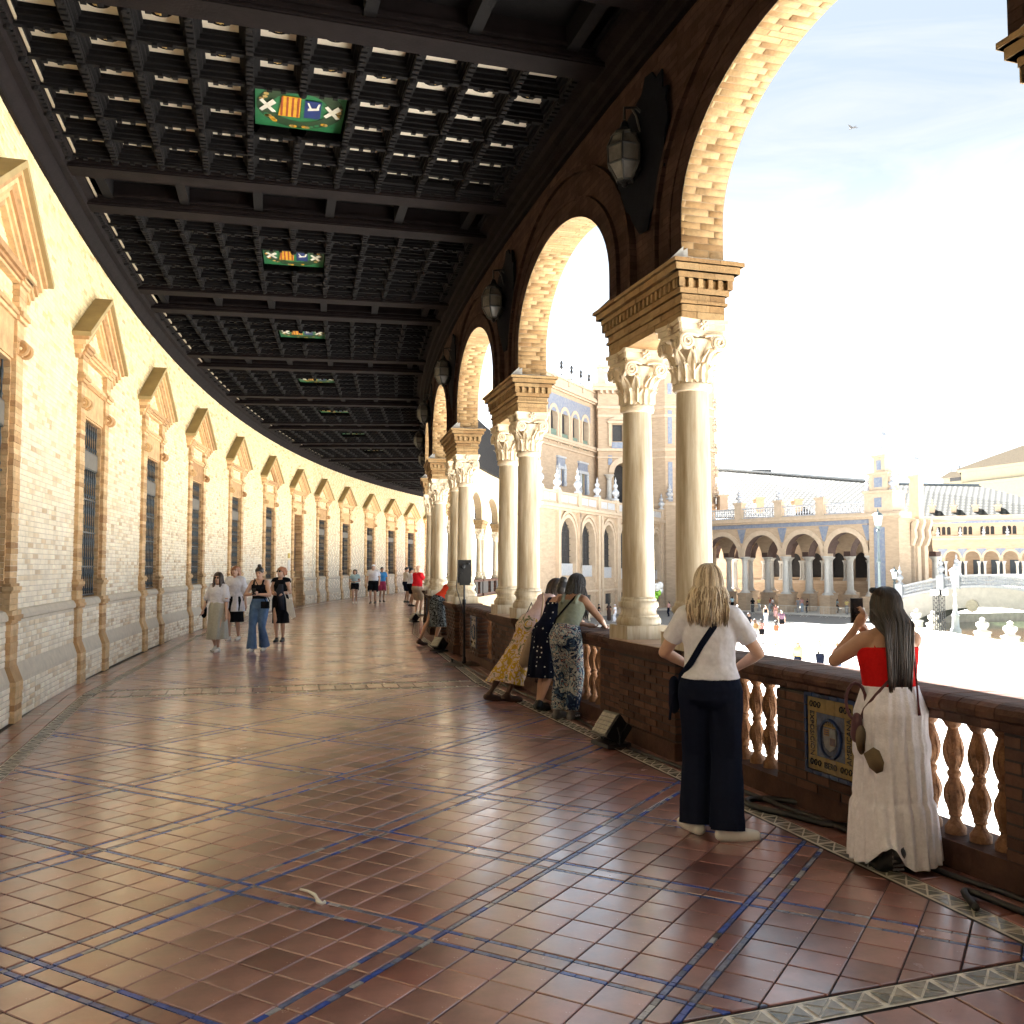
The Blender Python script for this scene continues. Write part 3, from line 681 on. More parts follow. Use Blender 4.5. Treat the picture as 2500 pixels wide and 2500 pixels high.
# corner scrolls on the four faces, a bead between them, concave abacus and a flower on each face
for q in range(4):
    ca,sa=math.cos(q*math.pi/2),math.sin(q*math.pi/2); T=lambda x,y,z: (x*ca-y*sa,x*sa+y*ca,z)
    sub=MB(T)
    for s in (-1,1):
        pts=[];rr=[]
        for i in range(34):
            f=i/33; a=math.pi/2-s*f*2.1*2*math.pi; r_=.066*(1-.82*f); pts.append((s*.150+r_*math.cos(a)*1.0,.208+.012*f,CZ+.395+r_*math.sin(a))); rr.append(.0175*(1-.45*f))
        pts=[(s*.03,.182,CZ+.452),(s*.09,.195,CZ+.464)]+pts; rr=[.014,.016]+rr; sub.tube(pts,rr,6)
        sub.lathe([(.0,0)],3) if False else None
        b=[]
        for i in range(14): a=2*math.pi*i/14; b.append((s*.150+.07*math.cos(a),.190,CZ+.395+.07*math.sin(a)))
        sub.prism(b,(0,.018,0))
        sub.tube([(s*.05,.165,CZ+.22),(s*.07,.185,CZ+.30),(s*.115,.20,CZ+.345)],[.012,.012,.008],5)
    for i in range(6):
        a=i*math.pi/3+.3; sub.tube([(0,.212,CZ+.535),(.035*math.cos(a),.222,CZ+.535+.035*math.sin(a)),(.052*math.cos(a),.215,CZ+.535+.052*math.sin(a))],[.012,.014,.004],5)
    sub.lathe([(0,-.01),(.016,0),(0,.012)],6,(0,.225,CZ+.535),cap=False)
    base=len(mb.v); mb.v+=sub.v; mb.rn+=sub.rn; mb.f+=[tuple(i+base for i in f) for f in sub.f]; mb.m+=sub.m
def abac(z0,z1,hh,sag):
    pts=[]
    for q in range(4):
        a0=q*math.pi/2; 
        for i in range(9):
            u=(i/8-.5)*2; x=u*hh*.93; y=hh-sag*(1-u*u); ca,sa=math.cos(a0),math.sin(a0); pts.append((x*ca+y*sa,-x*sa+y*ca))
    b=[mb.V((*p,z0)) for p in pts]; t=[mb.V((p[0]*1.0,p[1],z1)) for p in pts]; n=len(pts)
    for i in range(n): mb.F((b[i],b[(i+1)%n],t[(i+1)%n],t[i]))
    mb.F(b[::-1]); mb.F(t)
abac(CZ+.455,CZ+.50,.205,.035); abac(CZ+.50,CZ+.552,.222,.035); abac(CZ+.552,CZ+.588,.238,.03)
cap_me=mb.mesh('capital',m_carved,42)
for ph in PIERS:
    rz=aframe(ph); base=Vector(PP(RC,ph,0))
    place(impost_me,'impost',arc,base-arc.location,rz); place(flash_me,'sloped_flashing',arc,base-arc.location,rz)
    for s in (-1,1):
        c=bpy.data.objects.new('column',None); link(c,arc,False); c.empty_display_size=.2
        c.location=Vector(PP(RC,ph+s*.325,0))-arc.location; c.rotation_euler=(0,0,rz)
        for nm,me in (('plinth',plinth_me),('base',base_me),('shaft',shaft_me),('capital',cap_me)):
            o=place(me,nm,c); 
            if nm in('shaft','base'): o.rotation_euler=(0,0,random.random()*6.28)
# the gallery goes on behind the camera in the same way, kept plain there
mbf=MB(); mbo=MB(); mbs=MB()
for j in range(1,10):
    fc=PIER0-BAY*1.5-BAY*j; aface(mbf,fc,RI-.06,0,6.75); aface(mbo,fc,RO,0,9.5); pts=archpts(0)
    a=[mbs.V(PP(RI,fc+x*SD,z)) for x,z in pts]; b=[mbs.V(PP(RO,fc+x*SD,z)) for x,z in pts]
    for i in range(len(pts)-1): mbs.F((a[i],a[i+1],b[i+1],b[i]))
    ph=fc+BAY/2-BAY
    place(impost_me,'impost',arc,Vector(PP(RC,ph,0))-arc.location,aframe(ph))
    for s in (-1,1):
        for nm,me in (('plinth',plinth_me),('base',base_me),('shaft',shaft_me),('capital',cap_me)): place(me,nm,arc,Vector(PP(RC,ph+s*.325,0))-arc.location,aframe(ph))
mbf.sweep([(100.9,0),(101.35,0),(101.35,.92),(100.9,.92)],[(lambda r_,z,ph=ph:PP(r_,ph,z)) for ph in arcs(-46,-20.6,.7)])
mbf.build('spandrel',m_arcshade,arc,fix=False); mbo.build('outer_face',m_wallfar,arc,fix=False); mbs.build('soffit',m_softmort,arc,fix=False)
# ================================================================ BALUSTRADE
bal=E('balustrade',PP(RC,PIER0-BAY/2,0),'dark brick balustrade with turned terracotta balusters and a tiled plaque','balustrade')
BO={0:[.325,.365+.09,.555,.655,.75],1:[.24,.36,.47,.59]}
bp=[(.044,0),(.056,.0),(.056,.035),(.048,.045),(.030,.075),(.028,.09),(.038,.10),(.034,.112),(.045,.15),(.054,.20),(.050,.245),(.036,.285),(.029,.305),(.036,.312),(.038,.325),(.036,.338),(.029,.345),(.036,.37),(.048,.41),(.053,.45),(.045,.51),(.031,.56),(.028,.575),(.040,.585),(.046,.60),(.056,.612),(.056,.64),(.044,.64)]
mb=MB(); mb.lathe([(r_,z+.15) for r_,z in bp],20)
for zc,h_,r0 in ((.16,.12,.046),(.36,.16,.046)):     # carved leaf ribs
    for i in range(8):
        a=i*math.pi/4; pts=[];rr=[]
        for j in range(6):
            t=j/5; z=zc+h_*t; rad=np.interp(z,[q[1] for q in bp[3:-3]],[q[0] for q in bp[3:-3]])+.001
            pts.append((rad*math.cos(a+.1*math.sin(t*6)),rad*math.sin(a+.1*math.sin(t*6)),z+.15)); rr.append(.0065*math.sin(math.pi*(.15+.8*t)))
        mb.tube(pts,rr,5)
bal_me=mb.mesh('baluster',m_terra,40)
def pbricks(f0,f1,z0,z1,r0,r1,parts,bl=.235,bh=.0625,ends=True):
    """brickwork on a curved block: bricks run through from the inner to the outer face"""
    z=z0;row=0; out=[]
    while z<z1-.02:
        e=min(bh,z1-z); n=max(1,round((f1-f0)/SD/bl)); w=(f1-f0)/n; o_=(row%2)*w/2
        xs=sorted(set([f0,f1]+[min(f1,max(f0,f0+o_+i*w)) for i in range(n+1)]))
        for a,b in zip(xs,xs[1:]):
            g=.0025*SD; j=random.uniform(-.003,.004); c=.004; gs=c*SD
            a_,b_=a+g,b-g
            Bk=[PP(r0,a_,z+.002),PP(r0,b_,z+.002),PP(r0,b_,z+e-.002),PP(r0,a_,z+e-.002)]
            Fk=[PP(r1+j,a_+gs,z+.002+c),PP(r1+j,b_-gs,z+.002+c),PP(r1+j,b_-gs,z+e-.002-c),PP(r1+j,a_+gs,z+e-.002-c)]
            if parts: single('brick',Bk+Fk,FR5+[(0,3,2,1)],m_railbrick,bal)
            else: VR.append(Bk+Fk); rr_.append(random.random())
        z+=bh;row+=1
VR=[];rr_=[]
mbm=MB(); coreM=MB()
def block(mb,f0,f1,z0,z1,r0,r1,mi=0): mb.sweep([(r0,z0),(r1,z0),(r1,z1),(r0,z1)],[(lambda r_,z,ph=ph:PP(r_,ph,z)) for ph in arcs(f0,f1)],mi)
prof=[(100.90,.80),(101.295,.80),(101.325,.806),(101.325,.838),(101.335,.846),(101.357,.856),(101.362,.885),(101.352,.912),(101.32,.930),(101.28,.936),(100.96,.936),(100.91,.915)]
cop_parts=0; copM=MB()
for bi,(p0,p1) in enumerate(zip(PIERS,PIERS[1:])):
    fc=p1-BAY/2; near_=bi<2
    offs=BO.get(bi,[.30,.41,.52,.63])
    pw=offs[0]-.065
    # sill, upper rail band
    block(mbm,p0+.30,p1-.30,.0,.148,100.95,101.28); block(mbm,p0+.30,p1-.30,.785,.80,100.97,101.28)
    # plaque pier and the solid ends next to the pedestals
    spans=[(fc-pw,fc+pw,101.325),(p0+.30,fc-offs[-1]-.07,101.285),(fc+offs[-1]+.07,p1-.30,101.285)]
    for a,b,r1 in spans:
        block(coreM,a+.004,b-.004,.15,.783,100.96,r1-.004); pbricks(a,b,.15,.785,101.0,r1,near_)
    for o_ in offs:
        for s in (-1,1):
            q=Vector(PP(101.15,fc+s*o_,0)); place(bal_me,'baluster',bal,q-bal.location,random.random()*6.28)
    # coping bricks
    n=int((p1-p0-.66)/SD/.118); w=(p1-p0-.66)/n
    for i in range(n):
        a,b=p0+.33+i*w,p0+.33+(i+1)*w; g=.002*SD; j=random.uniform(-.003,.003)
        m_=MB() if near_ else copM; m_.cr=random.random() if not near_ else 0
        m_.sweep([(r_+j,z+j*.5) for r_,z in prof],[(lambda r_,z,ph=ph:PP(r_,ph,z)) for ph in (a+g,b-g)])
        if near_: m_.build('coping_brick',m_railbrick,bal)
for pi,ph in enumerate(PIERS):
    near_=pi<3
    hw=.60*SD
    block(coreM,ph-hw+.004,ph+hw-.004,.0,.8,100.91,101.365); pbricks(ph-hw,ph+hw,.155,.80,101.0,101.372,pi in(1,2))
    for z0,z1,r1,ex in ((0,.15,101.40,.03),(.80,.83,101.385,.02),(.83,.865,101.41,.05),(.865,.925,101.44,.085)):
        block(mbm,ph-hw-ex*SD,ph+hw+ex*SD,z0,z1,100.86,r1)
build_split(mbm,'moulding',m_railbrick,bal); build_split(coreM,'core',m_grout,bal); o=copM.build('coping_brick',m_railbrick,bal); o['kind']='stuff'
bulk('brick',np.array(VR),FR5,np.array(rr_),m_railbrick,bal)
# coping stones on the pedestals
mb=MB()
for ph in PIERS:
    for i in range(10):
        a=ph-.66*SD+1.32*SD*i/10; b=ph-.66*SD+1.32*SD*(i+1)/10
        mb.cr=random.random(); block(mb,a+.003*SD,b-.003*SD,.925,.932,100.86,101.445)
build_split(mb,'pedestal_top',M('worn_top_brick',(.40,.29,.21),.6,.2,6,attr=[(0,(.8,.75,.7)),(1,(1.15,1.1,1.05))]),bal)
# tiled plaques: frame, tiles, lettering (local X to the viewer's right, Y up, Z towards the corridor)
m_pb=M('plaque_blue',(.012,.03,.09),.2,.2,18); m_py=M('plaque_yellow',(.20,.135,.035),.22,.2,20); m_pc=M('plaque_centre',(.05,.065,.10),.22,.5,22)
m_pw=M('plaque_white',(.17,.17,.165),.25,.25,22); m_pk=M('plaque_ink',(.008,.010,.016),.25,.1,20); m_pr=M('plaque_ochre',(.22,.12,.03),.25,.3,20)
def textmesh(body,size,depth=.002,mat=m_pk):
    cu=bpy.data.curves.new('t','FONT'); cu.body=body; cu.size=size; cu.extrude=depth; cu.align_x='CENTER'; cu.align_y='CENTER'; cu.resolution_u=3
    o=bpy.data.objects.new('t',cu); col.objects.link(o); dg=bpy.context.evaluated_depsgraph_get(); me=bpy.data.meshes.new_from_object(o.evaluated_get(dg)); 
    bpy.data.objects.remove(o); me.materials.clear(); me.materials.append(mat); return me
def pframe(ph,r_,z):
    a=R(ph); c,s=math.cos(a),math.sin(a); p=PP(r_,ph,z)
    return Matrix(((-s,0,-c,p[0]),(-c,0,s,p[1]),(0,1,0,p[2]),(0,0,0,1)))
def plaque(fc,full):
    pl=bpy.data.objects.new('tile_plaque',None); col.objects.link(pl); pl.parent=bal; pl.matrix_basis=Matrix.Translation(-bal.location)@pframe(fc,101.329,.54)
    mb=MB(); Hh=.262
    for a in range(4):   # frame of narrow blue tiles
        for i in range(6):
            u=-Hh+i*2*Hh/6; 
            b=((u,u+2*Hh/6,Hh-.03,Hh),(u,u+2*Hh/6,-Hh,-Hh+.03),(-Hh,-Hh+.03,u,u+2*Hh/6),(Hh-.03,Hh,u,u+2*Hh/6))[a]
            mb.box(b[0]+.001,b[1]-.001,b[2]+.001,b[3]-.001,0,.016,ins=.003)
    q=mb.build('frame',m_pb,pl,inv=False)
    mb=MB(); h2=Hh-.03; n=5
    for i in range(n):
        for j in range(n):
            mid=0<i<n-1 and 0<j<n-1; x=-h2+2*h2*i/n; y=-h2+2*h2*j/n; w=2*h2/n
            mb.box(x+.001,x+w-.001,y+.001,y+w-.001,0,.006+.0006*random.random(),mi=1 if mid else 0)
    mb.build('tile_face',[m_py,m_pc],pl,inv=False)
    mb=MB(); c=h2-h2/n*1.0
    for s in (-1,1):
        for k in range(6):                     # scrolls in the corners of the border
            for t in (-1,1):
                x=t*(c*.60+ (k%3)*.040); mb.tube([(x+.017*math.cos(a)*(1-a/14),s*c+.022*math.sin(a)*(1-a/14),.0085) for a in [i*.6 for i in range(12)]],.0042,5)
    o=mb.build('scroll_ornament',m_pk,pl,inv=False); o['kind']='stuff'
    if full:
        for body,x,y,rot,sz in (('EXPOSICION',-c,-.0,-90,.050),('IBERO',0,-c,0,.047),('AMERICANA',c,0,90,.050)):
            o=place(textmesh(body,sz),'lettering',pl,(x,y,.0085)); o.rotation_euler=(0,0,R(rot)); o.scale=(1.0,1.15,1)
    mb=MB()                                      # crowned shield inside a wreath
    mb.tube([(.105*math.cos(a),.118*math.sin(a)-.012,.010) for a in [i*math.pi/16 for i in range(33)]],.012,6,0)
    sh=[(-.062,.055),(.062,.055),(.062,-.03),(.045,-.07),(0,-.092),(-.045,-.07),(-.062,-.03)]
    mb.prism([(x,y,.007) for x,y in sh],(0,0,.006),1)
    for x0,x1,y0,y1,mi in ((-.055,-.004,.006,.05,2),(.004,.055,.006,.05,1),(-.055,-.004,-.05,-.002,1),(.004,.055,-.05,-.002,2)): mb.box(x0,x1,y0,y1,.013,.0145,mi)
    for i in range(4): mb.box(.010+i*.012,.016+i*.012,-.048,-.004,.0146,.0155,0)
    for i in range(3): mb.box(-.05,-.008,.012+i*.013,.017+i*.013,.0146,.0155,0)
    for i in range(5): mb.prism([(-.05+i*.022,.062,.007),(-.032+i*.022,.062,.007),(-.041+i*.022,.10,.007)],(0,0,.006),3)
    mb.box(-.058,.058,.060,.070,.007,.014,3)
    mb.build('shield',[m_pb,m_pw,m_pr,m_py],pl,inv=False)
plaque(PIERS[1]-BAY/2-.085,True); plaque(PIERS[1]+BAY/2,True)
for k in range(2,NB): plaque(PIERS[k]+BAY/2,False)
# podium below the gallery
mb=MB(); block(mb,-46,15,-3.6,-.01,100.84,101.0); mb.build('podium_wall',M('podium_brick',(.5,.36,.22),.85,.15,5),arc)
# ================================================================ CEILING
ceil=E('coffered_ceiling',PP(104.3,-12,6.6),'dark carved wooden ceiling with coffers, rosettes and painted shields','ceiling')
def cframe(ph): a=R(ph); return math.atan2(math.sin(a),-math.cos(a))
PX,PY=.533,.572; Z0=6.60
def coffer_mesh():
    mb=MB(); st=[(.5,0),(.5-.05/PX,0),(.5-.045/PX,.045),(.5-.075/PX,.05),(.5-.075/PX,.095),(.5-.10/PX,.10),(.5-.10/PX,.15)]
    rr=[]
    for f,z in st:
        x=PX*f; y=PY/2-(PX/2-x); rr.append([mb.V(p) for p in ((-x,-y,Z0+z),(x,-y,Z0+z),(x,y,Z0+z),(-x,y,Z0+z))])
    for a,b in zip(rr,rr[1:]):
        for i in range(4): mb.F((a[i],b[i],b[(i+1)%4],a[(i+1)%4]))
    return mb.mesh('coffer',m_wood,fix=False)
cof_me=coffer_mesh()
mb=MB(); hx=PX/2-.10; hy=PY/2-.10; n=20; zp=Z0+.145; ro=.115
ring=[mb.V((ro*math.cos(2*math.pi*i/n),ro*math.sin(2*math.pi*i/n),zp)) for i in range(n)]; sq=[]
for i in range(n):
    a=2*math.pi*i/n; k=1/max(abs(math.cos(a))/hx,abs(math.sin(a))/hy); sq.append(mb.V((k*math.cos(a),k*math.sin(a),zp)))
ring2=[mb.V((ro*math.cos(2*math.pi*i/n),ro*math.sin(2*math.pi*i/n),zp+.05)) for i in range(n)]
for i in range(n): 
    j=(i+1)%n; mb.F((ring[i],sq[i],sq[j],ring[j]),0); mb.F((ring[i],ring[j],ring2[j],ring2[i]),1)
mb.F(ring2,1)
# the four corners left over by the radial fan
for sx in(-1,1):
    for sy in (-1,1):
        mb.poly([(sx*hx,sy*hy,zp),(sx*hx,sy*hy*.55,zp+.001),(sx*hx*.5,sy*hy,zp+.001)],0)
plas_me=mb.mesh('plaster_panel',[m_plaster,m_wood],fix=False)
mb=MB()
for i in range(8):
    a=i*math.pi/4; mb.lathe([(0,-.02),(.022,-.005),(.018,.012),(0,.018)],6,(.036*math.cos(a),.036*math.sin(a),zp-.012),cap=False)
mb.lathe([(0,-.045),(.022,-.03),(.028,-.008),(.0,.04)],8,(0,0,zp),cap=False); ros_me=mb.mesh('rosette',m_gold,True)
# ribs with blocks and bosses, one joined carving per bay
def rib_mesh():
    mb=MB(); X=5*PX; Y=3*PY; em=lambda x,y: abs(x)<PX*.9 and abs(y)<PY*.9
    def blk(x,y,dx,dy,z0,z1): mb.box(x-dx,x+dx,y-dy,y+dy,z0,z1)
    for i in range(11):
        x=-X+i*PX
        for j in range(6):
            y=-Y+(j+.5)*PY
            if i==5 and j in(2,3): continue
            blk(x,y,.036,PY/2-.03,Z0-.035,Z0+.001)
            for t in range(5): blk(x,y+(t-2)*.092,.030,.028,Z0-.055,Z0-.035)
    for j in range(7):
        y=-Y+j*PY
        for i in range(10):
            x=-X+(i+.5)*PX
            if j==3 and i in (4,5): continue
            blk(x,y,PX/2-.03,.030,Z0-.030,Z0+.001)
            for t in (-1,1): blk(x+t*.07,y,.026,.026,Z0-.055,Z0-.03)
    for i in range(11):
        for j in range(7):
            if i==5 and j==3: continue
            mb.lathe([(.0,-.085),(.03,-.08),(.045,-.055),(.045,-.03),(.05,0)],8,(-X+i*PX,-Y+j*PY,Z0),cap=False)
    return mb.mesh('carved_ribs',m_wood)
rib_me=rib_mesh()
def crest_mesh(var):
    mb=MB(); z=Z0+.09; X,Y=PX-.05,PY-.05
    def fl(pts,mi,k): mb.prism([(x,y,z-.003*k) for x,y in pts],(0,0,-.0028),mi)
    mb.box(-X,X,-Y,Y,z-.001,z+.03,0)
    # y grows towards the camera: lower part of the picture
    ell=lambda a,b,n=28,cx=0,cy=0:[(cx+a*math.cos(2*math.pi*i/n),cy+b*math.sin(2*math.pi*i/n)) for i in range(n)]
    o,i_=ell(.47,.49),ell(.31,.33)
    for k in range(28): fl([o[k],o[(k+1)%28],i_[(k+1)%28],i_[k]],1,1)
    rs=random.Random(var)
    for k in range(26):
        a=rs.random()*6.28; r_=.87+.05*rs.random(); fl(ell(.03,.03,7,.475*r_*math.cos(a)*1.0,.5*r_*math.sin(a)),rs.choice([2,2,3,3,0]),2)
    fl(ell(.10,.085,14,0,.40),2,3); fl(ell(.055,.045,12,0,.40),1,4)
    SX=-1   # mirrored so it reads correctly from below
    fl([(-.235*SX,-.22),(0,-.22),(0,.24),(-.20*SX,.24)],2,3)
    for k in range(4):
        x=-.21+k*.058; fl([(x*SX,-.21),((x+.022)*SX,-.21),((x+.022)*SX,.23),(x*SX,.23)],4,4)
    fl([(.005*SX,-.22),(.05*SX,-.22),(.05*SX,.24),(.005*SX,.24)],0,3); fl([(.045*SX,-.20),(.225*SX,-.20),(.22*SX,.20),(.045*SX,.20)],5,4)
    fl([(.08*SX,-.02),(.20*SX,.02),(.20*SX,.06),(.08*SX,.03)],6,5); fl([(.10*SX,.03),(.125*SX,.03),(.085*SX,.16),(.07*SX,.16)],6,5); fl([(.17*SX,.05),(.195*SX,.05),(.21*SX,.16),(.19*SX,.16)],6,5)
    for cx in (-.35,.35):
        for s in (-1,1): fl([(cx-.09,-.10*s-.03),(cx-.05,-.10*s-.05*s),(cx+.09,.10*s),(cx+.06,.14*s)],3 if var%2 and False else 6,5)
    return mb.mesh('painted_crest',[m_green,m_wreath,m_yel,m_fruit,m_red,m_navy,m_white],fix=True)
crests=[crest_mesh(1),crest_mesh(2),crest_mesh(3)]
BC=[PIER0-BAY*1.5+BAY*k for k in range(0,13)]
allc=[]
for bi,fc in enumerate(BC):
    rz=cframe(fc); base=Vector(PP(104.33,fc,0)); bl=base-ceil.location
    place(rib_me,'carved_ribs',ceil,bl,rz)
    place(crests[bi%3],'painted_crest',ceil,bl,rz)
    mt=Matrix.Translation(base)@Matrix.Rotation(rz,4,'Z')
    for i in range(10):
        for j in range(6):
            if i in(4,5) and j in (2,3): continue
            l=Vector((-4.5*PX+i*PX,-2.5*PY+j*PY,0)); w_=mt@l; v=inview(w_.x,w_.y,Z0,40)
            allc.append((w_.x**2+w_.y**2 if v else 1e9,w_-ceil.location,rz))
allc.sort(key=lambda t:t[0])
def joinmesh(name,me,places,mats):
    n=len(me.vertices); co=np.empty(n*3,np.float32); me.vertices.foreach_get('co',co); co=co.reshape(-1,3)
    F=[tuple(p.vertices) for p in me.polygons]; mi=[p.material_index for p in me.polygons]; V=[];FF=[];MI=[]
    for k,(loc,rz) in enumerate(places):
        c,s=math.cos(rz),math.sin(rz); r_=np.column_stack([co[:,0]*c-co[:,1]*s+loc[0],co[:,0]*s+co[:,1]*c+loc[1],co[:,2]+loc[2]]); V.append(r_)
        FF+=[tuple(i+k*n for i in f) for f in F]; MI+=mi
    m2=bpy.data.meshes.new(name); m2.from_pydata(np.vstack(V).tolist(),[],FF)
    for m in mats: m2.materials.append(m)
    m2.polygons.foreach_set('material_index',MI); return m2
for d,loc,rz in allc[:300]:
    c=place(cof_me,'coffer',ceil,loc,rz); place(plas_me,'plaster_panel',c); place(ros_me,'rosette',c)
restc=[(l,r_) for d,l,r_ in allc[300:]]
for nm,me,mats in (('coffer',cof_me,[m_wood]),('plaster_panel',plas_me,[m_plaster,m_wood]),('rosette',ros_me,[m_gold])):
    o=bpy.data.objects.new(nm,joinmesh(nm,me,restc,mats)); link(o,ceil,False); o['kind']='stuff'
# paired cross beams over each pier
mb=MB()
for s in (-.62,.62):
    mb.box(-2.95,2.95,s-.15,s+.15,6.50,6.95); mb.box(-2.95,2.95,s-.18,s+.18,6.55,6.585); mb.box(-2.95,2.95,s-.165,s+.165,6.515,6.535)
    mb.box(-2.95,2.95,s-.20,s+.20,6.62,6.66)
beam_me=mb.mesh('cross_beams',m_woodb)
mb=MB(); mb.box(-2.95,2.95,-.62,.62,6.84,6.9)
for i in range(6): x=-2.45+i*.98; mb.box(x-.06,x+.06,-.47,.47,6.60,6.84)
mid_me=mb.mesh('beam_panel',m_wood)
mb=MB()
for s in (-1,1): mb.box(-2.95,2.95,min(s*.78,s*.92),max(s*.78,s*.92),6.62,6.68)
edge_me=mb.mesh('edge_board',m_wood)
for k in range(0,13):
    ph=PIER0-BAY+BAY*k; rz=cframe(ph); bl=Vector(PP(104.32,ph,0))-ceil.location
    for nm,me in (('cross_beams',beam_me),('beam_panel',mid_me),('edge_board',edge_me)): place(me,nm,ceil,bl,rz)
mb=MB()
PH=[-46+i for i in range(25)]+[-21+.5*i for i in range(73)]; path=[(lambda r_,z,ph=ph:PP(r_,ph,z)) for ph in PH]
def cor(pr): mb.sweep(pr,path)
cor([(RW+.05,6.27),(RW-.05,6.27),(RW-.06,6.34),(RW-.12,6.39),(RW-.13,6.46),(RW-.20,6.48),(RW-.22,6.54),(RW-.30,6.57),(RW-.30,6.70),(RW+.05,6.72)])
cor([(RI-.1,6.33),(RI+.0,6.33),(RI+.01,6.37),(RI+.07,6.39),(RI+.08,6.46),(RI+.15,6.48),(RI+.17,6.54),(RI+.27,6.57),(RI+.27,6.70),(RI-.1,6.72)])
mb.build('wood_cornice',m_woodb,ceil,50)
mb=MB(); mb.sweep([(RO-.2,6.95),(RW+1,6.95),(RW+1,9.4),(RO-.2,9.4)],path); 
mb.build('upper_floor',m_wood,ceil)
mb=MB(); mb.sweep([(RW-.315,6.60),(RW-.335,6.60),(RW-.335,6.63),(RW-.315,6.63)],path); mb.build('pale_fillet',M('pale_fillet',(.42,.36,.27),.6,.1,6),ceil)
# coffer field side boards (between the outer columns and the cornices)
mb=MB(); mb.sweep([(101.3,6.64),(101.68,6.64),(101.68,6.68),(101.3,6.68)],path); mb.sweep([(106.97,6.64),(107.3,6.64),(107.3,6.68),(106.97,6.68)],path); mb.build('side_board',m_wood,ceil)
# ================================================================ WALL LANTERNS (one over each pier, inner side)
def lantern_parts():
    out={}; n=6; cy=.22
    def hexp(r_,z): return [(r_*math.cos(math.pi*i/3+math.pi/6),cy+r_*math.sin(math.pi*i/3+math.pi/6),z) for i in range(6)]
    lev=[hexp(.075,5.17),hexp(.16,5.31),hexp(.165,5.47),hexp(.115,5.58)]
    fr=MB()
    for i in range(6):
        fr.tube([l[i] for l in lev],.014,5)
    for l in lev: fr.tube(l+[l[0]],.014,5)
    fr.lathe([(.0,-.07),(.03,-.045),(.03,-.02),(.085,0)],8,(0,cy,5.17)); fr.lathe([(.13,0),(.135,.02),(.05,.08),(.03,.14),(.0,.17)],6,(0,cy,5.58))
    out['frame']=fr.mesh('frame',m_iron)
    gl=[]
    for a,b in zip(lev,lev[1:]):
        for i in range(6):
            g=MB(); j=(i+1)%6; q=[Vector(p) for p in (a[i],a[j],b[j],b[i])]; nrm=(q[1]-q[0]).cross(q[3]-q[0]).normalized()*.004; c=sum(q,Vector())/4
            q=[c+(p-c)*.94 for p in q]; g.prism([tuple(p) for p in q],tuple(nrm)); gl.append(g.mesh('glass_pane',m_lampglass))
    out['glass_pane']=gl
    br=MB(); br.tube([(0,0,5.80),(0,.10,5.88),(0,cy,5.86),(0,cy,5.75)],.014,6); br.tube([(0,.0,5.60),(0,.07,5.68),(0,.10,5.80),(0,.14,5.86)],.010,6); br.box(-.05,.05,-.01,.06,5.5,5.95)
    out['bracket']=br.mesh('bracket',m_iron)
    # irregular cut-iron back plate
    pl=[(-.02,6.10),(.10,6.02),(.18,5.98),(.22,5.84),(.20,5.78),(.26,5.66),(.25,5.42),(.22,5.36),(.22,5.20),(.12,5.06),(.10,4.98),(0.02,4.80),(-.06,4.78),(-.10,4.92),(-.16,5.0),(-.20,5.2),(-.23,5.24),(-.24,5.55),(-.27,5.62),(-.25,5.84),(-.27,5.92),(-.22,5.95),(-.22,6.12),(-.16,6.1),(-.12,6.20),(-.05,6.22)]
    p=MB(); p.prism([(x*2.1,.045,z-.10) for x,z in pl],(0,.016,0)); out['back_plate']=p.mesh('back_plate',M('plate_iron',(.009,.010,.014),.9,.2,12,spec=.05))
    return out
LP=lantern_parts(); ordn=['above the pair of columns nearest the camera','above the second pair of columns from the camera','above the third pair of columns from the camera','above the fourth pair of columns from the camera','above the fifth pair of columns from the camera','above the sixth pair of columns from the camera']
for k in range(6):
    ph=PIERS[1+k]; t=E('wall_lantern',PP(RI-.058,ph,0),'dark iron hexagonal wall lantern '+ordn[k],'lantern','iron lanterns along the arcade',aframe(ph))
    for nm in ('back_plate','bracket','frame'): place(LP[nm],nm,t)
    for g in LP['glass_pane']: place(g,'glass_pane',t)
# ================================================================ FAR SIDE OF THE PLAZA
GZ=-3.55
class Plane:
    """vertical facade plane given by two (pixel, distance) pairs; local u along it, d towards the viewer, z up"""
    def __init__(s,x0,Y0,x1,Y1):
        a=at(x0,1383,Y0); b=at(x1,1383,Y1); s.o=Vector((a.x,a.y)); v=Vector((b.x,b.y))-s.o; s.L=v.length; s.t=v/s.L; s.n=Vector((s.t.y,-s.t.x))
    def xf(s,u,d,z): p=s.o+s.t*u+s.n*d; return (p.x,p.y,z)
    def uz(s,x,y,d=0.):
        r=ray(x,y); q=s.o+s.n*d; k=q.dot(s.n)/(r[0]*s.n.x+r[1]*s.n.y); P=Vector((r[0]*k,r[1]*k)); return (P-q).dot(s.t),CAMH+r[2]*k
    def u(s,x,d=0.): return s.uz(x,1383,d)[0]
    def z(s,x,y,d=0.): return s.uz(x,y,d)[1]
    def off(s,d):
        q=Plane.__new__(Plane); q.o=s.o+s.n*d; q.t=s.t; q.n=s.n; q.L=s.L; return q
m_fb=M('facade_brick',(.42,.315,.22),.85,.16,1.2,.3,9,stretch=(1,1,4))
m_fb2=M('facade_trim',(.50,.39,.285),.8,.12,2,.2,9)
m_fw=M('white_marble',(.5,.485,.455),.5,.08,3)
m_fblue=M('blue_tiles',(.12,.16,.27),.35,.55,3.5,c2=(.27,.29,.32),detail=8)
m_fceram=M('ceramic_white_blue',(.33,.36,.43),.3,.3,5,c2=(.5,.5,.49))
m_dark=M('dark_opening',(.03,.028,.03),.6,.3,3)
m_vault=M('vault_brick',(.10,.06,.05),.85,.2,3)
m_fgreen=M('green_tiles',(.14,.21,.17),.4,.3,4)
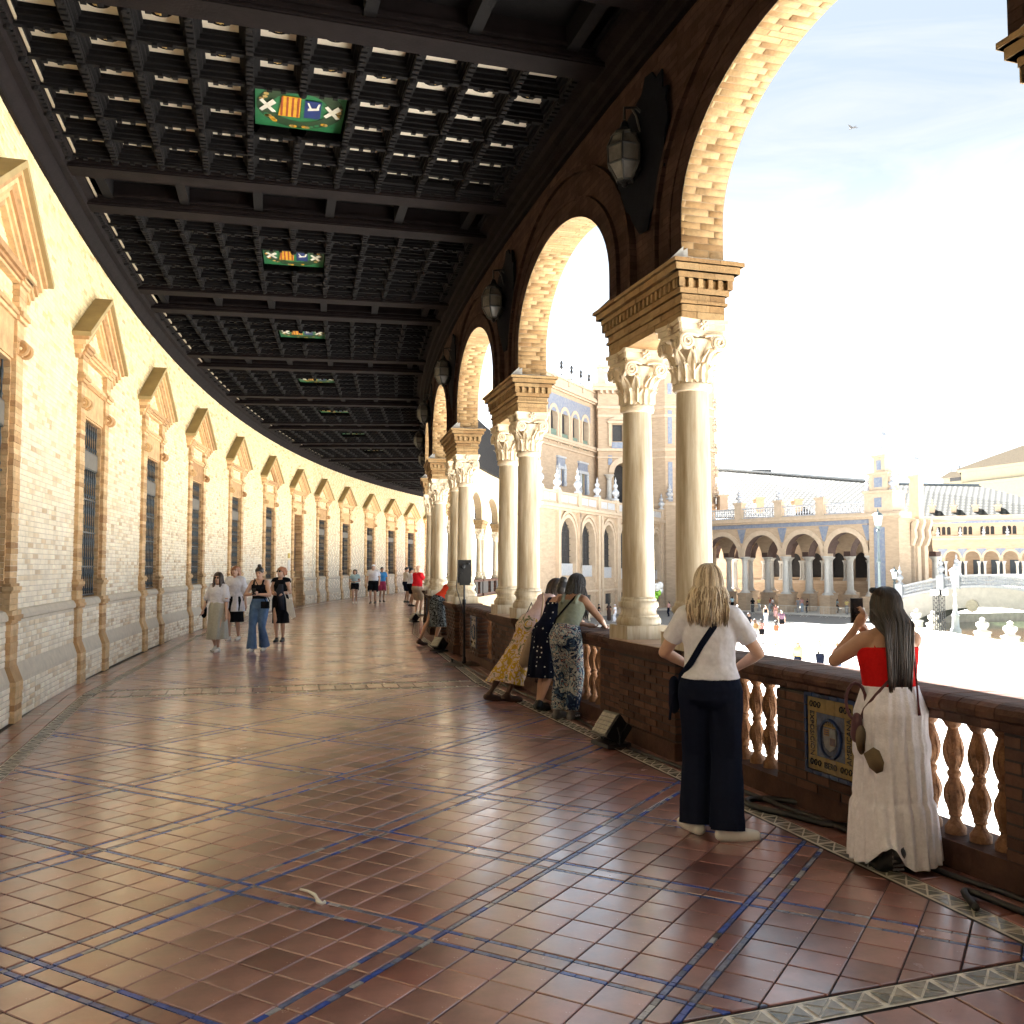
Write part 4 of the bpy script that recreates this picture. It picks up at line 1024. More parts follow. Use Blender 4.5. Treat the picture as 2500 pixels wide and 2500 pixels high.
m_gshadow=M('ground_shadow_grey',(.2,.19,.18),.85,.12,2,.2,20)
def strip_open(mb,u0,u1,z0,z1,ops,dep=.6,d=0.,mw=0,mr=1,mk=2,pane=True):
    """one storey of wall between u0,u1 with openings (ua,ub,za,zb,arched)"""
    cur=u0
    for ua,ub,za,zb,ar in sorted(ops):
        mb.poly([(cur,d,z0),(ua,d,z0),(ua,d,z1),(cur,d,z1)],mw)
        if za>z0+.01: mb.poly([(ua,d,z0),(ub,d,z0),(ub,d,za),(ua,d,za)],mw)
        if ar:
            r_=(ub-ua)/2; c=(ua+ub)/2; n=12; zc=zb-r_*ar; pts=[(ua,za),(ua,zc)]+[(c-r_*math.cos(math.pi*i/n),zc+ar*r_*math.sin(math.pi*i/n)) for i in range(1,n)]+[(ub,zc),(ub,za)]
        else: pts=[(ua,za),(ua,zb),(ub,zb),(ub,za)]
        for (x0,y0),(x1,y1) in zip(pts,pts[1:]):
            if abs(x1-x0)>1e-4: mb.poly([(x0,d,y0),(x1,d,y1),(x1,d,z1),(x0,d,z1)],mw)
            mb.poly([(x0,d,y0),(x1,d,y1),(x1,d-dep,y1),(x0,d-dep,y0)],mr)
        if za>z0+.01: mb.poly([(ua,d,za),(ub,d,za),(ub,d-dep,za),(ua,d-dep,za)],mr)
        if pane: mb.poly([(ua,d-dep,za),(ub,d-dep,za),(ub,d-dep,zb),(ua,d-dep,zb)],mk)
        cur=ub
    mb.poly([(cur,d,z0),(u1,d,z0),(u1,d,z1),(cur,d,z1)],mw)
def archband(mb,ua,ub,zb,ar,w,pr,d=0.,mi=0,legs=0.):
    r_=(ub-ua)/2; c=(ua+ub)/2; zc=zb-r_*ar; n=14
    A=[(c-r_*math.cos(math.pi*i/n),zc+ar*r_*math.sin(math.pi*i/n)) for i in range(n+1)]; B=[(c-(r_+w)*math.cos(math.pi*i/n),zc+(ar*r_+w)*math.sin(math.pi*i/n)) for i in range(n+1)]
    if legs: A=[(ua,zc-legs)]+A+[(ub,zc-legs)]; B=[(ua-w,zc-legs)]+B+[(ub+w,zc-legs)]
    rows=[[mb.V((x,dd,z)) for x,z in L_] for L_,dd in ((A,d),(A,d+pr),(B,d+pr),(B,d))]
    for p,q in zip(rows,rows[1:]):
        for i in range(len(A)-1): mb.F((p[i],p[i+1],q[i+1],q[i]),mi)
def fcolumn(mb,u,d,z0,z1,r_,mi=0,n=10):
    mb.lathe([(r_*1.75,0),(r_*1.75,.10),(r_*1.45,.13),(r_*1.5,.2),(r_*1.15,.26),(r_,.34),(r_*.86,(z1-z0)-.62),(r_*1.05,(z1-z0)-.58),(r_*.92,(z1-z0)-.53),(r_*1.15,(z1-z0)-.3),(r_*1.7,(z1-z0)-.12),(r_*1.8,(z1-z0)-.10),(r_*1.8,z1-z0)],n,(u,d,z0),mi)
def urn(mb,u,d,z,h,r_,mi=0,n=8):
    mb.lathe([(r_*.9,0),(r_*.9,h*.06),(r_*.45,h*.10),(r_*.40,h*.16),(r_*.95,h*.28),(r_,h*.36),(r_*.55,h*.46),(r_*.32,h*.5),(r_*.6,h*.58),(r_*.62,h*.64),(r_*.25,h*.72),(r_*.2,h*.78),(r_*.32,h*.84),(r_*.1,h*.92),(.01,h)],n,(u,d,z),mi)
def balus(mb,u0,u1,d,z0,h,sp=.42,mi=0,mr=0):
    mb.box(u0,u1,d-.16,d+.16,z0+h-.18,z0+h,mr); mb.box(u0,u1,d-.18,d+.18,z0,z0+.14,mr)
    n=max(1,int((u1-u0)/sp))
    for i in range(n):
        c=u0+(i+.5)*(u1-u0)/n; mb.lathe([(.07,0),(.05,.12*h),(.11,.3*h),(.05,.46*h),(.11,.62*h),(.05,.74*h),(.07,.82*h)],6,(c,d,z0+.06),mi,cap=False)
# ------------------------------------------------ pavilion wing on the left (terrace in front)
U=Plane(1312,104.5,1474,122.5); T=Plane(1317,84,1646,124)
pav=E('corner_pavilion',(U.o.x,U.o.y,GZ),'tall pale brick wing with four upper arches and tile framed doors behind a terrace','building')
zc=U.z(1460,990); zs=U.z(1460,1103); zt=zc+2.0
mb=MB(U.xf); ux=lambda x:U.u(x)
strip_open(mb,-.5,U.L,GZ,zs-1.3,[(ux(a),ux(b),U.z((a+b)/2,yb),U.z((a+b)/2,yt),0) for a,b,yt,yb in ((1365,1371,1145,1186),(1417,1427,1158,1207))],.4)
strip_open(mb,-.5,U.L,zs-1.3,zc,[(ux(a),ux(b),U.z((a+b)/2,yb),U.z((a+b)/2,yt),1.) for a,b,yt,yb in ((1343.5,1361,993,1073),(1371,1389,1003,1086),(1397.5,1413,1012,1094),(1423,1437,1021,1101))],.55)
mb.build('wall',[m_fb,m_fb2,m_dark],pav,fix=False)
mb=MB(U.xf)
for z_,h_,pr in ((zs-.25,.25,.35),(zs,.3,.5),(zs-.9,.18,.2),(zc-.2,.2,.3),(zc,.3,.6),(zc+.3,.25,.45),(zc+.55,.75,.12),(zc+1.3,.2,.3)): mb.box(-.6,U.L,-.3,pr,z_,z_+h_)
for i in range(5): mb.box(-.3+U.L*i/4.6,.2+U.L*i/4.6,-.2,.28,zc+.5,zc+1.7)
for a,b,yt in ((1343.5,1361,993),(1371,1389,1003),(1397.5,1413,1012),(1423,1437,1021)): archband(mb,ux(a),ux(b),U.z((a+b)/2,yt),1.,.42,.10,legs=3.2)
mb.build('cornice',m_fb2,pav)
mb=MB(U.xf); z1=U.z(1400,1000); mb.box(ux(1339),ux(1442),.0,.05,U.z(1389,1020)+.2,U.z(1389,975)); mb.build('blue_frieze',m_fblue,pav)
for a,b,yt,yb in ((1343.5,1361,1046,1073),(1371,1389,1060,1086),(1397.5,1413,1069,1094),(1423,1437,1076,1101)):
    mb=MB(U.xf); mb.box(ux(a),ux(b),-.5,-.1,U.z((a+b)/2,yb),U.z((a+b)/2,yt)); mb.build('tiled_parapet',m_fgreen,pav)
for a,b,yt,yb in ((1365,1371,1145,1186),(1417,1427,1158,1207)):
    ua,ub=ux(a),ux(b); z0,z1=U.z((a+b)/2,yb),U.z((a+b)/2,yt); w=.85
    mb=MB(U.xf)
    for s,q in ((-1,ua),(1,ub)): 
        mb.lathe([(.22,0),(.3,.3),(.2,.6),(.24,1.5),(.16,2.6),(.25,z1-z0-.1),(.3,z1-z0)],8,(q+s*.5,.25,z0),1); mb.box(q+s*.5-.35,q+s*.5+.35,0,.12,z0,z1)
    mb.box(ua-w,ub+w,0,.3,z1,z1+.35,1); mb.box(ua-w*.8,ub+w*.8,0,.22,z1+.35,z1+1.3); mb.box(ua-w,ub+w,0,.32,z1+1.3,z1+1.5,1)
    mb.box(ua,ub,-.3,-.2,z1-1.5,z1,2)
    mb.build('tiled_door_surround',[m_fblue,m_fceram,m_fgreen],pav)
mb=MB(U.xf)
for x in (1372,1397,1420,1440):     # iron figures on the parapet
    u=U.u(x); z=zc+1.5; mb.tube([(u,0,z),(u,0,z+1.5)],.035,5); mb.lathe([(.02,0),(.2,.25),(.12,.55),(.2,.8),(.05,1.1)],6,(u,0,z+1.0)); mb.tube([(u-.5,0,z+.35),(u+.6,0,z+.5)],.06,5)
build_split(mb,'iron_finial',m_iron,pav)
mb=MB(U.xf); mb.poly([(-.5,-1.7,zc+.3),(U.L,-1.7,zc+.3),(U.L,-14,zc+.6),(-.5,-14,zc+.6)]); mb.build('flat_roof',m_fb2,pav)
# terrace
ter=E('terrace',(T.o.x,T.o.y,GZ),'lower brick terrace with arches, tile inset parapet and white urns before the tall wing','terrace')
zT=T.z(1521,1228); zB=zT-1.35; tx=lambda x:T.u(x)
ops=[]
for a,b,yt,yb in ((1367,1404,1264,1405),(1418,1451,1274,1408),(1471,1498,1282,1411),(1512,1534,1289,1413),(1553,1572,1295,1414),(1592,1609,1300,1415)):
    ops.append((tx(a),tx(b),T.z((a+b)/2,yb),T.z((a+b)/2,yt),1.15))
mb=MB(T.xf); strip_open(mb,-.2,T.L,GZ+2.6,zB-.5,ops,.6); strip_open(mb,-.2,T.L,GZ,GZ+2.6,[((o[0]+o[1])/2-.9,(o[0]+o[1])/2+.9,GZ+1.2,GZ+2.3,0) for o in ops],.3)
mb.poly([(-.2,0,zB),(T.L,0,zB),(T.L,-9,zB),(-.2,-9,zB)]); mb.build('wall',[m_fb,m_fb2,m_dark],ter,fix=False)
mb=MB(T.xf)
for z_,h_,pr in ((zB-.5,.25,.25),(zB-.25,.3,.5),(GZ+2.6,.2,.25),(GZ,.5,.3)): mb.box(-.3,T.L,-.2,pr,z_,z_+h_)
for o in ops:
    archband(mb,o[0],o[1],o[3],1.15,.32,.12,legs=o[3]-o[2]-1.6); archband(mb,o[0]-.42,o[1]+.42,o[3]+.45,1.1,.25,.2)
    for x in (o[0]-.75,o[1]+.75): mb.box(x-.28,x+.28,0,.35,GZ+.5,zB-.5)
mb.build('mouldings',m_fb2,ter)
mb=MB(T.xf)
for o in ops: mb.box(o[0],o[1],-.5,-.25,o[2],o[2]+1.15)
build_split(mb,'tiled_sill',m_fceram,ter)
mb=MB(T.xf)
for o in ops:
    c=(o[0]+o[1])/2
    for i in range(5): mb.tube([(o[0]+(i+.5)*(o[1]-o[0])/5,-.5,o[2]),(o[0]+(i+.5)*(o[1]-o[0])/5,-.5,o[3]-.6)],.035,4)
    for i in range(7): mb.box(o[0],o[1],-.53,-.47,o[2]+1.2+i*.6,o[2]+1.26+i*.6)
    for i in range(6): mb.tube([(c-.8+i*.32,-.1,GZ+1.2),(c-.8+i*.32,-.1,GZ+2.3)],.04,4)
mb.build('iron_grille',m_iron,ter)
posts=[0.1,tx(1361),tx(1411),tx(1459),tx(1504),tx(1543),tx(1582),tx(1616)]
mb=MB(T.xf)
for a,b in zip(posts,posts[1:]): mb.box(a,b,-.14,.14,zB,zB+.3); mb.box(a,b,-.18,.18,zB+1.1,zB+1.3); mb.box(a,b,-.08,.06,zB+.3,zB+1.1)
for a in posts: mb.box(a-.4,a+.4,-.3,.3,zB,zT+.1)
mb.build('parapet',m_fb2,ter)
mb=MB(T.xf)
for a,b in list(zip(posts,posts[1:])):
    w=(b-a-.8)/2
    for i in range(2): mb.box(a+.55+i*w,a+.25+(i+1)*w,.06,.10,zB+.35,zB+1.05)
build_split(mb,'tile_inset',m_fceram,ter)
mb=MB(T.xf)
for i,a in enumerate(posts): urn(mb,a,0,zT+.1,2.6 if i%2==0 else 2.1,.42)
build_split(mb,'ceramic_urn',m_fceram,ter)
# ------------------------------------------------ tower
W=Plane(1462,119,1750,121)
tow=E('brick_tower',(W.o.x,W.o.y,GZ),'square brick tower with blue tile strips and balustraded top behind the near columns','tower')
wx=lambda x:W.u(x); zz=lambda x,y:W.z(x,y)
zk=zz(1480,945)
mb=MB(W.xf); 
strip_open(mb,0,wx(1590),GZ,zz(1520,1100),[(wx(1500),wx(1548),zz(1520,1235),zz(1520,1130),1.)],3.,mk=2)
strip_open(mb,0,wx(1590),zz(1520,1100),zk,[(wx(1497),wx(1522),zz(1510,1078),zz(1510,1037),0)],.35)
mb.poly([(0,0,GZ),(0,-14,GZ),(0,-14,zk),(0,0,zk)]); mb.poly([(0,0,zk),(W.L,0,zk),(W.L,-14,zk),(0,-14,zk)])
mb.build('wall',[m_fb,m_fb2,m_dark],tow,fix=False)
mb=MB(W.xf); a,b=wx(1590),W.L; zh=zz(1620,900)     # projecting faceted stair turret
fac=[(a,-.1),(a+1.6,1.3),(a+4.2,1.3),(b-1.3,1.3),(b,-.1),(b,-9),(a,-9)]
for (x0,d0),(x1,d1) in zip(fac,fac[1:]+fac[:1]): mb.poly([(x0,d0,GZ),(x1,d1,GZ),(x1,d1,zh),(x0,d0,zh)])
mb.poly([(x,d_,zh) for x,d_ in fac]); mb.build('turret_wall',m_fb,tow)
mb=MB(W.xf)
def band(z_,h_,pr):
    mb.box(-pr*.6,a,-.5,pr,z_,z_+h_)
    q=[(a-.1,-.1),(a+1.6-.1,1.3+pr*.7),(b-1.2,1.3+pr*.7),(b+pr,-.1)]; mb.prism([(x,d_,z_) for x,d_ in q],(0,0,h_))
for y,h_,pr in ((1000,.35,.3),(1020,.3,.15),(1103,.35,.35),(1120,.2,.2),(1235,.3,.3)): band(zz(1560,y),h_,pr)
mb.box(-.9,a,-3,.9,zk-.1,zk+.35); mb.box(-.6,a,-2,.6,zk-.5,zk-.1); band(zh-.2,.3,.6); band(zh-.9,.3,.3)
for i in range(9): mb.box(.2+i*.75,.5+i*.75,0,.55,zk-.9,zk-.45)
for x in (1452+16,1590): 
    u=wx(x); mb.box(u-.5,u+.5,-.5,.5,zk+.35,zk+2.2)
mb.box(a+1.2,a+3.4,-2.2,.4,zh,zh+2.4); mb.box(a+.9,a+3.7,-2.5,.7,zh+2.4,zh+2.7)
archband(mb,wx(1500),wx(1548),zz(1520,1130),1.,.7,.25); 
for p in (wx(1497)-.35,wx(1522)+.35): mb.box(p-.2,p+.2,0,.25,zz(1510,1090),zz(1510,1030))
mb.box(wx(1497)-.7,wx(1522)+.7,0,.4,zz(1510,1034),zz(1510,1028)); mb.prism([(wx(1497)-.6,0,zz(1510,1026)),(wx(1522)+.6,0,zz(1510,1026)),((wx(1497)+wx(1522))/2,0,zz(1510,1016))],(0,.3,0))
mb.build('mouldings',m_fb2,tow)
mb=MB(W.xf)
for yt,yb in ((940,966),(1005,1086),(1130,1226)): mb.box(a+1.95,a+2.5,1.28,1.36,zz(1605,yb),zz(1605,yt))
mb.box(wx(1497)-.1,wx(1522)+.1,0,.12,zz(1510,1100),zz(1510,1080)); mb.box(wx(1486),wx(1496),.0,.1,zz(1490,1135),zz(1490,1112))
build_split(mb,'blue_tile_strip',m_fblue,tow)
mb=MB(W.xf); 
for yt,yb,w in ((1042,1080,.5),(1150,1230,.55)):
    c=a+4.0; strip=1; mb.box(c-w,c+w,1.27,1.34,zz(1625,yb),zz(1625,yt))
build_split(mb,'dark_window',m_dark,tow)
mb=MB(W.xf); fcolumn(mb,wx(1487),.35,zz(1487,1222),zz(1487,1160),.36,0,12); urn(mb,wx(1503),.6,zz(1503,1222),1.9,.4,1); urn(mb,wx(1458)+.5,0,zk+2.2,2.6,.38,1); urn(mb,wx(1625),2.0,zz(1625,1222),2.,.5,1)
for x in (1742,1750,1756): 
    for y in (1000,1055,1110,1165,1215): urn(mb,wx(x)-.3,.2,zz(1740,y),2.0,.36,2)
build_split(mb,'column_or_urn',[m_fw,m_fceram,m_fb2],tow,40)
mb=MB(W.xf); balus(mb,wx(1476),a-.4,.2,zk+.35,1.3,.35); mb.build('roof_railing',m_fceram,tow)
# ------------------------------------------------ portico with three rows of arches
Pp=Plane(1630,121,2196,95.2)
por=E('arcaded_portico',(Pp.o.x,Pp.o.y,GZ),'brick portico on white columns with blue tile frieze and balustrade across the plaza','building')
px=[1630,1718,1812,1911,2013,2120]; pu=[Pp.u(x) for x in px]
zp1,zc0,zc1=-1.75,-1.5,2.75; zcr,zr,zf,zco=5.25,5.95,6.55,7.0
rows=[0,-4.2,-8.4,-12.6]
shf=MB(Pp.xf); ped=MB(Pp.xf); 
mb=MB(Pp.xf)
for ri,d in enumerate(rows):
    for i,(a,b) in enumerate(zip(pu,pu[1:])):
        aa,bb=a+.42,b-.42
        strip_open(mb,a,b,zc1+.55,zf if ri==0 else zcr+.9,[(aa,bb,zc1+.55,zcr,1.0)],1.0,d,0,1,2,pane=False)
        if ri==0: archband(mb,aa,bb,zcr,1.0,.55,.12,d,3)
        mb.poly([(aa,d-1.0,zcr+.9),(bb,d-1.0,zcr+.9),(bb,d-1,zcr+.4),(aa,d-1,zcr+.4)],1)
    for u in pu:
        mb.box(u-.42,u+.42,d-1.0,d+.02,zc1,zc1+.55,3 if ri==0 else 1)
        ped.box(u-.62,u+.62,d-1.1,d+.12,GZ,zp1); ped.box(u-.7,u+.7,d-1.2,d+.2,zp1,zc0)
        fcolumn(shf,u,d-.5,zc0,zc1,.36,0,12)
mb.poly([(pu[0],0,zcr+.92),(pu[-1],0,zcr+.92),(pu[-1],-14,zcr+.92),(pu[0],-14,zcr+.92)],1)
mb.build('arches',[m_fb,m_vault,m_dark,m_fb2],por,fix=False)
for nm,b_,mt in (('column_pedestal',ped,m_fb),('white_column',shf,m_fw)): build_split(b_,nm,mt,por,40)
mb=MB(Pp.xf); ue=Pp.L+.2
mb.box(pu[-1]+.35,ue,-4.4,.3,GZ,zf); mb.box(pu[0]-6,pu[0],-.3,0,zc1,zf); mb.box(pu[-1]+.2,ue+.1,-1.8,.45,GZ,zp1+.2)
mb.box(pu[0]-6,ue,-13,-.02,zf,zf+.1); mb.build('corner_pier',m_fb,por)
mb=MB(Pp.xf)
for z_,h_,pr in ((zf,.22,.25),(zf+.22,.3,.55),(zf+.52,.15,.4)): mb.box(pu[0]-6,ue+.2,-1.8,pr,z_,z_+h_)
zb=zf+.67; bp_=[Pp.u(x) for x in (1716,1807,1905,2007,2120)]
for u in bp_[:-1]: mb.box(u-.5,u+.5,-.5,.3,zb,zb+1.7); mb.box(u-.65,u+.65,-.6,.4,zb+1.7,zb+1.95)
q=Pp.u(2152); mb.box(q-1.7,q+1.5,-2.2,.2,zb,zb+2.0); mb.box(q-1.85,q+1.65,-2.4,.35,zb+2.0,zb+2.25); mb.box(q-1.15,q+.95,-2,.1,zb+2.25,zb+3.9); mb.box(q-1.3,q+1.1,-2.2,.25,zb+3.9,zb+4.15); mb.box(q-.75,q+.55,-1.5,-.1,zb+4.15,zb+5.7); mb.box(q-.9,q+.7,-1.7,.05,zb+5.7,zb+5.95)
q2=Pp.u(2190); mb.box(q2-.35,q2+.65,-4.2,-3.2,zf,zb+3.6); mb.box(q2-.45,q2+.75,-4.3,-3.1,zb+3.6,zb+3.85)
mb.build('cornice',m_fb2,por)
mb=MB(Pp.xf)
for u in bp_[:-1]: urn(mb,u,0,zb+1.95,1.7,.42)
for du in (-1.5,1.3): urn(mb,q+du,-.2,zb+2.3,1.9,.4)
mb.lathe([(.7,0),(.55,.4),(.5,.7),(.28,.9),(.35,1.1),(.8,1.7),(.78,2.0),(.35,2.35),(.2,2.5),(.35,2.8),(.12,3.1),(.1,4.0),(.02,4.9)],10,(q-.1,-.8,zb+5.95)); mb.lathe([(.55,0),(.42,.4),(.2,.8),(.6,1.4),(.58,1.7),(.2,2.1),(.12,2.4),(.08,3.2),(.02,4.0)],10,(q2+.15,-3.7,zb+3.85))
build_split(mb,'ceramic_finial',m_fceram,por)
mb=MB(Pp.xf)
for a,b in zip([pu[0]-4]+bp_,bp_): balus(mb,a+.5,(b-.5 if b!=bp_[-1] else b-.6),-.1,zb,1.25,.33)
mb.build('balustrade',m_fceram,por)
mb=MB(Pp.xf); mb.box(pu[0]-5,pu[-1]+.2,0,.06,zf-.45,zf-.02)
for i,u in enumerate(pu): mb.prism([(u-.62,0,zf-.55),(u+.62,0,zf-.55),(u+.12,0,zcr-.9),(u-.12,0,zcr-.9)],(0,.05,0))
mb.box(Pp.u(2140),Pp.u(2166),.3,.36,-1.0,zf-.9); mb.box(q-.55,q+.35,.1,.16,zb+2.6,zb+3.6); mb.box(q-.5,q+.3,.2,.26,zb+.5,zb+1.5); mb.box(q-.35,q+.15,-.1,-.04,zb+4.4,zb+5.4)
build_split(mb,'blue_frieze',m_fblue,por)
# the wing behind the portico, seen through its arches
mb=MB(Pp.xf); ops=[(pu[0]+2.2+i*3.3,pu[0]+4.2+i*3.3,.2,3.4,1.) for i in range(7)]
ue2=pu[-1]-5.2; ops=ops[:5]; strip_open(mb,pu[0]-16,ue2,-.6,zf,ops,.5,-17.5); mb.box(pu[0]-16,ue2,-17.6,-17.3,GZ,-.6); mb.box(pu[0]-16,ue2,-17.5,-17.2,-.6,-.2,1)
mb.build('rear_wall',[m_fb,m_fb2,m_dark],por,fix=False)
mb=MB(Pp.xf)
for o_ in ops:
    for x in (o_[0]-.45,o_[1]+.45): fcolumn(mb,x,-17.0,-.2,2.4,.2,0,8)
build_split(mb,'white_column',m_fw,por,40)
# end wall of the portico going back, with scroll buttresses
S=Pp.off(0); mb=MB(Pp.xf)
for k in range(3):
    d=-1.7-k*.95; mb.box(ue-1.2,ue+.0+.22*k,d-.75,d-.1,GZ,zf-.5)
    pts=[(ue+.1,zf-.5),(ue+.65,zf-.1),(ue+.7,zf-.4),(ue+.42,zf-1.2),(ue+.5,zf-1.9),(ue+.15,zf-2.8),(ue,zf-2.8)]
    mb.prism([(x+.22*k,d-.15,z_) for x,z_ in pts],(0,-.5,0))
build_split(mb,'scroll_buttress',m_fb2,por)
# ------------------------------------------------ glazed roofs
def roof_mat():
    m=M('glazed_roof',(.5,.5,.46),.85,.1,3,spec=.08); t=m.node_tree; N=t.nodes; K=t.links.new; b=N['Principled BSDF']
    c=N.new('ShaderNodeTexCoord'); mp_=N.new('ShaderNodeMapping'); mp_.inputs['Scale'].default_value=(1.35,1.9,0); mp_.inputs['Rotation'].default_value=(0,0,R(0)); K(c.outputs['Object'],mp_.inputs[0])
    v=N.new('ShaderNodeTexVoronoi'); v.voronoi_dimensions='2D'; v.inputs['Randomness'].default_value=.05; v.inputs['Scale'].default_value=1; K(mp_.outputs[0],v.inputs['Vector'])
    r_=N.new('ShaderNodeValToRGB'); r_.color_ramp.elements[0].position=.26; r_.color_ramp.elements[0].color=(.125,.123,.11,1); r_.color_ramp.elements[1].position=.36; r_.color_ramp.elements[1].color=(.037,.038,.035,1); K(v.outputs['Distance'],r_.inputs[0]); K(r_.outputs[0],b.inputs['Base Color'])
    bp=N.new('ShaderNodeBump'); bp.inputs['Distance'].default_value=.15; bp.inputs['Strength'].default_value=.5; bp.invert=True; K(v.outputs['Distance'],bp.inputs['Height']); K(bp.outputs[0],b.inputs['Normal']); return m
m_roof=roof_mat()
def roofplane(name,A,B,C,D,parent=None,**kw):
    """A,B eave ends, C,D ridge ends (world); local x along the eave, y up the slope"""
    A,B,C,D=map(Vector,(A,B,C,D)); x=(B-A).normalized(); n=x.cross(D-A).normalized(); y=n.cross(x); m=Matrix((x,y,n)).transposed().to_4x4(); m.translation=A; inv=m.inverted()
    mb=MB(); P=[inv@p for p in (A,B,C,D)]; mb.prism([(p.x,p.y,p.z) for p in P],(0,0,-.25))
    for k in range(int(P[1].x/ .55)): 
        pass
    o=mb.build(name,m_roof,None,inv=False); col.objects.unlink(o); o.matrix_basis=m; link(o,parent,True); 
    return setp(o,**kw)
rp=E('tiled_roof',at(1900,1240,128),'long pale glazed tile roof rising behind the portico balustrade','roof')
A=at(1742,1262,128); B=at(2220,1262,108); C=at(2150,1179,120); D=at(1748,1147,141)
roofplane('roof_slope',A,B,C,D,rp)
mb=MB(); mb.tube([tuple(D+Vector((0,0,.1))),tuple(C+Vector((0,0,.1)))],.28,6); mb.build('ridge',M('ridge_tiles',(.16,.18,.19),.5,.2,6),rp)
mb=MB()
for x,y in ((1765,1222),(1853,1228),(1947,1232),(2040,1236)): p=at(x,y,120); mb.box(p.x-.5,p.x+.5,p.y-.5,p.y+1.5,p.z-1.2,p.z+.5); mb.box(p.x-.65,p.x+.65,p.y-.6,p.y+1.5,p.z+.5,p.z+.7)
build_split(mb,'dormer',m_fb2,rp)
# ------------------------------------------------ curved wing on the right
Q=Plane(2200,135,2520,127)
rw=E('right_wing',(Q.o.x,Q.o.y,GZ),'two storey curved wing at the right with paired white columns and small triple windows','building')
cx=[2229,2279,2326,2374.6,2420.5,2468,2514]; qu=[Q.u(x) for x in cx]; hw_=(qu[1]-qu[0])*.345
zfl=Q.z(2300,1425); zrl=Q.z(2300,1411); zca=Q.z(2300,1370); zar=Q.z(2300,1346); zst=Q.z(2300,1318); zw0=Q.z(2300,1308); zw1=Q.z(2300,1285); zev=Q.z(2300,1262)
mb=MB(Q.xf); strip_open(mb,-3,Q.L+3,zca,zst,[(u-hw_,u+hw_,zca,zar,1.) for u in qu],.7,pane=False)
ops=[]
for c in (2253.6,2306,2358.7,2413,2467,2520): 
    for k in (-12.5,0,12.5): ops.append((Q.u(c+k)-.24,Q.u(c+k)+.24,zw0+.12,zw1-.05,1.))
strip_open(mb,-3,Q.L+3,zst,zev-.4,ops,.35)
mb.poly([(-3,0,GZ),(Q.L+3,0,GZ),(Q.L+3,0,zrl),(-3,0,zrl)]); mb.poly([(-3,-5.5,GZ),(Q.L+3,-5.5,GZ),(Q.L+3,-5.5,zev),(-3,-5.5,zev)]); mb.poly([(-3,-5.5,zar+.5),(Q.L+3,-5.5,zar+.5),(Q.L+3,-.7,zar+.5),(-3,-.7,zar+.5)],3)
mb.poly([(-3,-5.5,zrl-.8),(Q.L+3,-5.5,zrl-.8),(Q.L+3,0,zrl-.8),(-3,0,zrl-.8)])
mb.build('wall',[m_fb,m_fb2,m_dark,m_vault],rw,fix=False)
mb=MB(Q.xf)
for z_,h_,pr in ((zst,.25,.3),(zst+.25,.15,.15),(zw0-.25,.2,.2),(zev-.45,.25,.25),(zev-.2,.3,.5),(zrl-.2,.2,.2),(zrl-.9,.15,.15)): mb.box(-3,Q.L+3,-.2,pr,z_,z_+h_)
for u in qu: archband(mb,u-hw_,u+hw_,zar,1.,.26,.08)
for i in range(14): x=Q.u(2226)+i*(qu[1]-qu[0])*.5; mb.box(x-.12,x+.12,0,.16,zst+.3,zw0-.2)
mb.build('cornice',m_fb2,rw)
mb=MB(Q.xf)
for a,b in zip([qu[0]-(qu[1]-qu[0])]+qu,qu):
    c=(a+b)/2
    for s in (-.36,.36): fcolumn(mb,c+s,-.35,zrl,zca,.17,0,8)
build_split(mb,'white_column',m_fw,rw,40)
mb=MB(Q.xf)
for a,b in zip([qu[0]-(qu[1]-qu[0])]+qu,qu): c=(a+b)/2; mb.prism([(c-.65,0,zar+.35),(c+.65,0,zar+.35),(c+.1,0,zca+.5),(c-.1,0,zca+.5)],(0,.04,0))
mb.box(-3,Q.L+3,0,.05,zev-.95,zev-.6); build_split(mb,'blue_spandrel',m_fblue,rw)
mb=MB(Q.xf)
for u in qu: mb.box(u-.2,u+1.25,-5.5,-5.4,zrl-.8,zca+.2)
build_split(mb,'dark_door',M('dark_glazing',(.03,.045,.06),.3,.2,4),rw)
mb=MB(Q.xf)
for c in (2248,2292,2347,2404,2462): urn(mb,Q.u(c),.3,zw0-.05,1.3,.26)
build_split(mb,'urn',m_fceram,rw)
roofplane('roof_slope',Q.xf(-3,.5,zev+.05),Q.xf(Q.L+6,.5,zev+.05),tuple(at(2391,1186,141)),tuple(at(2150,1182,146)),rw)
mb=MB(); mb.tube([tuple(at(2150,1182,146)),tuple(at(2391,1186,141))],.3,6); mb.build('ridge',MATS['ridge_tiles'],rw)
mb=MB(Q.xf)
for x in (2226,2278,2331,2385,2440): 
    u=Q.u(x); z_=Q.z(x,1258); mb.box(u-.35,u+.35,-1.6,-.6,z_,z_+1.3); mb.box(u-.5,u+.5,-1.7,-.5,z_+1.3,z_+1.5); mb.tube([(u,-1.1,z_+1.5),(u,-1.1,z_+2.3)],.08,5)
build_split(mb,'dormer',m_fb2,rw)
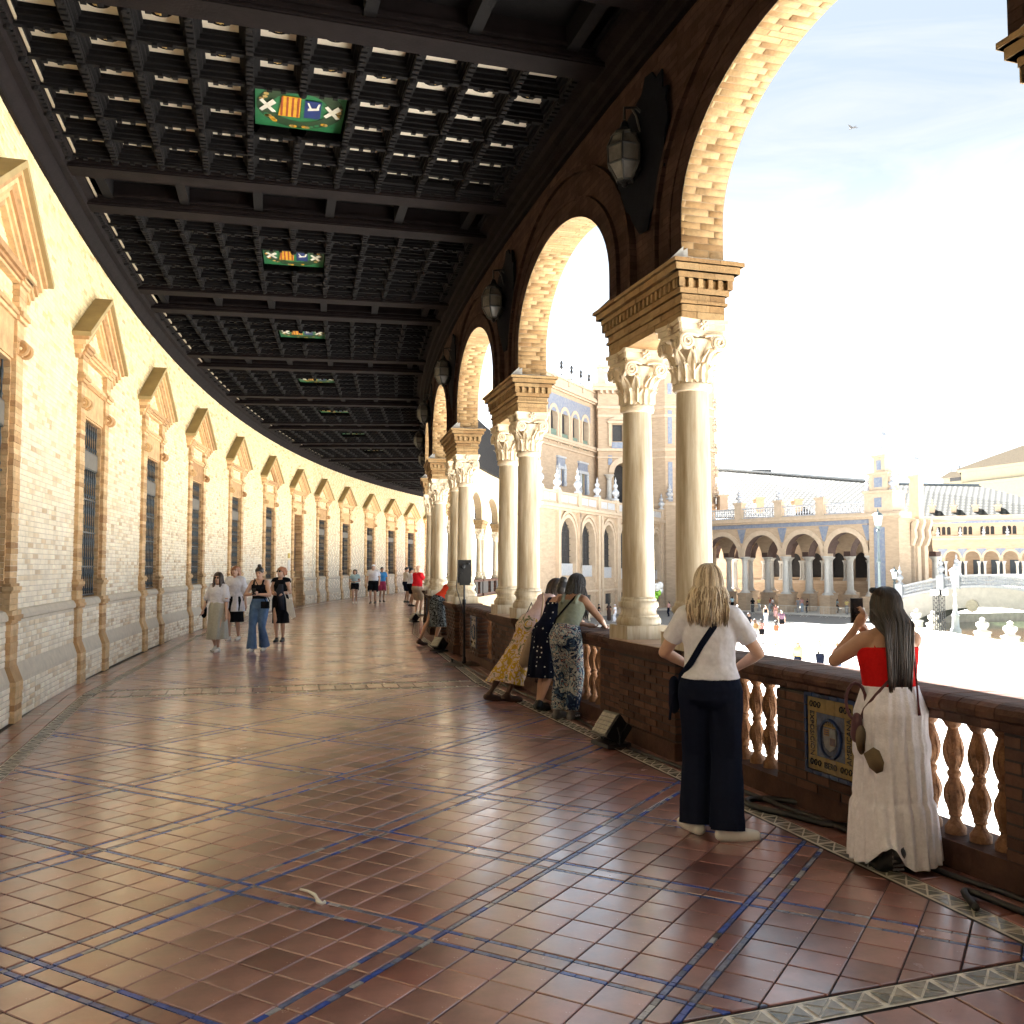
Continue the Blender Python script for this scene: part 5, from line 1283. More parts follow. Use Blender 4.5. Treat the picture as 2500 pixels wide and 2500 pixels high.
# cream hall far behind
hl=E('cream_hall',at(2400,1180,190),'pale cream hall with low pitched roof rising behind the right wing','building')
H_=Plane(2306,205,2560,180); mb=MB(H_.xf); m_cream=M('cream_wall',(.26,.23,.16),.8,.08,2)
mb.box(H_.u(2308),H_.u(2362),-16,0,0,H_.z(2330,1166)); mb.box(H_.u(2362),H_.L+4,-20,1,0,H_.z(2420,1146)); mb.box(H_.u(2358),H_.L+4,-20.5,1.6,H_.z(2420,1146),H_.z(2420,1140)); mb.box(H_.u(2362),H_.L+4,1,1.6,H_.z(2420,1180),H_.z(2420,1174))
mb.build('wall',m_cream,hl)
mb=MB(H_.xf); u0,u1=H_.u(2350),H_.L+4; z_=H_.z(2420,1140)
mb.prism([(u0,2,z_),(u1,2,z_),(u1,2,z_+4.4),(u0+11,2,z_+2.0)],(0,-22,0)); mb.prism([(H_.u(2305),1,H_.z(2330,1166)),(H_.u(2362),1,H_.z(2330,1166)),(H_.u(2356),1,H_.z(2330,1152)),(H_.u(2333),1,H_.z(2330,1152))],(0,-16,0)); mb.build('roof',M('hall_roof',(.12,.10,.075),.8,.1,3),hl)
mb=MB(H_.xf); mb.box(H_.u(2326),H_.u(2353),0,.15,H_.z(2340,1174),H_.z(2340,1164)); mb.build('window',m_dark,hl)
mb=MB(H_.xf)
for x,y in ((2312,1143),(2331,1135)): mb.tube([(H_.u(x),-2,H_.z(x,1166)),(H_.u(x),-2,H_.z(x,y))],.12,5)
build_split(mb,'mast',m_iron,hl)
# lattice mast on the roof behind the portico
ms=E('radio_mast',at(1856,1150,160),'thin grey lattice radio mast rising above the long roof','mast')
b_=at(1857,1152,160); t_=at(1857,1017,160); mb=MB()
for dx,dy in ((-.3,0),(.3,0),(0,.5)): mb.tube([(b_.x+dx*1.5,b_.y+dy,b_.z),(t_.x+dx*.4,t_.y+dy*.4,t_.z)],.05,4)
for i in range(14):
    f=i/14; z_=b_.z+(t_.z-b_.z)*f; w=.45*(1-f)+.12*f; mb.tube([(b_.x-w,b_.y,z_),(b_.x+w,b_.y,z_+.6)],.03,4)
mb.build('lattice',M('galvanised',(.45,.47,.48),.5,.1,5),ms)
mb=MB(); mb.tube([(b_.x-.9,b_.y,b_.z+2.5),(b_.x-.9,b_.y,b_.z+5.5)],.05,4); mb.tube([(b_.x-1.0,b_.y,b_.z+3),(b_.x,b_.y,b_.z+3)],.04,4); mb.box(b_.x-1.6,b_.x+1.6,b_.y-.8,b_.y+.8,b_.z-.3,b_.z+.3); mb.build('antenna',m_iron,ms)
# ------------------------------------------------ ground, canal, bridge
def G(x,Y,z=GZ): p=at(x,1383,Y); return (p.x,p.y,z)
ka,kb,kc,kd=G(2208,79),G(2720,47),G(2720,112),G(2208,101)
o1,o2,o3,o4=(-200,-120,GZ),(420,-120,GZ),(420,700,GZ),(-200,700,GZ)
mb=MB()
for q in ((o1,o2,kb,ka),(o2,o3,kc,kb),(o3,o4,kd,kc),(o4,o1,ka,kd)): mb.poly(q)
mb.build('plaza_ground',m_plaza,None,kind='structure')
low=lambda p,z:(p[0],p[1],z)
mb=MB(); mb.poly([low(p,-4.5) for p in (ka,kb,kc,kd)])
m_wat=M('canal_water_green',(.045,.06,.03),.06,.3,1,.25,3); mb.build('canal_water',m_wat,None,kind='structure')
mb=MB()
for a,b in ((ka,kb),(kb,kc),(kc,kd),(kd,ka)): mb.poly([a,b,low(b,-5),low(a,-5)])
cw=mb.build('canal_wall',M('canal_stone',(.42,.38,.31),.85,.15,2),None,kind='structure')
# shadows of pavilion and tower painted on the ground as grey bands
mb=MB()
def gpoly(pts,z): mb.poly([tuple(ground(x,y,z)) for x,y in pts])
gpoly([(1640,1489),(1800,1492),(2100,1507),(2145,1528),(2100,1527),(1915,1517),(1810,1512),(1640,1517)],GZ+.005)
gpoly([(1500,1540),(1810,1557),(1985,1579),(1983,1587),(1905,1580),(1800,1569),(1500,1556)],GZ+.005)
gpoly([(1250,1493),(1640,1490),(1640,1530),(1500,1524),(1250,1530)],GZ+.005)
mb.build('painted_shadow',m_gshadow,None,kind='structure')
br=E('canal_bridge',G(2300,86),'low arched bridge with white and blue ceramic balustrade over the canal','bridge')
Bp=Plane(2190,92,2640,80)
def bz(u): f=u/Bp.L; return -1.55+1.35*math.sin(math.pi*min(1,max(0,f*.95+.02)))
mb=MB(Bp.xf); n=26; us=[Bp.L*i/n for i in range(n+1)]; u0,u1=Bp.u(2219),Bp.L*.985
def soff(u): 
    t=(u-u0)/(u1-u0); return -4.9 if t<=0 or t>=1 else -4.6+2.5*math.sqrt(max(0,1-(2*t-1)**2))**1.0
for a,b in zip(us,us[1:]):
    mb.poly([(a,0,min(soff(a),bz(a)-.3)),(b,0,min(soff(b),bz(b)-.3)),(b,0,bz(b)),(a,0,bz(a))],0); mb.poly([(a,0,soff(a)),(b,0,soff(b)),(b,-6,soff(b)),(a,-6,soff(a))],1); mb.poly([(a,0,bz(a)),(b,0,bz(b)),(b,-6,bz(b)),(a,-6,bz(a))],0)
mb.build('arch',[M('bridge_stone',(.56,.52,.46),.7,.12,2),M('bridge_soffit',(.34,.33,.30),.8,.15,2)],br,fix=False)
for d in (0,-6):
    mb=MB(Bp.xf)
    for a,b in zip(us,us[1:]):
        k=4
        mb.prism([(a,d-.16,bz(a)+.95),(b,d-.16,bz(b)+.95),(b,d-.16,bz(b)+1.12),(a,d-.16,bz(a)+1.12)],(0,.34,0)); mb.prism([(a,d-.16,bz(a)-.1),(b,d-.16,bz(b)-.1),(b,d-.16,bz(b)+.12),(a,d-.16,bz(a)+.12)],(0,.4,0))
        for j in range(k):
            u=a+(j+.5)*(b-a)/k; z_=bz(u); mb.lathe([(.07,.1),(.05,.2),(.115,.4),(.05,.55),(.1,.7),(.05,.82),(.08,.95)],6,(u,d,z_),cap=False)
    mb.build('balustrade',m_fceram,br)

mb=MB(Bp.xf)
for x in (2297,2335,2196): u=Bp.u(x); z_=bz(u); mb.box(u-.35,u+.35,-.35,.35,z_-.1,z_+1.3); urn(mb,u,0,z_+1.3,1.9,.36)
build_split(mb,'pedestal_urn',m_fceram,br)
mb=MB(Bp.xf); u=Bp.u(2372); mb.lathe([(.5,0),(.5,.12),(.3,.2),(0,.22)],12,(0,0,0)) if False else mb.prism([(u+.55*math.cos(i*.785),.0,-2.0+.6*math.sin(i*.785)) for i in range(8)],(0,.25,0)); mb.build('keystone_crest',M('crest_stone',(.5,.44,.33),.7,.2,5),br)
# bollard piers along the canal edge
e0,e1=Vector(ka),Vector(kb)
mb=MB(); d_=(e1-e0).normalized(); nn=Vector((d_.y,-d_.x,0))
def kerb(a,b,w,z0,z1):
    p=[a+nn*w,b+nn*w,b-nn*.1,a-nn*.1]; mb.prism([(q.x,q.y,GZ+z0) for q in p],(0,0,z1-z0))
kerb(e0,e1,.5,0,.35); mb.build('canal_kerb',M('kerb_stone',(.6,.56,.48),.8,.1,2),None,kind='structure')
for i,x in enumerate((2240,2282,2402,2470)):
    r_=ray(x,1383); k=None
    # point of the kerb seen at this pixel column
    t=(e0.x*r_[1]-e0.y*r_[0])/((d_.y*r_[0]-d_.x*r_[1])); p=e0+d_*t+nn*.2
    mb=MB(); mb.lathe([(.5,0),(.5,.7),(.58,.75),(.55,.85),(.35,.9),(.25,1.0),(.42,1.25),(.4,1.4),(.15,1.55),(.18,1.7),(.02,1.8)],10)
    o=mb.build('stone_bollard',M('bollard_stone',(.62,.58,.5),.75,.12,4),None,50,inv=False,label=['round topped stone bollard at the canal edge nearest the dark haired woman','second stone bollard along the canal edge behind the barriers','stone bollard on the canal edge right of the tall lamp base','stone bollard on the canal edge at the far right'][i],cat='bollard',group='stone bollards on the canal edge'); o.location=(p.x,p.y,GZ)
# ------------------------------------------------ crowd barriers
def barrier_mesh(w=2.2):
    mb=MB(); T_=.022
    mb.tube([(-w/2,0,.18),(-w/2,0,1.08),(w/2,0,1.08),(w/2,0,.18),(-w/2,0,.18)],T_,6)
    for i in range(1,14): x=-w/2+w*i/14; mb.tube([(x,0,.18),(x,0,1.08)],.012,5)
    return mb.mesh('rail_panel',M('barrier_steel',(.58,.56,.50),.45,.1,6,metal=.2))
bmesh_=barrier_mesh(); fm=MB()
for s in (-1,1): fm.tube([(s*.75,-.32,0),(s*.75,-.12,.09),(s*.75,0,.18),(s*.75,.12,.09),(s*.75,.32,0)],.02,5)
foot_=fm.mesh('foot',MATS['barrier_steel'])
pts=[G(2236,61.5),G(2300,58.5),G(2500,50)]
a,b=Vector(pts[0]),Vector(pts[2]); n=int((b-a).length/2.3); nth=['leftmost','second from the left','third from the left','fourth from the left','fifth from the left','sixth from the left','seventh from the left','eighth from the left','ninth from the left','tenth from the left','eleventh from the left','twelfth from the left']
for i in range(n):
    p=a.lerp(b,(i+.5)/n); t=E('crowd_barrier',p,'pale metal crowd barrier before the canal, %s'%nth[min(i,11)],'barrier','crowd barriers before the canal',math.atan2(b.y-a.y,b.x-a.x)+.03*math.sin(i*2.1))
    place(bmesh_,'rail_panel',t); place(foot_,'foot',t)
a,b=Vector(ground(1830,1499,GZ)),Vector(ground(2105,1511,GZ)); n=6
for i in range(n):
    p=a.lerp(b,(i+.5)/n)+Vector((0,-.6,0)); t=E('crowd_barrier',p,'low metal barrier at the foot of the far portico, %s'%nth[i],'barrier','barriers at the foot of the portico',math.atan2(b.y-a.y,b.x-a.x))
    place(bmesh_,'rail_panel',t); place(foot_,'foot',t)
# ------------------------------------------------ street lamps
m_lpost=M('lamp_post_iron',(.10,.13,.14),.45,.2,6,metal=.2); m_lbase=M('lamp_ceramic',(.35,.38,.42),.4,.3,6); m_milk=M('milk_glass',(.78,.77,.74),.3,.05,5)
def lamp(loc,h,s,label,pale=False):
    t=E('street_lamp',loc,label,'street lamp','lamp posts on the plaza'); mp_=MATS['galvanised'] if pale else m_lpost
    mb=MB(); mb.lathe([(.32*s,0),(.32*s,.25*s),(.22*s,.35*s),(.2*s,1.0*s),(.25*s,1.1*s),(.16*s,1.25*s),(.11*s,1.6*s),(.14*s,1.7*s),(.1*s,1.8*s),(.085*s,h*.55),(.14*s,h*.56),(.07*s,h*.6),(.06*s,h-1.35*s),(.13*s,h-1.3*s),(.06*s,h-1.2*s),(.22*s,h-1.0*s)],10); mb.build('post',mp_,t,45,inv=False)
    g=MB(); g.lathe([(.2*s,h-1.0*s),(.30*s,h-.35*s)],6,cap=False); g.build('glass',m_milk,t,inv=False)
    c=MB(); c.lathe([(.34*s,h-.36*s),(.36*s,h-.30*s),(.2*s,h-.16*s),(.08*s,h-.12*s),(.05*s,h),(.01*s,h+.15*s)],6)
    for i in range(6): an=i*math.pi/3; c.tube([(.2*s*math.cos(an),.2*s*math.sin(an),h-1.0*s),(.31*s*math.cos(an),.31*s*math.sin(an),h-.34*s)],.02*s,4)
    c.build('cap',mp_,t,inv=False); return t
lamp(G(2146,80),at(2146,1246,80).z-GZ,1.35,'tall dark green lamp post rising above the head of the woman in red')
p=at(2230,1441,100); lamp(p,at(2230,1291,100).z-p.z,1.15,'slim dark lamp post beyond the bridge, left of the paired columns')
p=at(2185,1470,92); lamp(p,at(2185,1386,92).z-p.z,1.1,'short lamp with white globe glass just right of the tall green lamp')
lamp(ground(2334,1546,GZ),at(2334,1381,70).z-GZ,1.25,'grey lamp post with lantern head standing at the canal edge in front of the bridge',True)
# truss stands with floodlights
for i,x in enumerate((2288,2303)):
    q=ground(x,1583,GZ); t=E('truss_stand',q,['black lattice stand with small lights beside the canal barriers, left one','black lattice stand with small lights beside the canal barriers, right one'][i],'truss','lattice light stands')
    h=3.35; mb=MB()
    for dx,dy in ((-.12,-.12),(.12,-.12),(.12,.12),(-.12,.12)): mb.tube([(dx,dy,0),(dx,dy,h)],.025,5)
    for k in range(12): z_=h*k/12; mb.tube([(-.12,-.12,z_),(.12,-.12,z_+h/12)],.014,4); mb.tube([(.12,.12,z_),(-.12,.12,z_+h/12)],.014,4)
    mb.build('lattice',m_iron,t,inv=False); mb=MB(); mb.box(-.3,.3,-.22,.1,h,h+.35); mb.box(-.26,.26,-.25,-.2,h+.04,h+.31); mb.build('light_box',M('lamp_head_grey',(.5,.5,.5),.4,.1,5),t,inv=False)
# ================================================================ THINGS STANDING ON THE GALLERY FLOOR
def rz_obj(o,rz): o.rotation_euler=(0,0,rz); return o
def floodlight(p,rz,label,s=1.0):
    t=E('floodlight',(p[0],p[1],0),label,'floodlight','black floodlights along the balustrade',rz)
    mb=MB(); mb.prism([(-.19*s,-.15*s,.02),(.19*s,-.15*s,.02),(.19*s,.15*s,.02),(-.19*s,.15*s,.02)],(0,0,.035)); mb.build('base',m_black,t,inv=False)
    # body leaning back: lens faces +y and up
    mb=MB(); c=Vector((0,.02,.24*s)); ay=Vector((0,.80,.60)); au=Vector((0,-.60,.80)); ax=Vector((1,0,0))
    def box(lo,hi,mb,mi=0,tap=1.):
        f=[];
        for z,k in ((lo[2],tap),(hi[2],1)):
            f.append([c+ax*x*k+au*y*k+ay*z for x,y in ((lo[0],lo[1]),(hi[0],lo[1]),(hi[0],hi[1]),(lo[0],hi[1]))])
        a=[mb.V(p) for p in f[0]]; b=[mb.V(p) for p in f[1]]; mb.F(a[::-1],mi); mb.F(b,mi)
        for i in range(4): mb.F((a[i],a[(i+1)%4],b[(i+1)%4],b[i]),mi)
    box((-.17*s,-.15*s,-.13*s),(.17*s,.15*s,.06*s),mb,0,.75)
    for i in range(6): box((-.16*s+i*.06*s,-.12*s,-.17*s),(-.14*s+i*.06*s,.12*s,-.10*s),mb,0)
    mb.build('housing',m_black,t,inv=False)
    mb=MB(); box((-.15*s,-.13*s,.058*s),(.15*s,.13*s,.07*s),mb)
    mb.build('lens',M('led_lens',(.06,.055,.05),.3,.2,8),t,inv=False)
    mb=MB()
    for i in range(6):
        for j in range(5): box((-.145*s+i*.05*s,-.125*s+j*.05*s,.07*s),(-.105*s+i*.05*s,-.085*s+j*.05*s,.078*s),mb)
    o=mb.build('led_cell',M('led_cell',(.26,.24,.21),.25,.2,30),t,inv=False); o['kind']='stuff'
    mb=MB(); 
    for sx in (-1,1): mb.tube([(sx*.19*s,.0,.05),(sx*.20*s,.0,.16*s),(sx*.19*s,.02,.25*s)],.012,6)
    mb.build('yoke',m_iron,t,inv=False); return t
def frame_to_corr(ph): a=R(ph); return math.atan2(math.cos(a),math.sin(a))     # local +y towards the corridor wall
p=ground(1535,1802); floodlight(PP(101.66,-16.62,0),frame_to_corr(-16.6)+.15,'black square floodlight on the floor by the pedestal left of the blonde woman',.80)
floodlight(PP(101.62,-11.22,0),frame_to_corr(-11.2)+.5,'black floodlight on the floor at the foot of the stand with the round base',.75)
floodlight(PP(101.66,-5.9,0),frame_to_corr(-5.9)+.4,'small black floodlight on the floor behind the man in the red shirt',.7)
# black loudspeaker on a pole with a round base
q=ground(1133,1622); t=E('speaker_stand',(q.x,q.y,0),'black pole with round steel base carrying a small black box near the balustrade','stand')
mb=MB(); mb.lathe([(.36,0),(.36,.012),(.33,.02),(.04,.024),(.0,.024)],32); mb.build('round_base',m_iron,t,35,inv=False)
for i in range(3): a=i*2.1+.5; mb=MB(); mb.lathe([(.012,.02),(.012,.05),(.02,.055),(.02,.075),(.0,.08)],8,(.24*math.cos(a),.24*math.sin(a),0)); mb.build('wing_bolt',m_iron,t,inv=False)
mb=MB(); mb.lathe([(.03,.02),(.03,.12),(.021,.13),(.021,.98),(.033,1.0),(.033,1.07),(.016,1.08),(.016,1.32),(.03,1.33),(.03,1.37)],12); mb.build('pole',m_iron,t,35,inv=False)
s_=E('loudspeaker',(q.x,q.y,1.37),'small black box loudspeaker fixed on top of the round based pole','loudspeaker',None,.12)
mb=MB(); mb.box(-.115,.115,-.09,.10,.08,.36,ins=.006); mb.build('cabinet',m_black,s_,inv=False)
mb=MB(); mb.box(-.08,.09,-.08,.05,-.06,.08); mb.box(-.11,-.085,-.06,.06,-.02,.12); mb.box(.085,.11,-.06,.06,-.02,.12); mb.build('mount',m_black,s_,inv=False)
for x,z_,r_ in ((-.03,.25,.04),(.06,.30,.022),(-.06,.14,.018)):
    mb=MB(lambda a,b,c,x=x,z_=z_: (x+a,-.09-c,z_+b)); mb.lathe([(r_,0),(r_,.02),(r_*.6,.028),(0,.028)],12); mb.build('knob',m_iron,s_,inv=False)
mb=MB(); mb.tube([(-.12,-.09,.1),(-.14,-.12,-.1),(-.05,-.06,-.4),(-.02,-.03,-.55)],.008,6); mb.build('lead',m_rubber,s_,inv=False)
# cables
def cable(pts,r_,label,fine=6):
    P_=[Vector(p) for p in pts]; out=[]
    for i in range(len(P_)-1):
        a,b,c,d=P_[max(i-1,0)],P_[i],P_[i+1],P_[min(i+2,len(P_)-1)]
        for k in range(fine):
            t=k/fine; out.append(.5*((2*b)+(c-a)*t+(2*a-5*b+4*c-d)*t*t+(3*b-a-3*c+d)*t**3))
    out.append(P_[-1]); mb=MB(); c0=out[0].copy(); c0.z=0; mb.tube([tuple(v-c0) for v in out],r_,8)
    o=mb.build('cable',m_rubber,None,True,inv=False); o.location=c0; setp(o,label,'cable'); return o
g=lambda x,y,z=.02: tuple(ground(x,y,z))
cable([g(2100,2018),g(2020,2012),g(1930,1990),g(1850,1972),g(1822,1958),g(1840,1950),g(1900,1952),g(1960,1962)],.021,'thick black cable looped on the floor between the blonde woman and the woman in red')
cable([PP(101.40,-19.6,.02),PP(101.36,-19.0,.02),PP(101.42,-18.7,.02),PP(101.38,-18.2,.02),PP(101.42,-17.9,.02),PP(101.46,-17.4,.02),PP(101.52,-17.0,.02),PP(101.55,-16.7,.02)],.016,'black cable lying along the foot of the balustrade below the tiled plaque')
cable([PP(101.62,-16.5,.015),PP(101.47,-16.1,.015),PP(101.42,-15.5,.015),PP(101.45,-14.6,.015),PP(101.5,-13.6,.015),PP(101.55,-12.6,.015),PP(101.6,-11.4,.015)],.014,'black cable running along the balustrade behind the leaning women')
cable([PP(101.66,-19.0,.02),PP(101.55,-18.9,.03),PP(101.5,-19.0,.02),PP(101.5,-19.2,.02),PP(101.6,-19.25,.02)],.018,'short loop of black cable on the floor at the right edge')
for i,(a,b,c) in enumerate(((1560,1830,1600),)):
    pass
P_=[g(733,2171,.006),g(752,2176,.006),g(768,2184,.006),g(774,2194,.006),g(777,2201,.012),g(786,2206,.007),g(793,2203,.006),g(792,2199,.006)]
mb=MB(); c0=Vector(P_[0]); c0.z=0; mb.tube([tuple(Vector(p)-c0) for p in P_],[.006,.007,.009,.008,.013,.009,.008,.004],7)
o=mb.build('paper_strip',M('white_paper_strip',(.75,.73,.68),.7,.05,9),None,True,inv=False); o.location=c0; setp(o,'short white twisted strip lying on the floor tiles in the foreground','litter')
# a bird crossing the sky
b=at(2080,313,70); t=E('bird',b,'small dark bird gliding in the sky between the big arch and the right edge','bird',None,.5)
mb=MB(); mb.tube([(0,-.28,0),(0,-.12,.02),(0,.1,.02),(0,.24,.03),(0,.30,.02)],[.01,.05,.06,.04,.01],8)
for s in (-1,1): mb.prism([(s*.03,.12,.02),(s*.3,.05,.14),(s*.58,-.12,.10),(s*.30,-.10,.10),(s*.03,-.1,.02)],(0,0,.012))
mb.prism([(-.06,-.4,0),(.06,-.4,0),(.02,-.2,0),(-.02,-.2,0)],(0,0,.01)); mb.build('body',M('bird_dark',(.05,.05,.055),.7,.2,9),t,inv=False)
# ================================================================ PEOPLE
SKIN={'fair':(.58,.36,.26),'tan':(.44,.25,.165),'brown':(.22,.115,.07),'dark':(.085,.042,.028)}
def skinm(k): return M('skin_'+k,SKIN[k],.5,.08,14,spec=.35)
def cloth(name,c,**kw): 
    a=dict(rough=.95,var=.10,scale=30,spec=.04); a.update(kw); return M(name,c,a.pop('rough'),a.pop('var'),a.pop('scale'),**a)
def pattern(name,stops,scale=16,kind='noise',base=(0,0,0)):
    """printed cloth: flowers / dots"""
    m=cloth(name,base); t=m.node_tree; N=t.nodes; K=t.links.new; b=N['Principled BSDF']; c=N.new('ShaderNodeTexCoord')
    r_=N.new('ShaderNodeValToRGB'); r_.color_ramp.interpolation='CONSTANT' if kind!='soft' else 'LINEAR'; e=r_.color_ramp.elements
    e[0].position=stops[0][0]; e[0].color=(*stops[0][1],1); e[1].position=stops[1][0]; e[1].color=(*stops[1][1],1)
    for p,cc in stops[2:]: q=e.new(p); q.color=(*cc,1)
    if kind=='dots':
        v=N.new('ShaderNodeTexVoronoi'); v.inputs['Scale'].default_value=scale; v.inputs['Randomness'].default_value=.35; K(c.outputs['Object'],v.inputs['Vector']); K(v.outputs['Distance'],r_.inputs[0])
    else:
        v=N.new('ShaderNodeTexVoronoi'); v.inputs['Scale'].default_value=scale*.55; n=N.new('ShaderNodeTexNoise'); n.inputs['Scale'].default_value=scale; n.inputs['Detail'].default_value=2.5; n.inputs['Distortion'].default_value=2.2
        K(c.outputs['Object'],n.inputs['Vector']); K(c.outputs['Object'],v.inputs['Vector']); a=N.new('ShaderNodeMath'); a.operation='MULTIPLY_ADD'; a.inputs[1].default_value=.35; K(v.outputs['Distance'],a.inputs[0]); K(n.outputs['Fac'],a.inputs[2]); K(a.outputs[0],r_.inputs[0])
    K(r_.outputs[0],b.inputs['Base Color']); return m
wr=bpy.data.textures.new('wrinkle','CLOUDS'); wr.noise_scale=.09; wr.noise_depth=3
wsc=bpy.data.scenes.new('workbench')      # scratch scene for the modifiers, removed again below
def evalmesh(o):
    vl=wsc.view_layers[0]; vl.update(); return bpy.data.meshes.new_from_object(o.evaluated_get(vl.depsgraph))
def cutmesh(me,cuts):
    bm=bmesh.new(); bm.from_mesh(me)
    for p,n,rad in cuts:
        p=Vector(p); n=Vector(n).normalized()
        fs=[q for q in bm.faces if (q.calc_center_median()-p).length<rad]
        if not fs: continue
        g=list({v for q in fs for v in q.verts})+list({e for q in fs for e in q.edges})+fs
        bmesh.ops.bisect_plane(bm,geom=g,plane_co=p,plane_no=n,clear_outer=True)
    bm.to_mesh(me); bm.free(); me.polygons.foreach_set('use_smooth',[True]*len(me.polygons))
def remesh(mb,vox,smooth=4,wrinkle=0.,cuts=None):
    me=mb.mesh('tmp',[]); o=bpy.data.objects.new('tmp',me); wsc.collection.objects.link(o)
    r_=o.modifiers.new('r','REMESH'); r_.mode='VOXEL'; r_.voxel_size=vox; r_.use_smooth_shade=True
    s=o.modifiers.new('s','SMOOTH'); s.factor=.5; s.iterations=smooth
    if wrinkle:
        d=o.modifiers.new('d','DISPLACE'); d.texture=wr; d.strength=wrinkle; d.mid_level=.5; d.texture_coords='LOCAL'
    me2=evalmesh(o); bpy.data.objects.remove(o); bpy.data.meshes.remove(me)
    if cuts: cutmesh(me2,cuts)
    me2.polygons.foreach_set('use_smooth',[True]*len(me2.polygons)); return me2
V3=Vector
def capsule(mb,a,ra,b,rb,n=10,fx=None,flat=1.):
    a=V3(a);b=V3(b); t=(b-a); L_=t.length
    if L_<1e-5: t=V3((0,0,1)); 
    else: t/=L_
    x=(fx.cross(t) if fx is not None else t.orthogonal())
    if x.length<1e-4: x=t.orthogonal()
    x.normalize(); y=t.cross(x); rr=[]
    for c,r_,k in ((a,ra,-1),(b,rb,1)):
        for i in ((0,1,2,3) if k<0 else (3,2,1,0)):
            an=math.pi/2*(1-i/3.)*.96; rr.append((c+t*(k*r_*math.sin(an)),r_*math.cos(an)))
    g=[[mb.V(c+(x*math.cos(2*math.pi*i/n)+y*math.sin(2*math.pi*i/n)*flat)*r_) for i in range(n)] for c,r_ in rr]
    for p,q in zip(g,g[1:]):
        for i in range(n): mb.F((p[i],p[(i+1)%n],q[(i+1)%n],q[i]))
    mb.F(g[0][::-1]); mb.F(g[-1])
def ellipsoid(mb,c,r_,m=None,n=14):
    c=V3(c); g=[]
    for j in range(1,n//2+1):
        th=math.pi*j/(n//2+1); row=[]
        for i in range(n):
            p=V3((r_[0]*math.sin(th)*math.cos(2*math.pi*i/n),r_[1]*math.sin(th)*math.sin(2*math.pi*i/n),r_[2]*math.cos(th)))
            if m is not None: p=m@p
            row.append(mb.V(c+p))
        g.append(row)
    for p,q in zip(g,g[1:]):
        for i in range(n): mb.F((p[i],q[i],q[(i+1)%n],p[(i+1)%n]))
    mb.F(g[0]); mb.F(g[-1][::-1])
def ringloft(mb,rings,n=22,cap=True):
    """rings: (centre, vector x, vector y)"""
    g=[[mb.V(c+x*math.cos(2*math.pi*i/n)+y*math.sin(2*math.pi*i/n)) for i in range(n)] for c,x,y in rings]
    for p,q in zip(g,g[1:]):
        for i in range(n): mb.F((p[i],p[(i+1)%n],q[(i+1)%n],q[i]))
    if cap: mb.F(g[0][::-1]); mb.F(g[-1])
def ik(a,b,l1,l2,pole):
    a=V3(a);b=V3(b); d=b-a; L_=min(d.length,(l1+l2)*.999); u=d.normalized(); x=(l1*l1-l2*l2+L_*L_)/(2*L_); h=math.sqrt(max(0,l1*l1-x*x))
    p=V3(pole); p=(p-u*p.dot(u)); p=p.normalized() if p.length>1e-4 else u.orthogonal().normalized(); return a+u*x+p*h
TOR=[(.80,.085,.075,0),(.86,.155,.115,-.008),(.93,.172,.122,-.012),(1.0,.150,.108,-.006),(1.08,.126,.092,0),(1.17,.132,.095,.004),(1.26,.146,.108,.012),(1.33,.150,.098,.006),(1.385,.135,.078,-.006),(1.42,.085,.062,-.012),(1.45,.052,.05,-.012)]
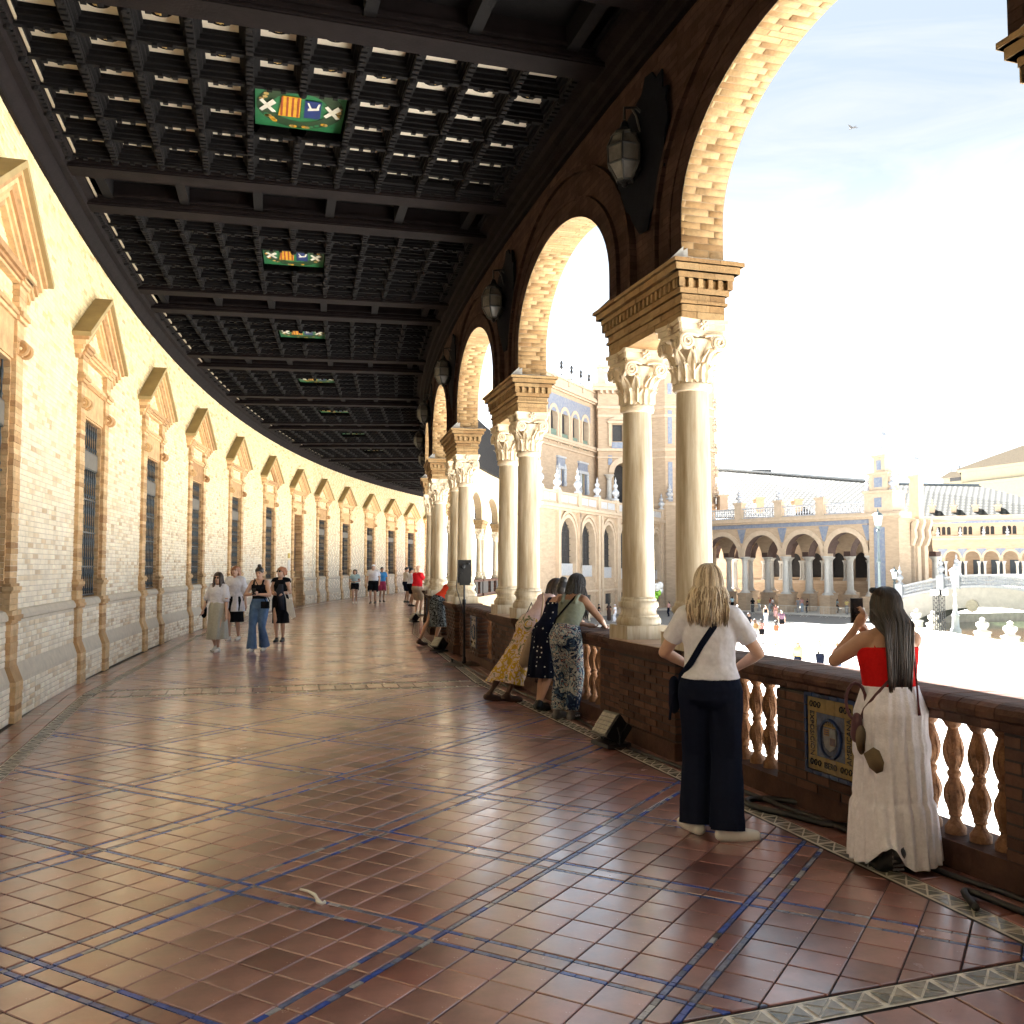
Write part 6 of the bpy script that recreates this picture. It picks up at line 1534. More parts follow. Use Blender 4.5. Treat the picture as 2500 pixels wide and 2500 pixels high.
class Fig:
    def __init__(s,H=1.65,lean=0,twist=0,male=False,w=1.,ankL=(-.09,0),ankR=(.09,0),wrL=None,wrR=None,elL=None,elR=None,head=(0,0),vox=.02,heelL=0.,heelR=0.,pel=(0,0,0),skin='fair',sit=None,kneeL=(0,1,0),kneeR=(0,1,0),detail=False,toeL=0.,toeR=0.,curl=.5):
        s.H=H; s.k=H/1.70; s.vox=vox/s.k; s.male=male; s.skin=skin; s.w=w; s.detail=detail
        s.L_=R(lean); s.pel=V3(pel); s.tw=R(twist)
        sw=(.185 if male else .158)*(.5+.5*w)
        U=s.up; s.neck=U((0,-.012,1.43)); hc=U((0,.012,1.578)); s.hc=hc
        s.hm=(Matrix.Rotation(-s.L_*.55,3,'X')@Matrix.Rotation(R(head[0]),3,'Z')@Matrix.Rotation(R(head[1]),3,'X'))
        s.sh=[U((-sw,-.01,1.375)),U((sw,-.01,1.375))]
        hp=[V3((-.085*w,0,.90))+s.pel,V3((.085*w,0,.90))+s.pel]; s.hip=hp
        s.an=[V3((ankL[0],ankL[1],.075+heelL)),V3((ankR[0],ankR[1],.075+heelR))] if sit is None else [V3(sit[0]),V3(sit[1])]
        s.heel=(heelL,heelR); s.toe=(toeL,toeR)
        s.kn=[ik(hp[i],s.an[i],.43,.425,(kneeL,kneeR)[i]) for i in (0,1)]
        wd=[U((-sw-.06,.02,.86)),U((sw+.06,.02,.86))]
        s.wr=[V3(wrL) if wrL else wd[0],V3(wrR) if wrR else wd[1]]
        pol=[V3(elL) if elL else V3((-.35,-1,-.2)),V3(elR) if elR else V3((.35,-1,-.2))]
        s.el=[ik(s.sh[i],s.wr[i],.285,.25,pol[i]) for i in (0,1)]
        s.curl=curl
    def up(s,p):
        p=V3(p); f=min(1,max(0,(p.z-.86)/.28)); q=p-V3((0,0,.93)); q=Matrix.Rotation(-s.L_*f,3,'X')@(Matrix.Rotation(s.tw*f,3,'Z')@q); return q+V3((0,0,.93))+s.pel
    def torso(s,mb,z0,z1,inf=0.,n=22,flare=0.,top=None):
        zs=[z0]+[r_[0] for r_ in TOR if z0<r_[0]<z1]+[z1]; rg=[]
        mw=1.12 if s.male else 1.
        for z in zs:
            tz=[r_[0] for r_ in TOR]; rx=np.interp(z,tz,[r_[1] for r_ in TOR])*s.w*(mw if 1.1<z<1.41 else (.94 if s.male and z<1.05 else (1.12 if s.male else 1)))+inf; ry=np.interp(z,tz,[r_[2] for r_ in TOR])*s.w+inf; yo=np.interp(z,tz,[r_[3] for r_ in TOR])
            if s.male and 1.0<z<1.15: rx*=1.12
            if flare: f=max(0,(z1-z)/(z1-z0)); rx+=flare*f; ry+=flare*f
            c=s.up((0,yo,z)); x=s.up((rx,yo,z))-c; y=s.up((0,yo+ry,z))-c; rg.append((c,x,y))
        ringloft(mb,rg,n)
    def hand(s,mb,i):
        w_=s.wr[i]; d=(w_-s.el[i]).normalized(); sg=(-1,1)[i]
        side=V3((0,0,1)).cross(d)
        if side.length<.2: side=V3((sg,0,0))
        side=(side-d*side.dot(d)).normalized(); nrm=d.cross(side)
        if abs(d.z)>.8: side,nrm=V3((0,1,0)),V3((sg,0,0)); side=(side-d*side.dot(d)).normalized(); nrm=d.cross(side)
        if not s.detail:
            capsule(mb,w_,.026,w_+d*.07,.034,8,side,.6); capsule(mb,w_+d*.07,.03,w_+d*.14+nrm*.02,.018,8,side,.6)
            capsule(mb,w_+d*.03+side*.02,.014,w_+d*.085+side*.05+nrm*.015,.010,6); return
        capsule(mb,w_,.027,w_+d*.045,.036,10,side,.55); capsule(mb,w_+d*.045,.037,w_+d*.085,.036,10,side,.5)
        cu=s.curl
        for k,(o_,L_) in enumerate(((-.030,.062),(-.010,.075),(.011,.080),(.031,.070))):
            p=w_+d*.088+side*o_; dirn=d.copy(); 
            for j,f in enumerate((.45,.32,.26)):
                dirn=(Matrix.Rotation(-cu*(.5+.5*j)*(1.15-.1*k),3,side)@dirn).normalized(); q=p+dirn*(L_*1.15*f); capsule(mb,p,.0088-.001*j,q,.0082-.001*j,8); p=q
        p=w_+d*.03+side*.032; q=p+d*.035+side*.022-nrm*.01; capsule(mb,p,.013,q,.0105,8); capsule(mb,q,.0105,q+d*.032+side*.004-nrm*.012,.008,8)
    def body(s):
        mb=MB(); s.torso(mb,.80,1.45)
        for i in (0,1):
            sg=(-1,1)[i]; m_=s.w; big=1.1 if s.male else 1
            capsule(mb,s.hip[i],.088*m_,s.kn[i].lerp(s.hip[i],.35),.066*m_,12); capsule(mb,s.kn[i].lerp(s.hip[i],.35),.066*m_,s.kn[i],.050*m_,12)
            c=s.kn[i].lerp(s.an[i],.33)+V3((0,-.012,0)); capsule(mb,s.kn[i],.048*m_,c,.051*m_,12); capsule(mb,c,.051*m_,s.an[i].lerp(s.kn[i],.12),.032,12); capsule(mb,s.an[i].lerp(s.kn[i],.12),.032,s.an[i],.031,10)
            s.foot(mb,i,0.)
            capsule(mb,s.sh[i]+V3((-sg*.02,0,.0)),.056*big*(.6+.4*m_),s.el[i],.038*big*(.5+.5*m_),12); e=s.el[i].lerp(s.wr[i],.3); capsule(mb,s.el[i],.037*big,e,.038*big,12); capsule(mb,e,.038*big,s.wr[i],.025*big,12)
            capsule(mb,s.up((sg*.06,-.012,1.42)),.045,s.sh[i]+V3((-sg*.03,0,.008)),.05*big,10)
            s.hand(mb,i)
        hc,hm=s.hc,s.hm; capsule(mb,s.neck,.051 if not s.male else .058,hc+hm@V3((0,-.015,-.07)),.048 if not s.male else .055,12)
        rg=[]
        for z,rx,ry,yo in ((-.118,.026,.030,.048),(-.105,.043,.045,.040),(-.08,.056,.066,.022),(-.045,.066,.084,.006),(0,.074,.094,0),(.045,.076,.098,-.006),(.08,.066,.086,-.008),(.105,.042,.056,-.008),(.117,.016,.022,-.008)):
            rg.append((hc+hm@V3((0,yo,z)),hm@V3((rx,0,0)),hm@V3((0,ry,0))))
        ringloft(mb,rg,18); P=lambda x,y,z: hc+hm@V3((x,y,z))
        capsule(mb,P(0,.091,.012),.009,P(0,.108,-.022),.012,8); capsule(mb,P(-.01,.098,-.026),.008,P(.01,.098,-.026),.008,6)
        capsule(mb,P(-.016,.085,-.058),.010,P(.016,.085,-.058),.010,6); capsule(mb,P(0,.078,-.095),.018,P(0,.082,-.09),.016,8)
        for sg in (-1,1): ellipsoid(mb,P(sg*.076,-.008,-.012),(.012,.022,.034),hm,8)
        return mb
    def foot(s,mb,i,inf,sole=0.):
        a=s.an[i]; h=s.heel[i]; yaw=R(s.toe[i]); f=V3((-math.sin(yaw),math.cos(yaw),0)); 
        hl=a+V3((0,0,-.04))-f*.035; tz=max(.03,a.z-h-.045); ball=V3((a.x,a.y,0))+f*.115*(1-.25*min(1,h/.15)); ball.z=.028; tip=ball+f*.065; tip.z=.024
        if h>.01: hl=a+V3((0,0,-.035))-f*.045
        capsule(mb,hl,.034+inf,ball,.034+inf,12,f,1.); capsule(mb,ball,.036+inf,tip,.026+inf,12); capsule(mb,a,.034+inf*.8,hl.lerp(ball,.4),.034+inf,10)
def garment_top(f,inf=.014,z0=1.0,z1=1.425,sleeve=.55,loose=.0,tank=False,strap=True,sl_r=.0):
    mb=MB()
    if tank:
        f.torso(mb,z0,1.335,inf,flare=loose)
        if strap:
            for sg in (-1,1): mb2=[f.up((sg*.085,.095,1.31)),f.up((sg*.092,.06,1.40)),f.up((sg*.095,-.02,1.432)),f.up((sg*.09,-.085,1.39)),f.up((sg*.085,-.10,1.31))]; [capsule(mb,a,.021,b,.021,8) for a,b in zip(mb2,mb2[1:])]
    else:
        f.torso(mb,z0,z1,inf,flare=loose)
        for i in (0,1):
            sg=(-1,1)[i]; capsule(mb,f.up((sg*.05,-.012,1.405)),.05+inf*.7,f.sh[i]+V3((-sg*.02,0,.006)),.058+inf,12)
            e=f.sh[i].lerp(f.el[i],min(1,sleeve)); capsule(mb,f.sh[i]+V3((-sg*.02,0,0)),.060+inf,e,.050+inf+sl_r,12)
            if sleeve>1: capsule(mb,f.el[i],.045+inf,f.el[i].lerp(f.wr[i],sleeve-1),.034+inf,12)
        mb.cuts=[]
        for i in (0,1):
            if sleeve<=1: e=f.sh[i].lerp(f.el[i],min(1,sleeve)); mb.cuts.append((e,f.el[i]-f.sh[i],.085))
            else: mb.cuts.append((f.el[i].lerp(f.wr[i],sleeve-1),f.wr[i]-f.el[i],.07))
    return mb
def garment_trousers(f,inf=.016,z1=1.04,rk=.075,ra=.085,end=.06,shorts=None):
    mb=MB(); f.torso(mb,.80,z1,inf); mb.cuts=[]
    for i in (0,1):
        h,k,a=f.hip[i],f.kn[i],f.an[i]; capsule(mb,h,.100*f.w+inf*.5,h.lerp(k,.5),.088*f.w+inf*.4,14)
        if shorts is not None:
            e=h.lerp(k,shorts); capsule(mb,h.lerp(k,.4),.090*f.w+inf,e,.088*f.w+inf,14); mb.cuts.append((e,k-h,.16)); continue
        capsule(mb,h.lerp(k,.5),.088*f.w+inf*.4,k,rk,14); m_=k.lerp(a,.55); capsule(mb,k,rk,m_,(rk+ra)/2,14); q=a+(k-a).normalized()*(end-.075+.045*0)+V3((0,.012,0)); capsule(mb,m_,(rk+ra)/2,q,ra,14); dn=(a-k).normalized(); mb.cuts.append((q,dn+V3((0,0,-1)),ra*1.7))
    return mb
def skirt_mesh(f,z1,z0,r1,r0,n=72,rip=.012,freq=14,cy=0.,seed=1,tiers=(),rows=26,asym=0.,bend=None,lift=None):
    """draped skirt with folds that grow towards the hem"""
    rs=random.Random(seed); ph=[rs.random()*6.28 for _ in range(6)]; mb=MB(); g=[]
    for j in range(rows):
        t=j/(rows-1); z=z1+(z0-z1)*t; rx=r1[0]+(r0[0]-r1[0])*t**.8; ry=r1[1]+(r0[1]-r1[1])*t**.8; row=[]
        if z>.66: tz=[q[0] for q in TOR]; zz_=max(z,.90); rx=max(rx,float(np.interp(zz_,tz,[q[1] for q in TOR]))*f.w+.022); ry=max(ry,float(np.interp(zz_,tz,[q[2] for q in TOR]))*f.w+.024)
        kt=1+sum(.0 if z>tz else .05 for tz in tiers)
        for i in range(n):
            a=2*math.pi*i/n; w=rip*(.25+.95*t)*(math.sin(freq*a+ph[0]+1.2*math.sin(3*t+ph[1]))+.6*math.sin((freq*1.7)//1*a+ph[2]+2*t)+.5*math.sin(5*a+ph[3]+t*2))
            near_=0.
            for tz in tiers: near_+=-.010*math.exp(-((z-tz)/.012)**2)
            p=V3(((rx*kt+w+near_)*math.cos(a),(ry*kt+w+near_)*math.sin(a)+cy*t,z)); 
            if z>.86: p=f.up(p)
            else: p=p+f.pel*(1-t)
            if bend: p=bend(p,t,a)
            row.append(mb.V(p))
        g.append(row)
    for p,q in zip(g,g[1:]):
        for i in range(n): mb.F((p[i],p[(i+1)%n],q[(i+1)%n],q[i]))
    me=mb.mesh('skirt',[]); o=bpy.data.objects.new('t',me); wsc.collection.objects.link(o); sm=o.modifiers.new('s','SUBSURF'); sm.levels=1; so=o.modifiers.new('t','SOLIDIFY'); so.thickness=.006
    me2=evalmesh(o); bpy.data.objects.remove(o); me2.polygons.foreach_set('use_smooth',[True]*len(me2.polygons)); return me2
def hair_strands(f,zend,n=170,width=.016,spread=.02,back=1.,seed=3,front=55,wave=.008,rag=.05,vol=.012,squeeze=.10):
    """long hair: a cap plus many tapered locks that run over the skull and then hang down"""
    rs=random.Random(seed); mb=MB(); hc,hm=f.hc,f.hm
    for k in range(n):
        az=R(rs.uniform(front,360-front)); lay=rs.random(); s_=1.0+.10*lay+vol*3
        sx,sy,sz=.080*s_,.100*s_,.116*s_; pts=[]
        part=rs.uniform(-.012,.012)
        for j in range(6):
            th=R(6+ (78+10*lay)*j/5); l=V3((sx*math.sin(th)*math.sin(-az)+part*(1-j/5),sy*math.sin(th)*math.cos(az)-.006,sz*math.cos(th))); pts.append(hc+hm@l)
        e=pts[-1]; end=zend+rs.uniform(-rag,rag*.6); out=V3((e.x-hc.x,e.y-hc.y,0)); out=out.normalized() if out.length>1e-4 else V3((0,-1,0)); m=6; 
        w0=rs.uniform(0,6.28)
        tb=f.up((0,-.13*f.w,1.30)); 
        for j in range(1,m+1):
            t=j/m; z=e.z+(end-e.z)*t; p=V3((e.x,e.y,z))+out*(spread*math.sin(t*2.2)*(.4+lay))+V3((rs.uniform(-1,1)*.004+wave*math.sin(4*t+w0),rs.uniform(-1,1)*.003+wave*.6*math.cos(4*t+w0),0))
            # keep the lock outside the shoulders and back
            if z<f.neck.z+.06 and f.L_<.3: p.y=min(p.y,-.085*f.w-.02*lay-.012*math.sin(t*3)) if out.y<.35 else p.y; p.x*=(1-squeeze*t)
            pts.append(p)
        L_=len(pts); mb.cr=rs.random(); mb.tube(pts,[width*(.55+.6*math.sin(math.pi*min(1,(i+1.5)/L_)*.85)) *(1 if i<L_-2 else (.75 if i<L_-1 else .25)) for i in range(L_)],4)
    return mb
def hair_cap(f,ext=.0,sc=1.06,low=-.02):
    mb=MB(); rg=[]
    for z,rx,ry,yo in ((low,.075,.080,-.022),(.03,.080,.094,-.014),(.06,.078,.094,-.010),(.09,.064,.080,-.009),(.112,.04,.05,-.008),(.124,.012,.014,-.008)):
        rg.append((f.hc+f.hm@V3((0,yo,z)),f.hm@V3((rx*sc,0,0)),f.hm@V3((0,ry*sc,0))))
    ringloft(mb,rg,16); return mb
def hair_blob(f,length=.2,w=.085,sc=1.07,curly=0.):
    mb=hair_cap(f,sc=sc); P=lambda x,y,z:f.hc+f.hm@V3((x,y,z))
    for sx in (-.06,-.03,0,.03,.06):
        e=P(sx*1.2,-.07,.0); capsule(mb,P(sx,-.045,.05),.052,e,.048,8); capsule(mb,e,.048,e+V3((sx*.25,-.012,-length)),.034,8)
    for sg in (-1,1): capsule(mb,P(sg*.072,-.01,.03),.026,P(sg*.082,-.02,-.06)+V3((0,0,-length*.55)),.022,8)
    return mb
def person(f,loc,yaw,label,parts,group=None,smooth=3,shoe=None,face=True,eyes=True):
    """parts: list of (name, MB or mesh, material, wrinkle)"""
    me=remesh(f.body(),f.vox,smooth); me.materials.append(skinm(f.skin)); o=bpy.data.objects.new('person',me); col.objects.link(o)
    o.location=loc; o.rotation_euler=(0,0,R(yaw)); o.scale=(f.k,)*3; setp(o,label,'person',group)
    def add(n,m,mt,wk=0.,sm=3,vx=1.):
        if isinstance(m,MB): m=remesh(m,f.vox*vx,sm,wk,getattr(m,'cuts',None))
        elif not isinstance(m,bpy.types.Mesh): raise ValueError(n)
        m.materials.clear(); m.materials.append(mt); c=bpy.data.objects.new(n,m); col.objects.link(c); c.parent=o; return c
    for q in parts: add(*q)
    if shoe is not None:
        for i in (0,1): mb=MB(); f.foot(mb,i,.010); add('shoe',mb,shoe,0,2)
    if eyes:
        P=lambda x,y,z:f.hc+f.hm@V3((x,y,z))
        for sg in (-1,1):
            mb=MB(); ellipsoid(mb,P(sg*.030,.086,.010),(.013,.008,.0065),f.hm,8); add('eye',mb.mesh('eye',[],True),M('eye_dark',(.03,.02,.018),.2,.1,9))
        mb=MB(); capsule(mb,P(-.018,.094,-.056),.006,P(.018,.094,-.056),.006,8); add('mouth',mb.mesh('mouth',[],True),M('lip',(.36,.12,.10),.45,.1,20))
        mb=MB(); [capsule(mb,P(sg*.016,.092,.030),.005,P(sg*.045,.082,.032),.0045,6) for sg in (-1,1)]; add('eyebrow',mb.mesh('eyebrow',[],True),M('brow',(.06,.035,.02),.8,.1,20))
    return o,add
def worn(f,o,name,build,mats,label,cat,smooth=True,group=None):
    """a separate thing carried by a person: same frame as the person"""
    mb=MB(); build(mb); q=bpy.data.objects.new(name,mb.mesh(name,mats,smooth)); col.objects.link(q); q.location=o.location; q.rotation_euler=o.rotation_euler; q.scale=o.scale; setp(q,label,cat,group); return q
def strap(mb,pts,w=.02,t=.004,mi=0):
    mb.tube(pts,[w]*len(pts),6,mi)
def hairm(n,c,at=None): return M('hair_'+n,c,.42,.25,60,attr=at or [(0,(.6,.6,.6)),(.5,(1,1,1)),(1,(1.5,1.45,1.4))],stretch=(8,8,1),spec=.5)
h_blonde=hairm('blonde',(.62,.51,.36),[(0,(.28,.22,.18)),(.3,(.6,.55,.5)),(.55,(1,1,1)),(1,(1.35,1.4,1.5))]); h_dark=hairm('dark_brown',(.022,.012,.008),[(0,(.5,.5,.5)),(.7,(1,1,1)),(.9,(2.2,2.0,1.8)),(1,(4,3.2,2.6))]); h_black=hairm('black',(.010,.008,.008)); h_red=hairm('auburn',(.25,.10,.045)); h_brown=hairm('brown',(.07,.04,.025))
white=cloth('white_cotton',(.70,.70,.76)); navy=cloth('navy_cloth',(.010,.013,.026)); blackc=cloth('black_cloth',(.010,.010,.012)); redc=cloth('red_rib',(.50,.012,.012),scale=60); skirtw=cloth('white_crinkle_skirt',(.70,.68,.74),bump=.25,bscale=90); shoew=M('white_shoe',(.66,.64,.60),.5,.08,12); shoeb=M('black_shoe',(.012,.012,.013),.5,.2,12)
# ---------------------------------------------------------------- blonde woman at the pedestal
f=Fig(1.625,lean=-2,ankL=(-.10,.02),ankR=(.10,-.10),toeL=35,toeR=-70,wrL=(-.14,.22,1.03),wrR=(.16,.24,1.03),elL=(-1,-.55,-.1),elR=(1,-.55,-.1),vox=.0075,skin='fair',detail=True,w=1.08)
o,add=person(f,(1.21,5.78,0),-16,'blonde woman in white tee and dark wide trousers standing with her back to us',[
 ('hair',hair_strands(f,1.365,900,.0042,.03,seed=5,front=40,rag=.055,vol=.03).mesh('hair',h_blonde,True),h_blonde),('hair_cap',hair_cap(f,sc=1.08,low=-.05),h_blonde),
 ('tshirt',garment_top(f,.014,.985,1.43,.62,.012),white,.016),('trousers',garment_trousers(f,.018,1.03,.098,.112,.062),navy,.012)],shoe=shoew)
def bag(mb):
    pts=[f.up((.075,-.02,1.452)),f.up((.07,-.085,1.40)),f.up((.035,-.122,1.32)),f.up((-.04,-.128,1.21)),f.up((-.11,-.112,1.09)),f.up((-.175,-.05,1.00)),f.up((-.19,.03,.95))]
    for a,b in zip(pts,pts[1:]): capsule(mb,a,.020,b,.020,8,V3((0,1,0)),.35)
    pts=[f.up((.075,-.02,1.452)),f.up((.06,.08,1.38)),f.up((-.04,.14,1.2)),f.up((-.16,.10,1.0)),f.up((-.19,.03,.95))]
    for a,b in zip(pts,pts[1:]): capsule(mb,a,.018,b,.018,8,V3((0,1,0)),.35)
    capsule(mb,(-.235,.05,.93),.055,(-.235,.05,.80),.06,12,V3((1,0,0)),.6)
    mb.tube([(-.215+.045*math.sin(a*.5)*-1,-.0,.80+.095*math.cos(a)) for a in [i*.42 for i in range(16)]],.009,6)
worn(f,o,'shoulder_bag',bag,[navy],'navy crossbody bag and strap across the back of the blonde woman','bag')
# ---------------------------------------------------------------- woman in red photographing
f=Fig(1.50,lean=2,ankL=(-.11,-.20),ankR=(.10,.06),heelL=.10,wrL=(-.135,.17,1.44),wrR=(-.03,.22,1.40),elL=(-.55,.0,-1),elR=(.9,-.15,-.8),toeL=10,vox=.0075,skin='tan',detail=True,w=1.22,head=(6,0),curl=.9)
def lift(p,t,a):
    # heel of the left foot holds the cloth out behind
    q=math.exp(-((p.x+.15)/.075)**2)*math.exp(-((p.y+.22)/.16)**2)*max(0,(t-.55)/.45)
    return p+V3((-.02*q,-.09*q,.16*q*max(0,(t-.8)/.2)))
o,add=person(f,(2.085,5.22,0),6,'dark haired woman in red crop top and long white skirt raising a phone',[
 ('hair',hair_strands(f,1.075,900,.0042,.004,seed=9,front=66,rag=.05,vol=.012,wave=.006,squeeze=.30).mesh('hair',h_dark,True),h_dark),('hair_cap',hair_cap(f,sc=1.07,low=-.05),h_dark),
 ('crop_top',garment_top(f,.014,1.065,1.325,0,tank=True,strap=False),redc,.006),
 ('skirt',skirt_mesh(f,1.095,.035,(.172,.135),(.245,.235),rip=.012,freq=19,seed=4,tiers=(.78,.40),rows=44,n=110,bend=lift),skirtw)])
mb=MB()
for sg in (-1,1):
    p=[f.up((sg*.125,-.09,1.30)),f.up((sg*.115,-.06,1.37)),f.up((sg*.085,-.01,1.43)),f.up((sg*.05,.05,1.41)),f.up((sg*.045,.10,1.33))]
    for a,b in zip(p,p[1:]): capsule(mb,a,.012,b,.012,8,V3((0,1,0)),.5)
add('halter_strap',mb,redc,0,1,.6)
mb=MB(); mb.tube([f.up((.10,-.125,1.33)),f.up((.10,-.135,1.2)),f.up((.102,-.14,1.1)),f.up((.10,-.15,1.0)),(.10,-.16,.93)],[.006,.006,.006,.006,.010],6); add('tie_cord',mb.mesh('tie_cord',[],True),M('maroon_cord',(.09,.012,.016),.8,.1,20))
for i in (0,1):
    mb=MB(); f.foot(mb,i,.012); add('shoe',mb,shoeb,0,2)
mb=MB(); 
for i in range(6): mb.box(-.145+.0,-.075,-.262-.006*i*0,-.255,.045+i*.024,.058+i*.024)
add('shoe_sole',mb.mesh('shoe_sole',[]),M('sole_grey',(.06,.055,.06),.6,.2,20))
mb=MB(); P=lambda x,y,z:f.hc+f.hm@V3((x,y,z))
for sg in (-1,1): ellipsoid(mb,P(sg*.045-.0,.055,.108),(.032,.02,.022),f.hm,10)
mb.tube([P(-.08,.02,.10),P(-.05,.06,.115),P(.05,.06,.115),P(.08,.02,.10)],.005,6); add('sunglasses',mb.mesh('sunglasses',[],True),shoeb)
def phone(mb):
    c=(f.wr[0]+f.wr[1])/2+V3((.0,.07,.10)); mb.box(c.x-.085,c.x+.085,c.y-.005,c.y+.005,c.z-.045,c.z+.045)
    c2=c
worn(f,o,'smartphone',lambda mb: mb.box(f.wr[0].x-.005,f.wr[0].x+.075,f.wr[0].y+.045,f.wr[0].y+.056,f.wr[0].z+.03,f.wr[0].z+.19),[M('phone_black',(.01,.01,.012),.2,.2,9)],'black phone held up by the woman in red','phone',False)
m_mar=M('maroon_strap',(.07,.018,.024),.6,.1,20)
def purse(mb):
    pts=[f.up((.07,-.03,1.455)),f.up((.08,-.10,1.36)),f.up((.05,-.125,1.27)),f.up((-.04,-.125,1.16)),f.up((-.14,-.10,1.05)),(-.20,-.06,.96),(-.225,-.06,.90)]
    for a,b in zip(pts,pts[1:]): capsule(mb,a,.011,b,.011,8,V3((0,1,0)),.5)
    mb.tube([(-.235+.055*math.cos(a),-.02-.02*math.cos(a),1.0+.115*math.sin(a)) for a in [i*.4 for i in range(17)]],.010,7)
    capsule(mb,(-.235,-.03,.89),.045,(-.235,-.02,.80),.055,12,V3((1,0,0)),.6)
worn(f,o,'shoulder_bag',purse,[m_mar],'maroon shoulder bag with loop handle at the hip of the woman in red','bag')
def capb(mb):
    g=[]; n=16
    for j in range(6):
        t=j/5; row=[]
        for i in range(n):
            a=2*math.pi*i/n; r_=.085*math.cos(t*1.45); row.append(mb.V((-.245+r_*.55*math.cos(a)-.04*t,-.105+.35*r_*math.cos(a)-.02*t,.78+r_*1.05*math.sin(a)+.035*t)))
        g.append(row)
    for p,q in zip(g,g[1:]):
        for i in range(n): mb.F((p[i],p[(i+1)%n],q[(i+1)%n],q[i]))
    mb.F(g[-1]); mb.F(g[0][::-1])
    mb.prism([(-.20,-.155,.74),(-.165,-.16,.72),(-.135,-.16,.65),(-.14,-.155,.60),(-.175,-.145,.585),(-.215,-.135,.62),(-.245,-.125,.70)],(.010,.012,.003))
worn(f,o,'baseball_cap',capb,[cloth('khaki',(.17,.125,.075))],'khaki baseball cap hanging from the bag beside the white skirt','cap')
# ---------------------------------------------------------------- three women leaning over the rail
m_navyfl=pattern('navy_floral',[(0,(.012,.02,.05)),(.52,(.05,.09,.15)),(.58,(.012,.02,.05)),(.64,(.36,.36,.34)),(.71,(.13,.21,.26)),(.76,(.012,.02,.05)),(.80,(.28,.09,.08)),(.82,(.42,.40,.36)),(.88,(.02,.03,.06))],8.5)
m_yelfl=pattern('yellow_floral',[(0,(.10,.11,.07)),(.50,(.26,.24,.15)),(.57,(.56,.44,.40)),(.68,(.40,.26,.04)),(.76,(.50,.32,.03)),(.83,(.56,.45,.42))],6.5)
m_polka=pattern('polka_dots',[(0,(.7,.68,.64)),(.17,(.008,.010,.020))],17,'dots')
m_sage=cloth('sage_ribbed',(.17,.185,.145)); m_pink=cloth('pale_pink_knit',(.56,.42,.42))
f=Fig(1.60,lean=26,ankL=(-.09,-.05),ankR=(.08,-.02),wrL=(.02,.52,1.03),wrR=(.26,.50,1.03),elL=(-.6,-.2,-1),elR=(.9,.0,-1),vox=.010,skin='brown',detail=True,w=1.04,head=(-15,-10))
o,add=person(f,(.575,10.12,0),-30,'woman in sage vest and navy floral trousers leaning on the rail with her elbow',[
 ('hair',hair_strands(f,1.14,420,.006,.03,seed=11,front=50,rag=.05,vol=.03).mesh('hair',h_black,True),h_black),('hair_cap',hair_cap(f,sc=1.12,low=-.06),h_black),
 ('vest',garment_top(f,.014,1.0,1.33,0,tank=True),m_sage,.014),('trousers',garment_trousers(f,.022,1.05,.092,.078,.10),m_navyfl,.02)],shoe=M('grey_sandal',(.12,.11,.11),.6,.2,12))
mb=MB()
for i in (1,):
    a=f.an[i]; 
    for k in range(3): mb.tube([(a.x-.05,a.y+.02+k*.04,.03),(a.x,a.y+.02+k*.045,.085-k*.012),(a.x+.05,a.y+.03+k*.04,.03)],.008,6)
add('sandal_strap',mb.mesh('sandal_strap',[],True),white)
def strap1(mb):
    p=[f.up((.10,-.02,1.445)),f.up((.07,-.095,1.38)),f.up((0,-.12,1.25)),f.up((-.10,-.11,1.10)),f.up((-.165,-.03,1.0))]
    for a,b in zip(p,p[1:]): capsule(mb,a,.012,b,.012,8,V3((0,1,0)),.5)
worn(f,o,'bag_strap',strap1,[blackc],'thin black bag strap across the back of the woman in the sage vest','bag')
f=Fig(1.56,lean=34,ankL=(-.07,-.06),ankR=(.08,-.20),heelR=.03,wrL=(-.05,.55,1.02),wrR=(.2,.55,1.02),elL=(-.6,-.2,-1),elR=(.9,.0,-1),vox=.011,skin='tan',w=1.0,head=(10,0))
mbp=hair_cap(f,sc=1.12,low=-.05); P=lambda x,y,z:f.hc+f.hm@V3((x,y,z)); ellipsoid(mbp,P(0,-.06,.12),(.055,.055,.05),f.hm,10); ellipsoid(mbp,P(0,-.05,.0),(.08,.08,.09),f.hm,10)
o,add=person(f,(.38,10.80,0),-42,'woman in black polka dot dress with hair tied up between the two leaning friends',[
 ('hair',mbp,h_black,.02),('dress_top',garment_top(f,.012,.98,1.30,0,tank=True),m_polka,.008),('dress',skirt_mesh(f,1.04,.40,(.155,.12),(.23,.21),rip=.012,freq=11,seed=8,rows=20,n=64),m_polka)],shoe=shoeb)
f=Fig(1.60,lean=38,ankL=(-.06,-.52),ankR=(.10,-.34),heelL=.02,heelR=.02,wrL=(-.15,.55,.98),wrR=(.2,.55,1.0),elL=(-.8,-.2,-1),elR=(.9,.0,-1),vox=.011,skin='dark',w=1.0,head=(-25,0))
o,add=person(f,(.20,11.55,0),-66,'woman in pale top and wide yellow floral trousers stretching far over the rail',[
 ('hair',hair_strands(f,1.20,200,.010,.02,seed=13,front=55,rag=.04,vol=.02).mesh('hair',h_dark,True),h_dark),('hair_cap',hair_cap(f,sc=1.10,low=-.07),h_dark),
 ('knit_top',garment_top(f,.014,.99,1.42,1.5),m_pink,.012),('wide_trousers',garment_trousers(f,.03,1.06,.115,.150,.22),m_yelfl,.03)],shoe=M('brown_sandal',(.05,.022,.014),.6,.2,12))
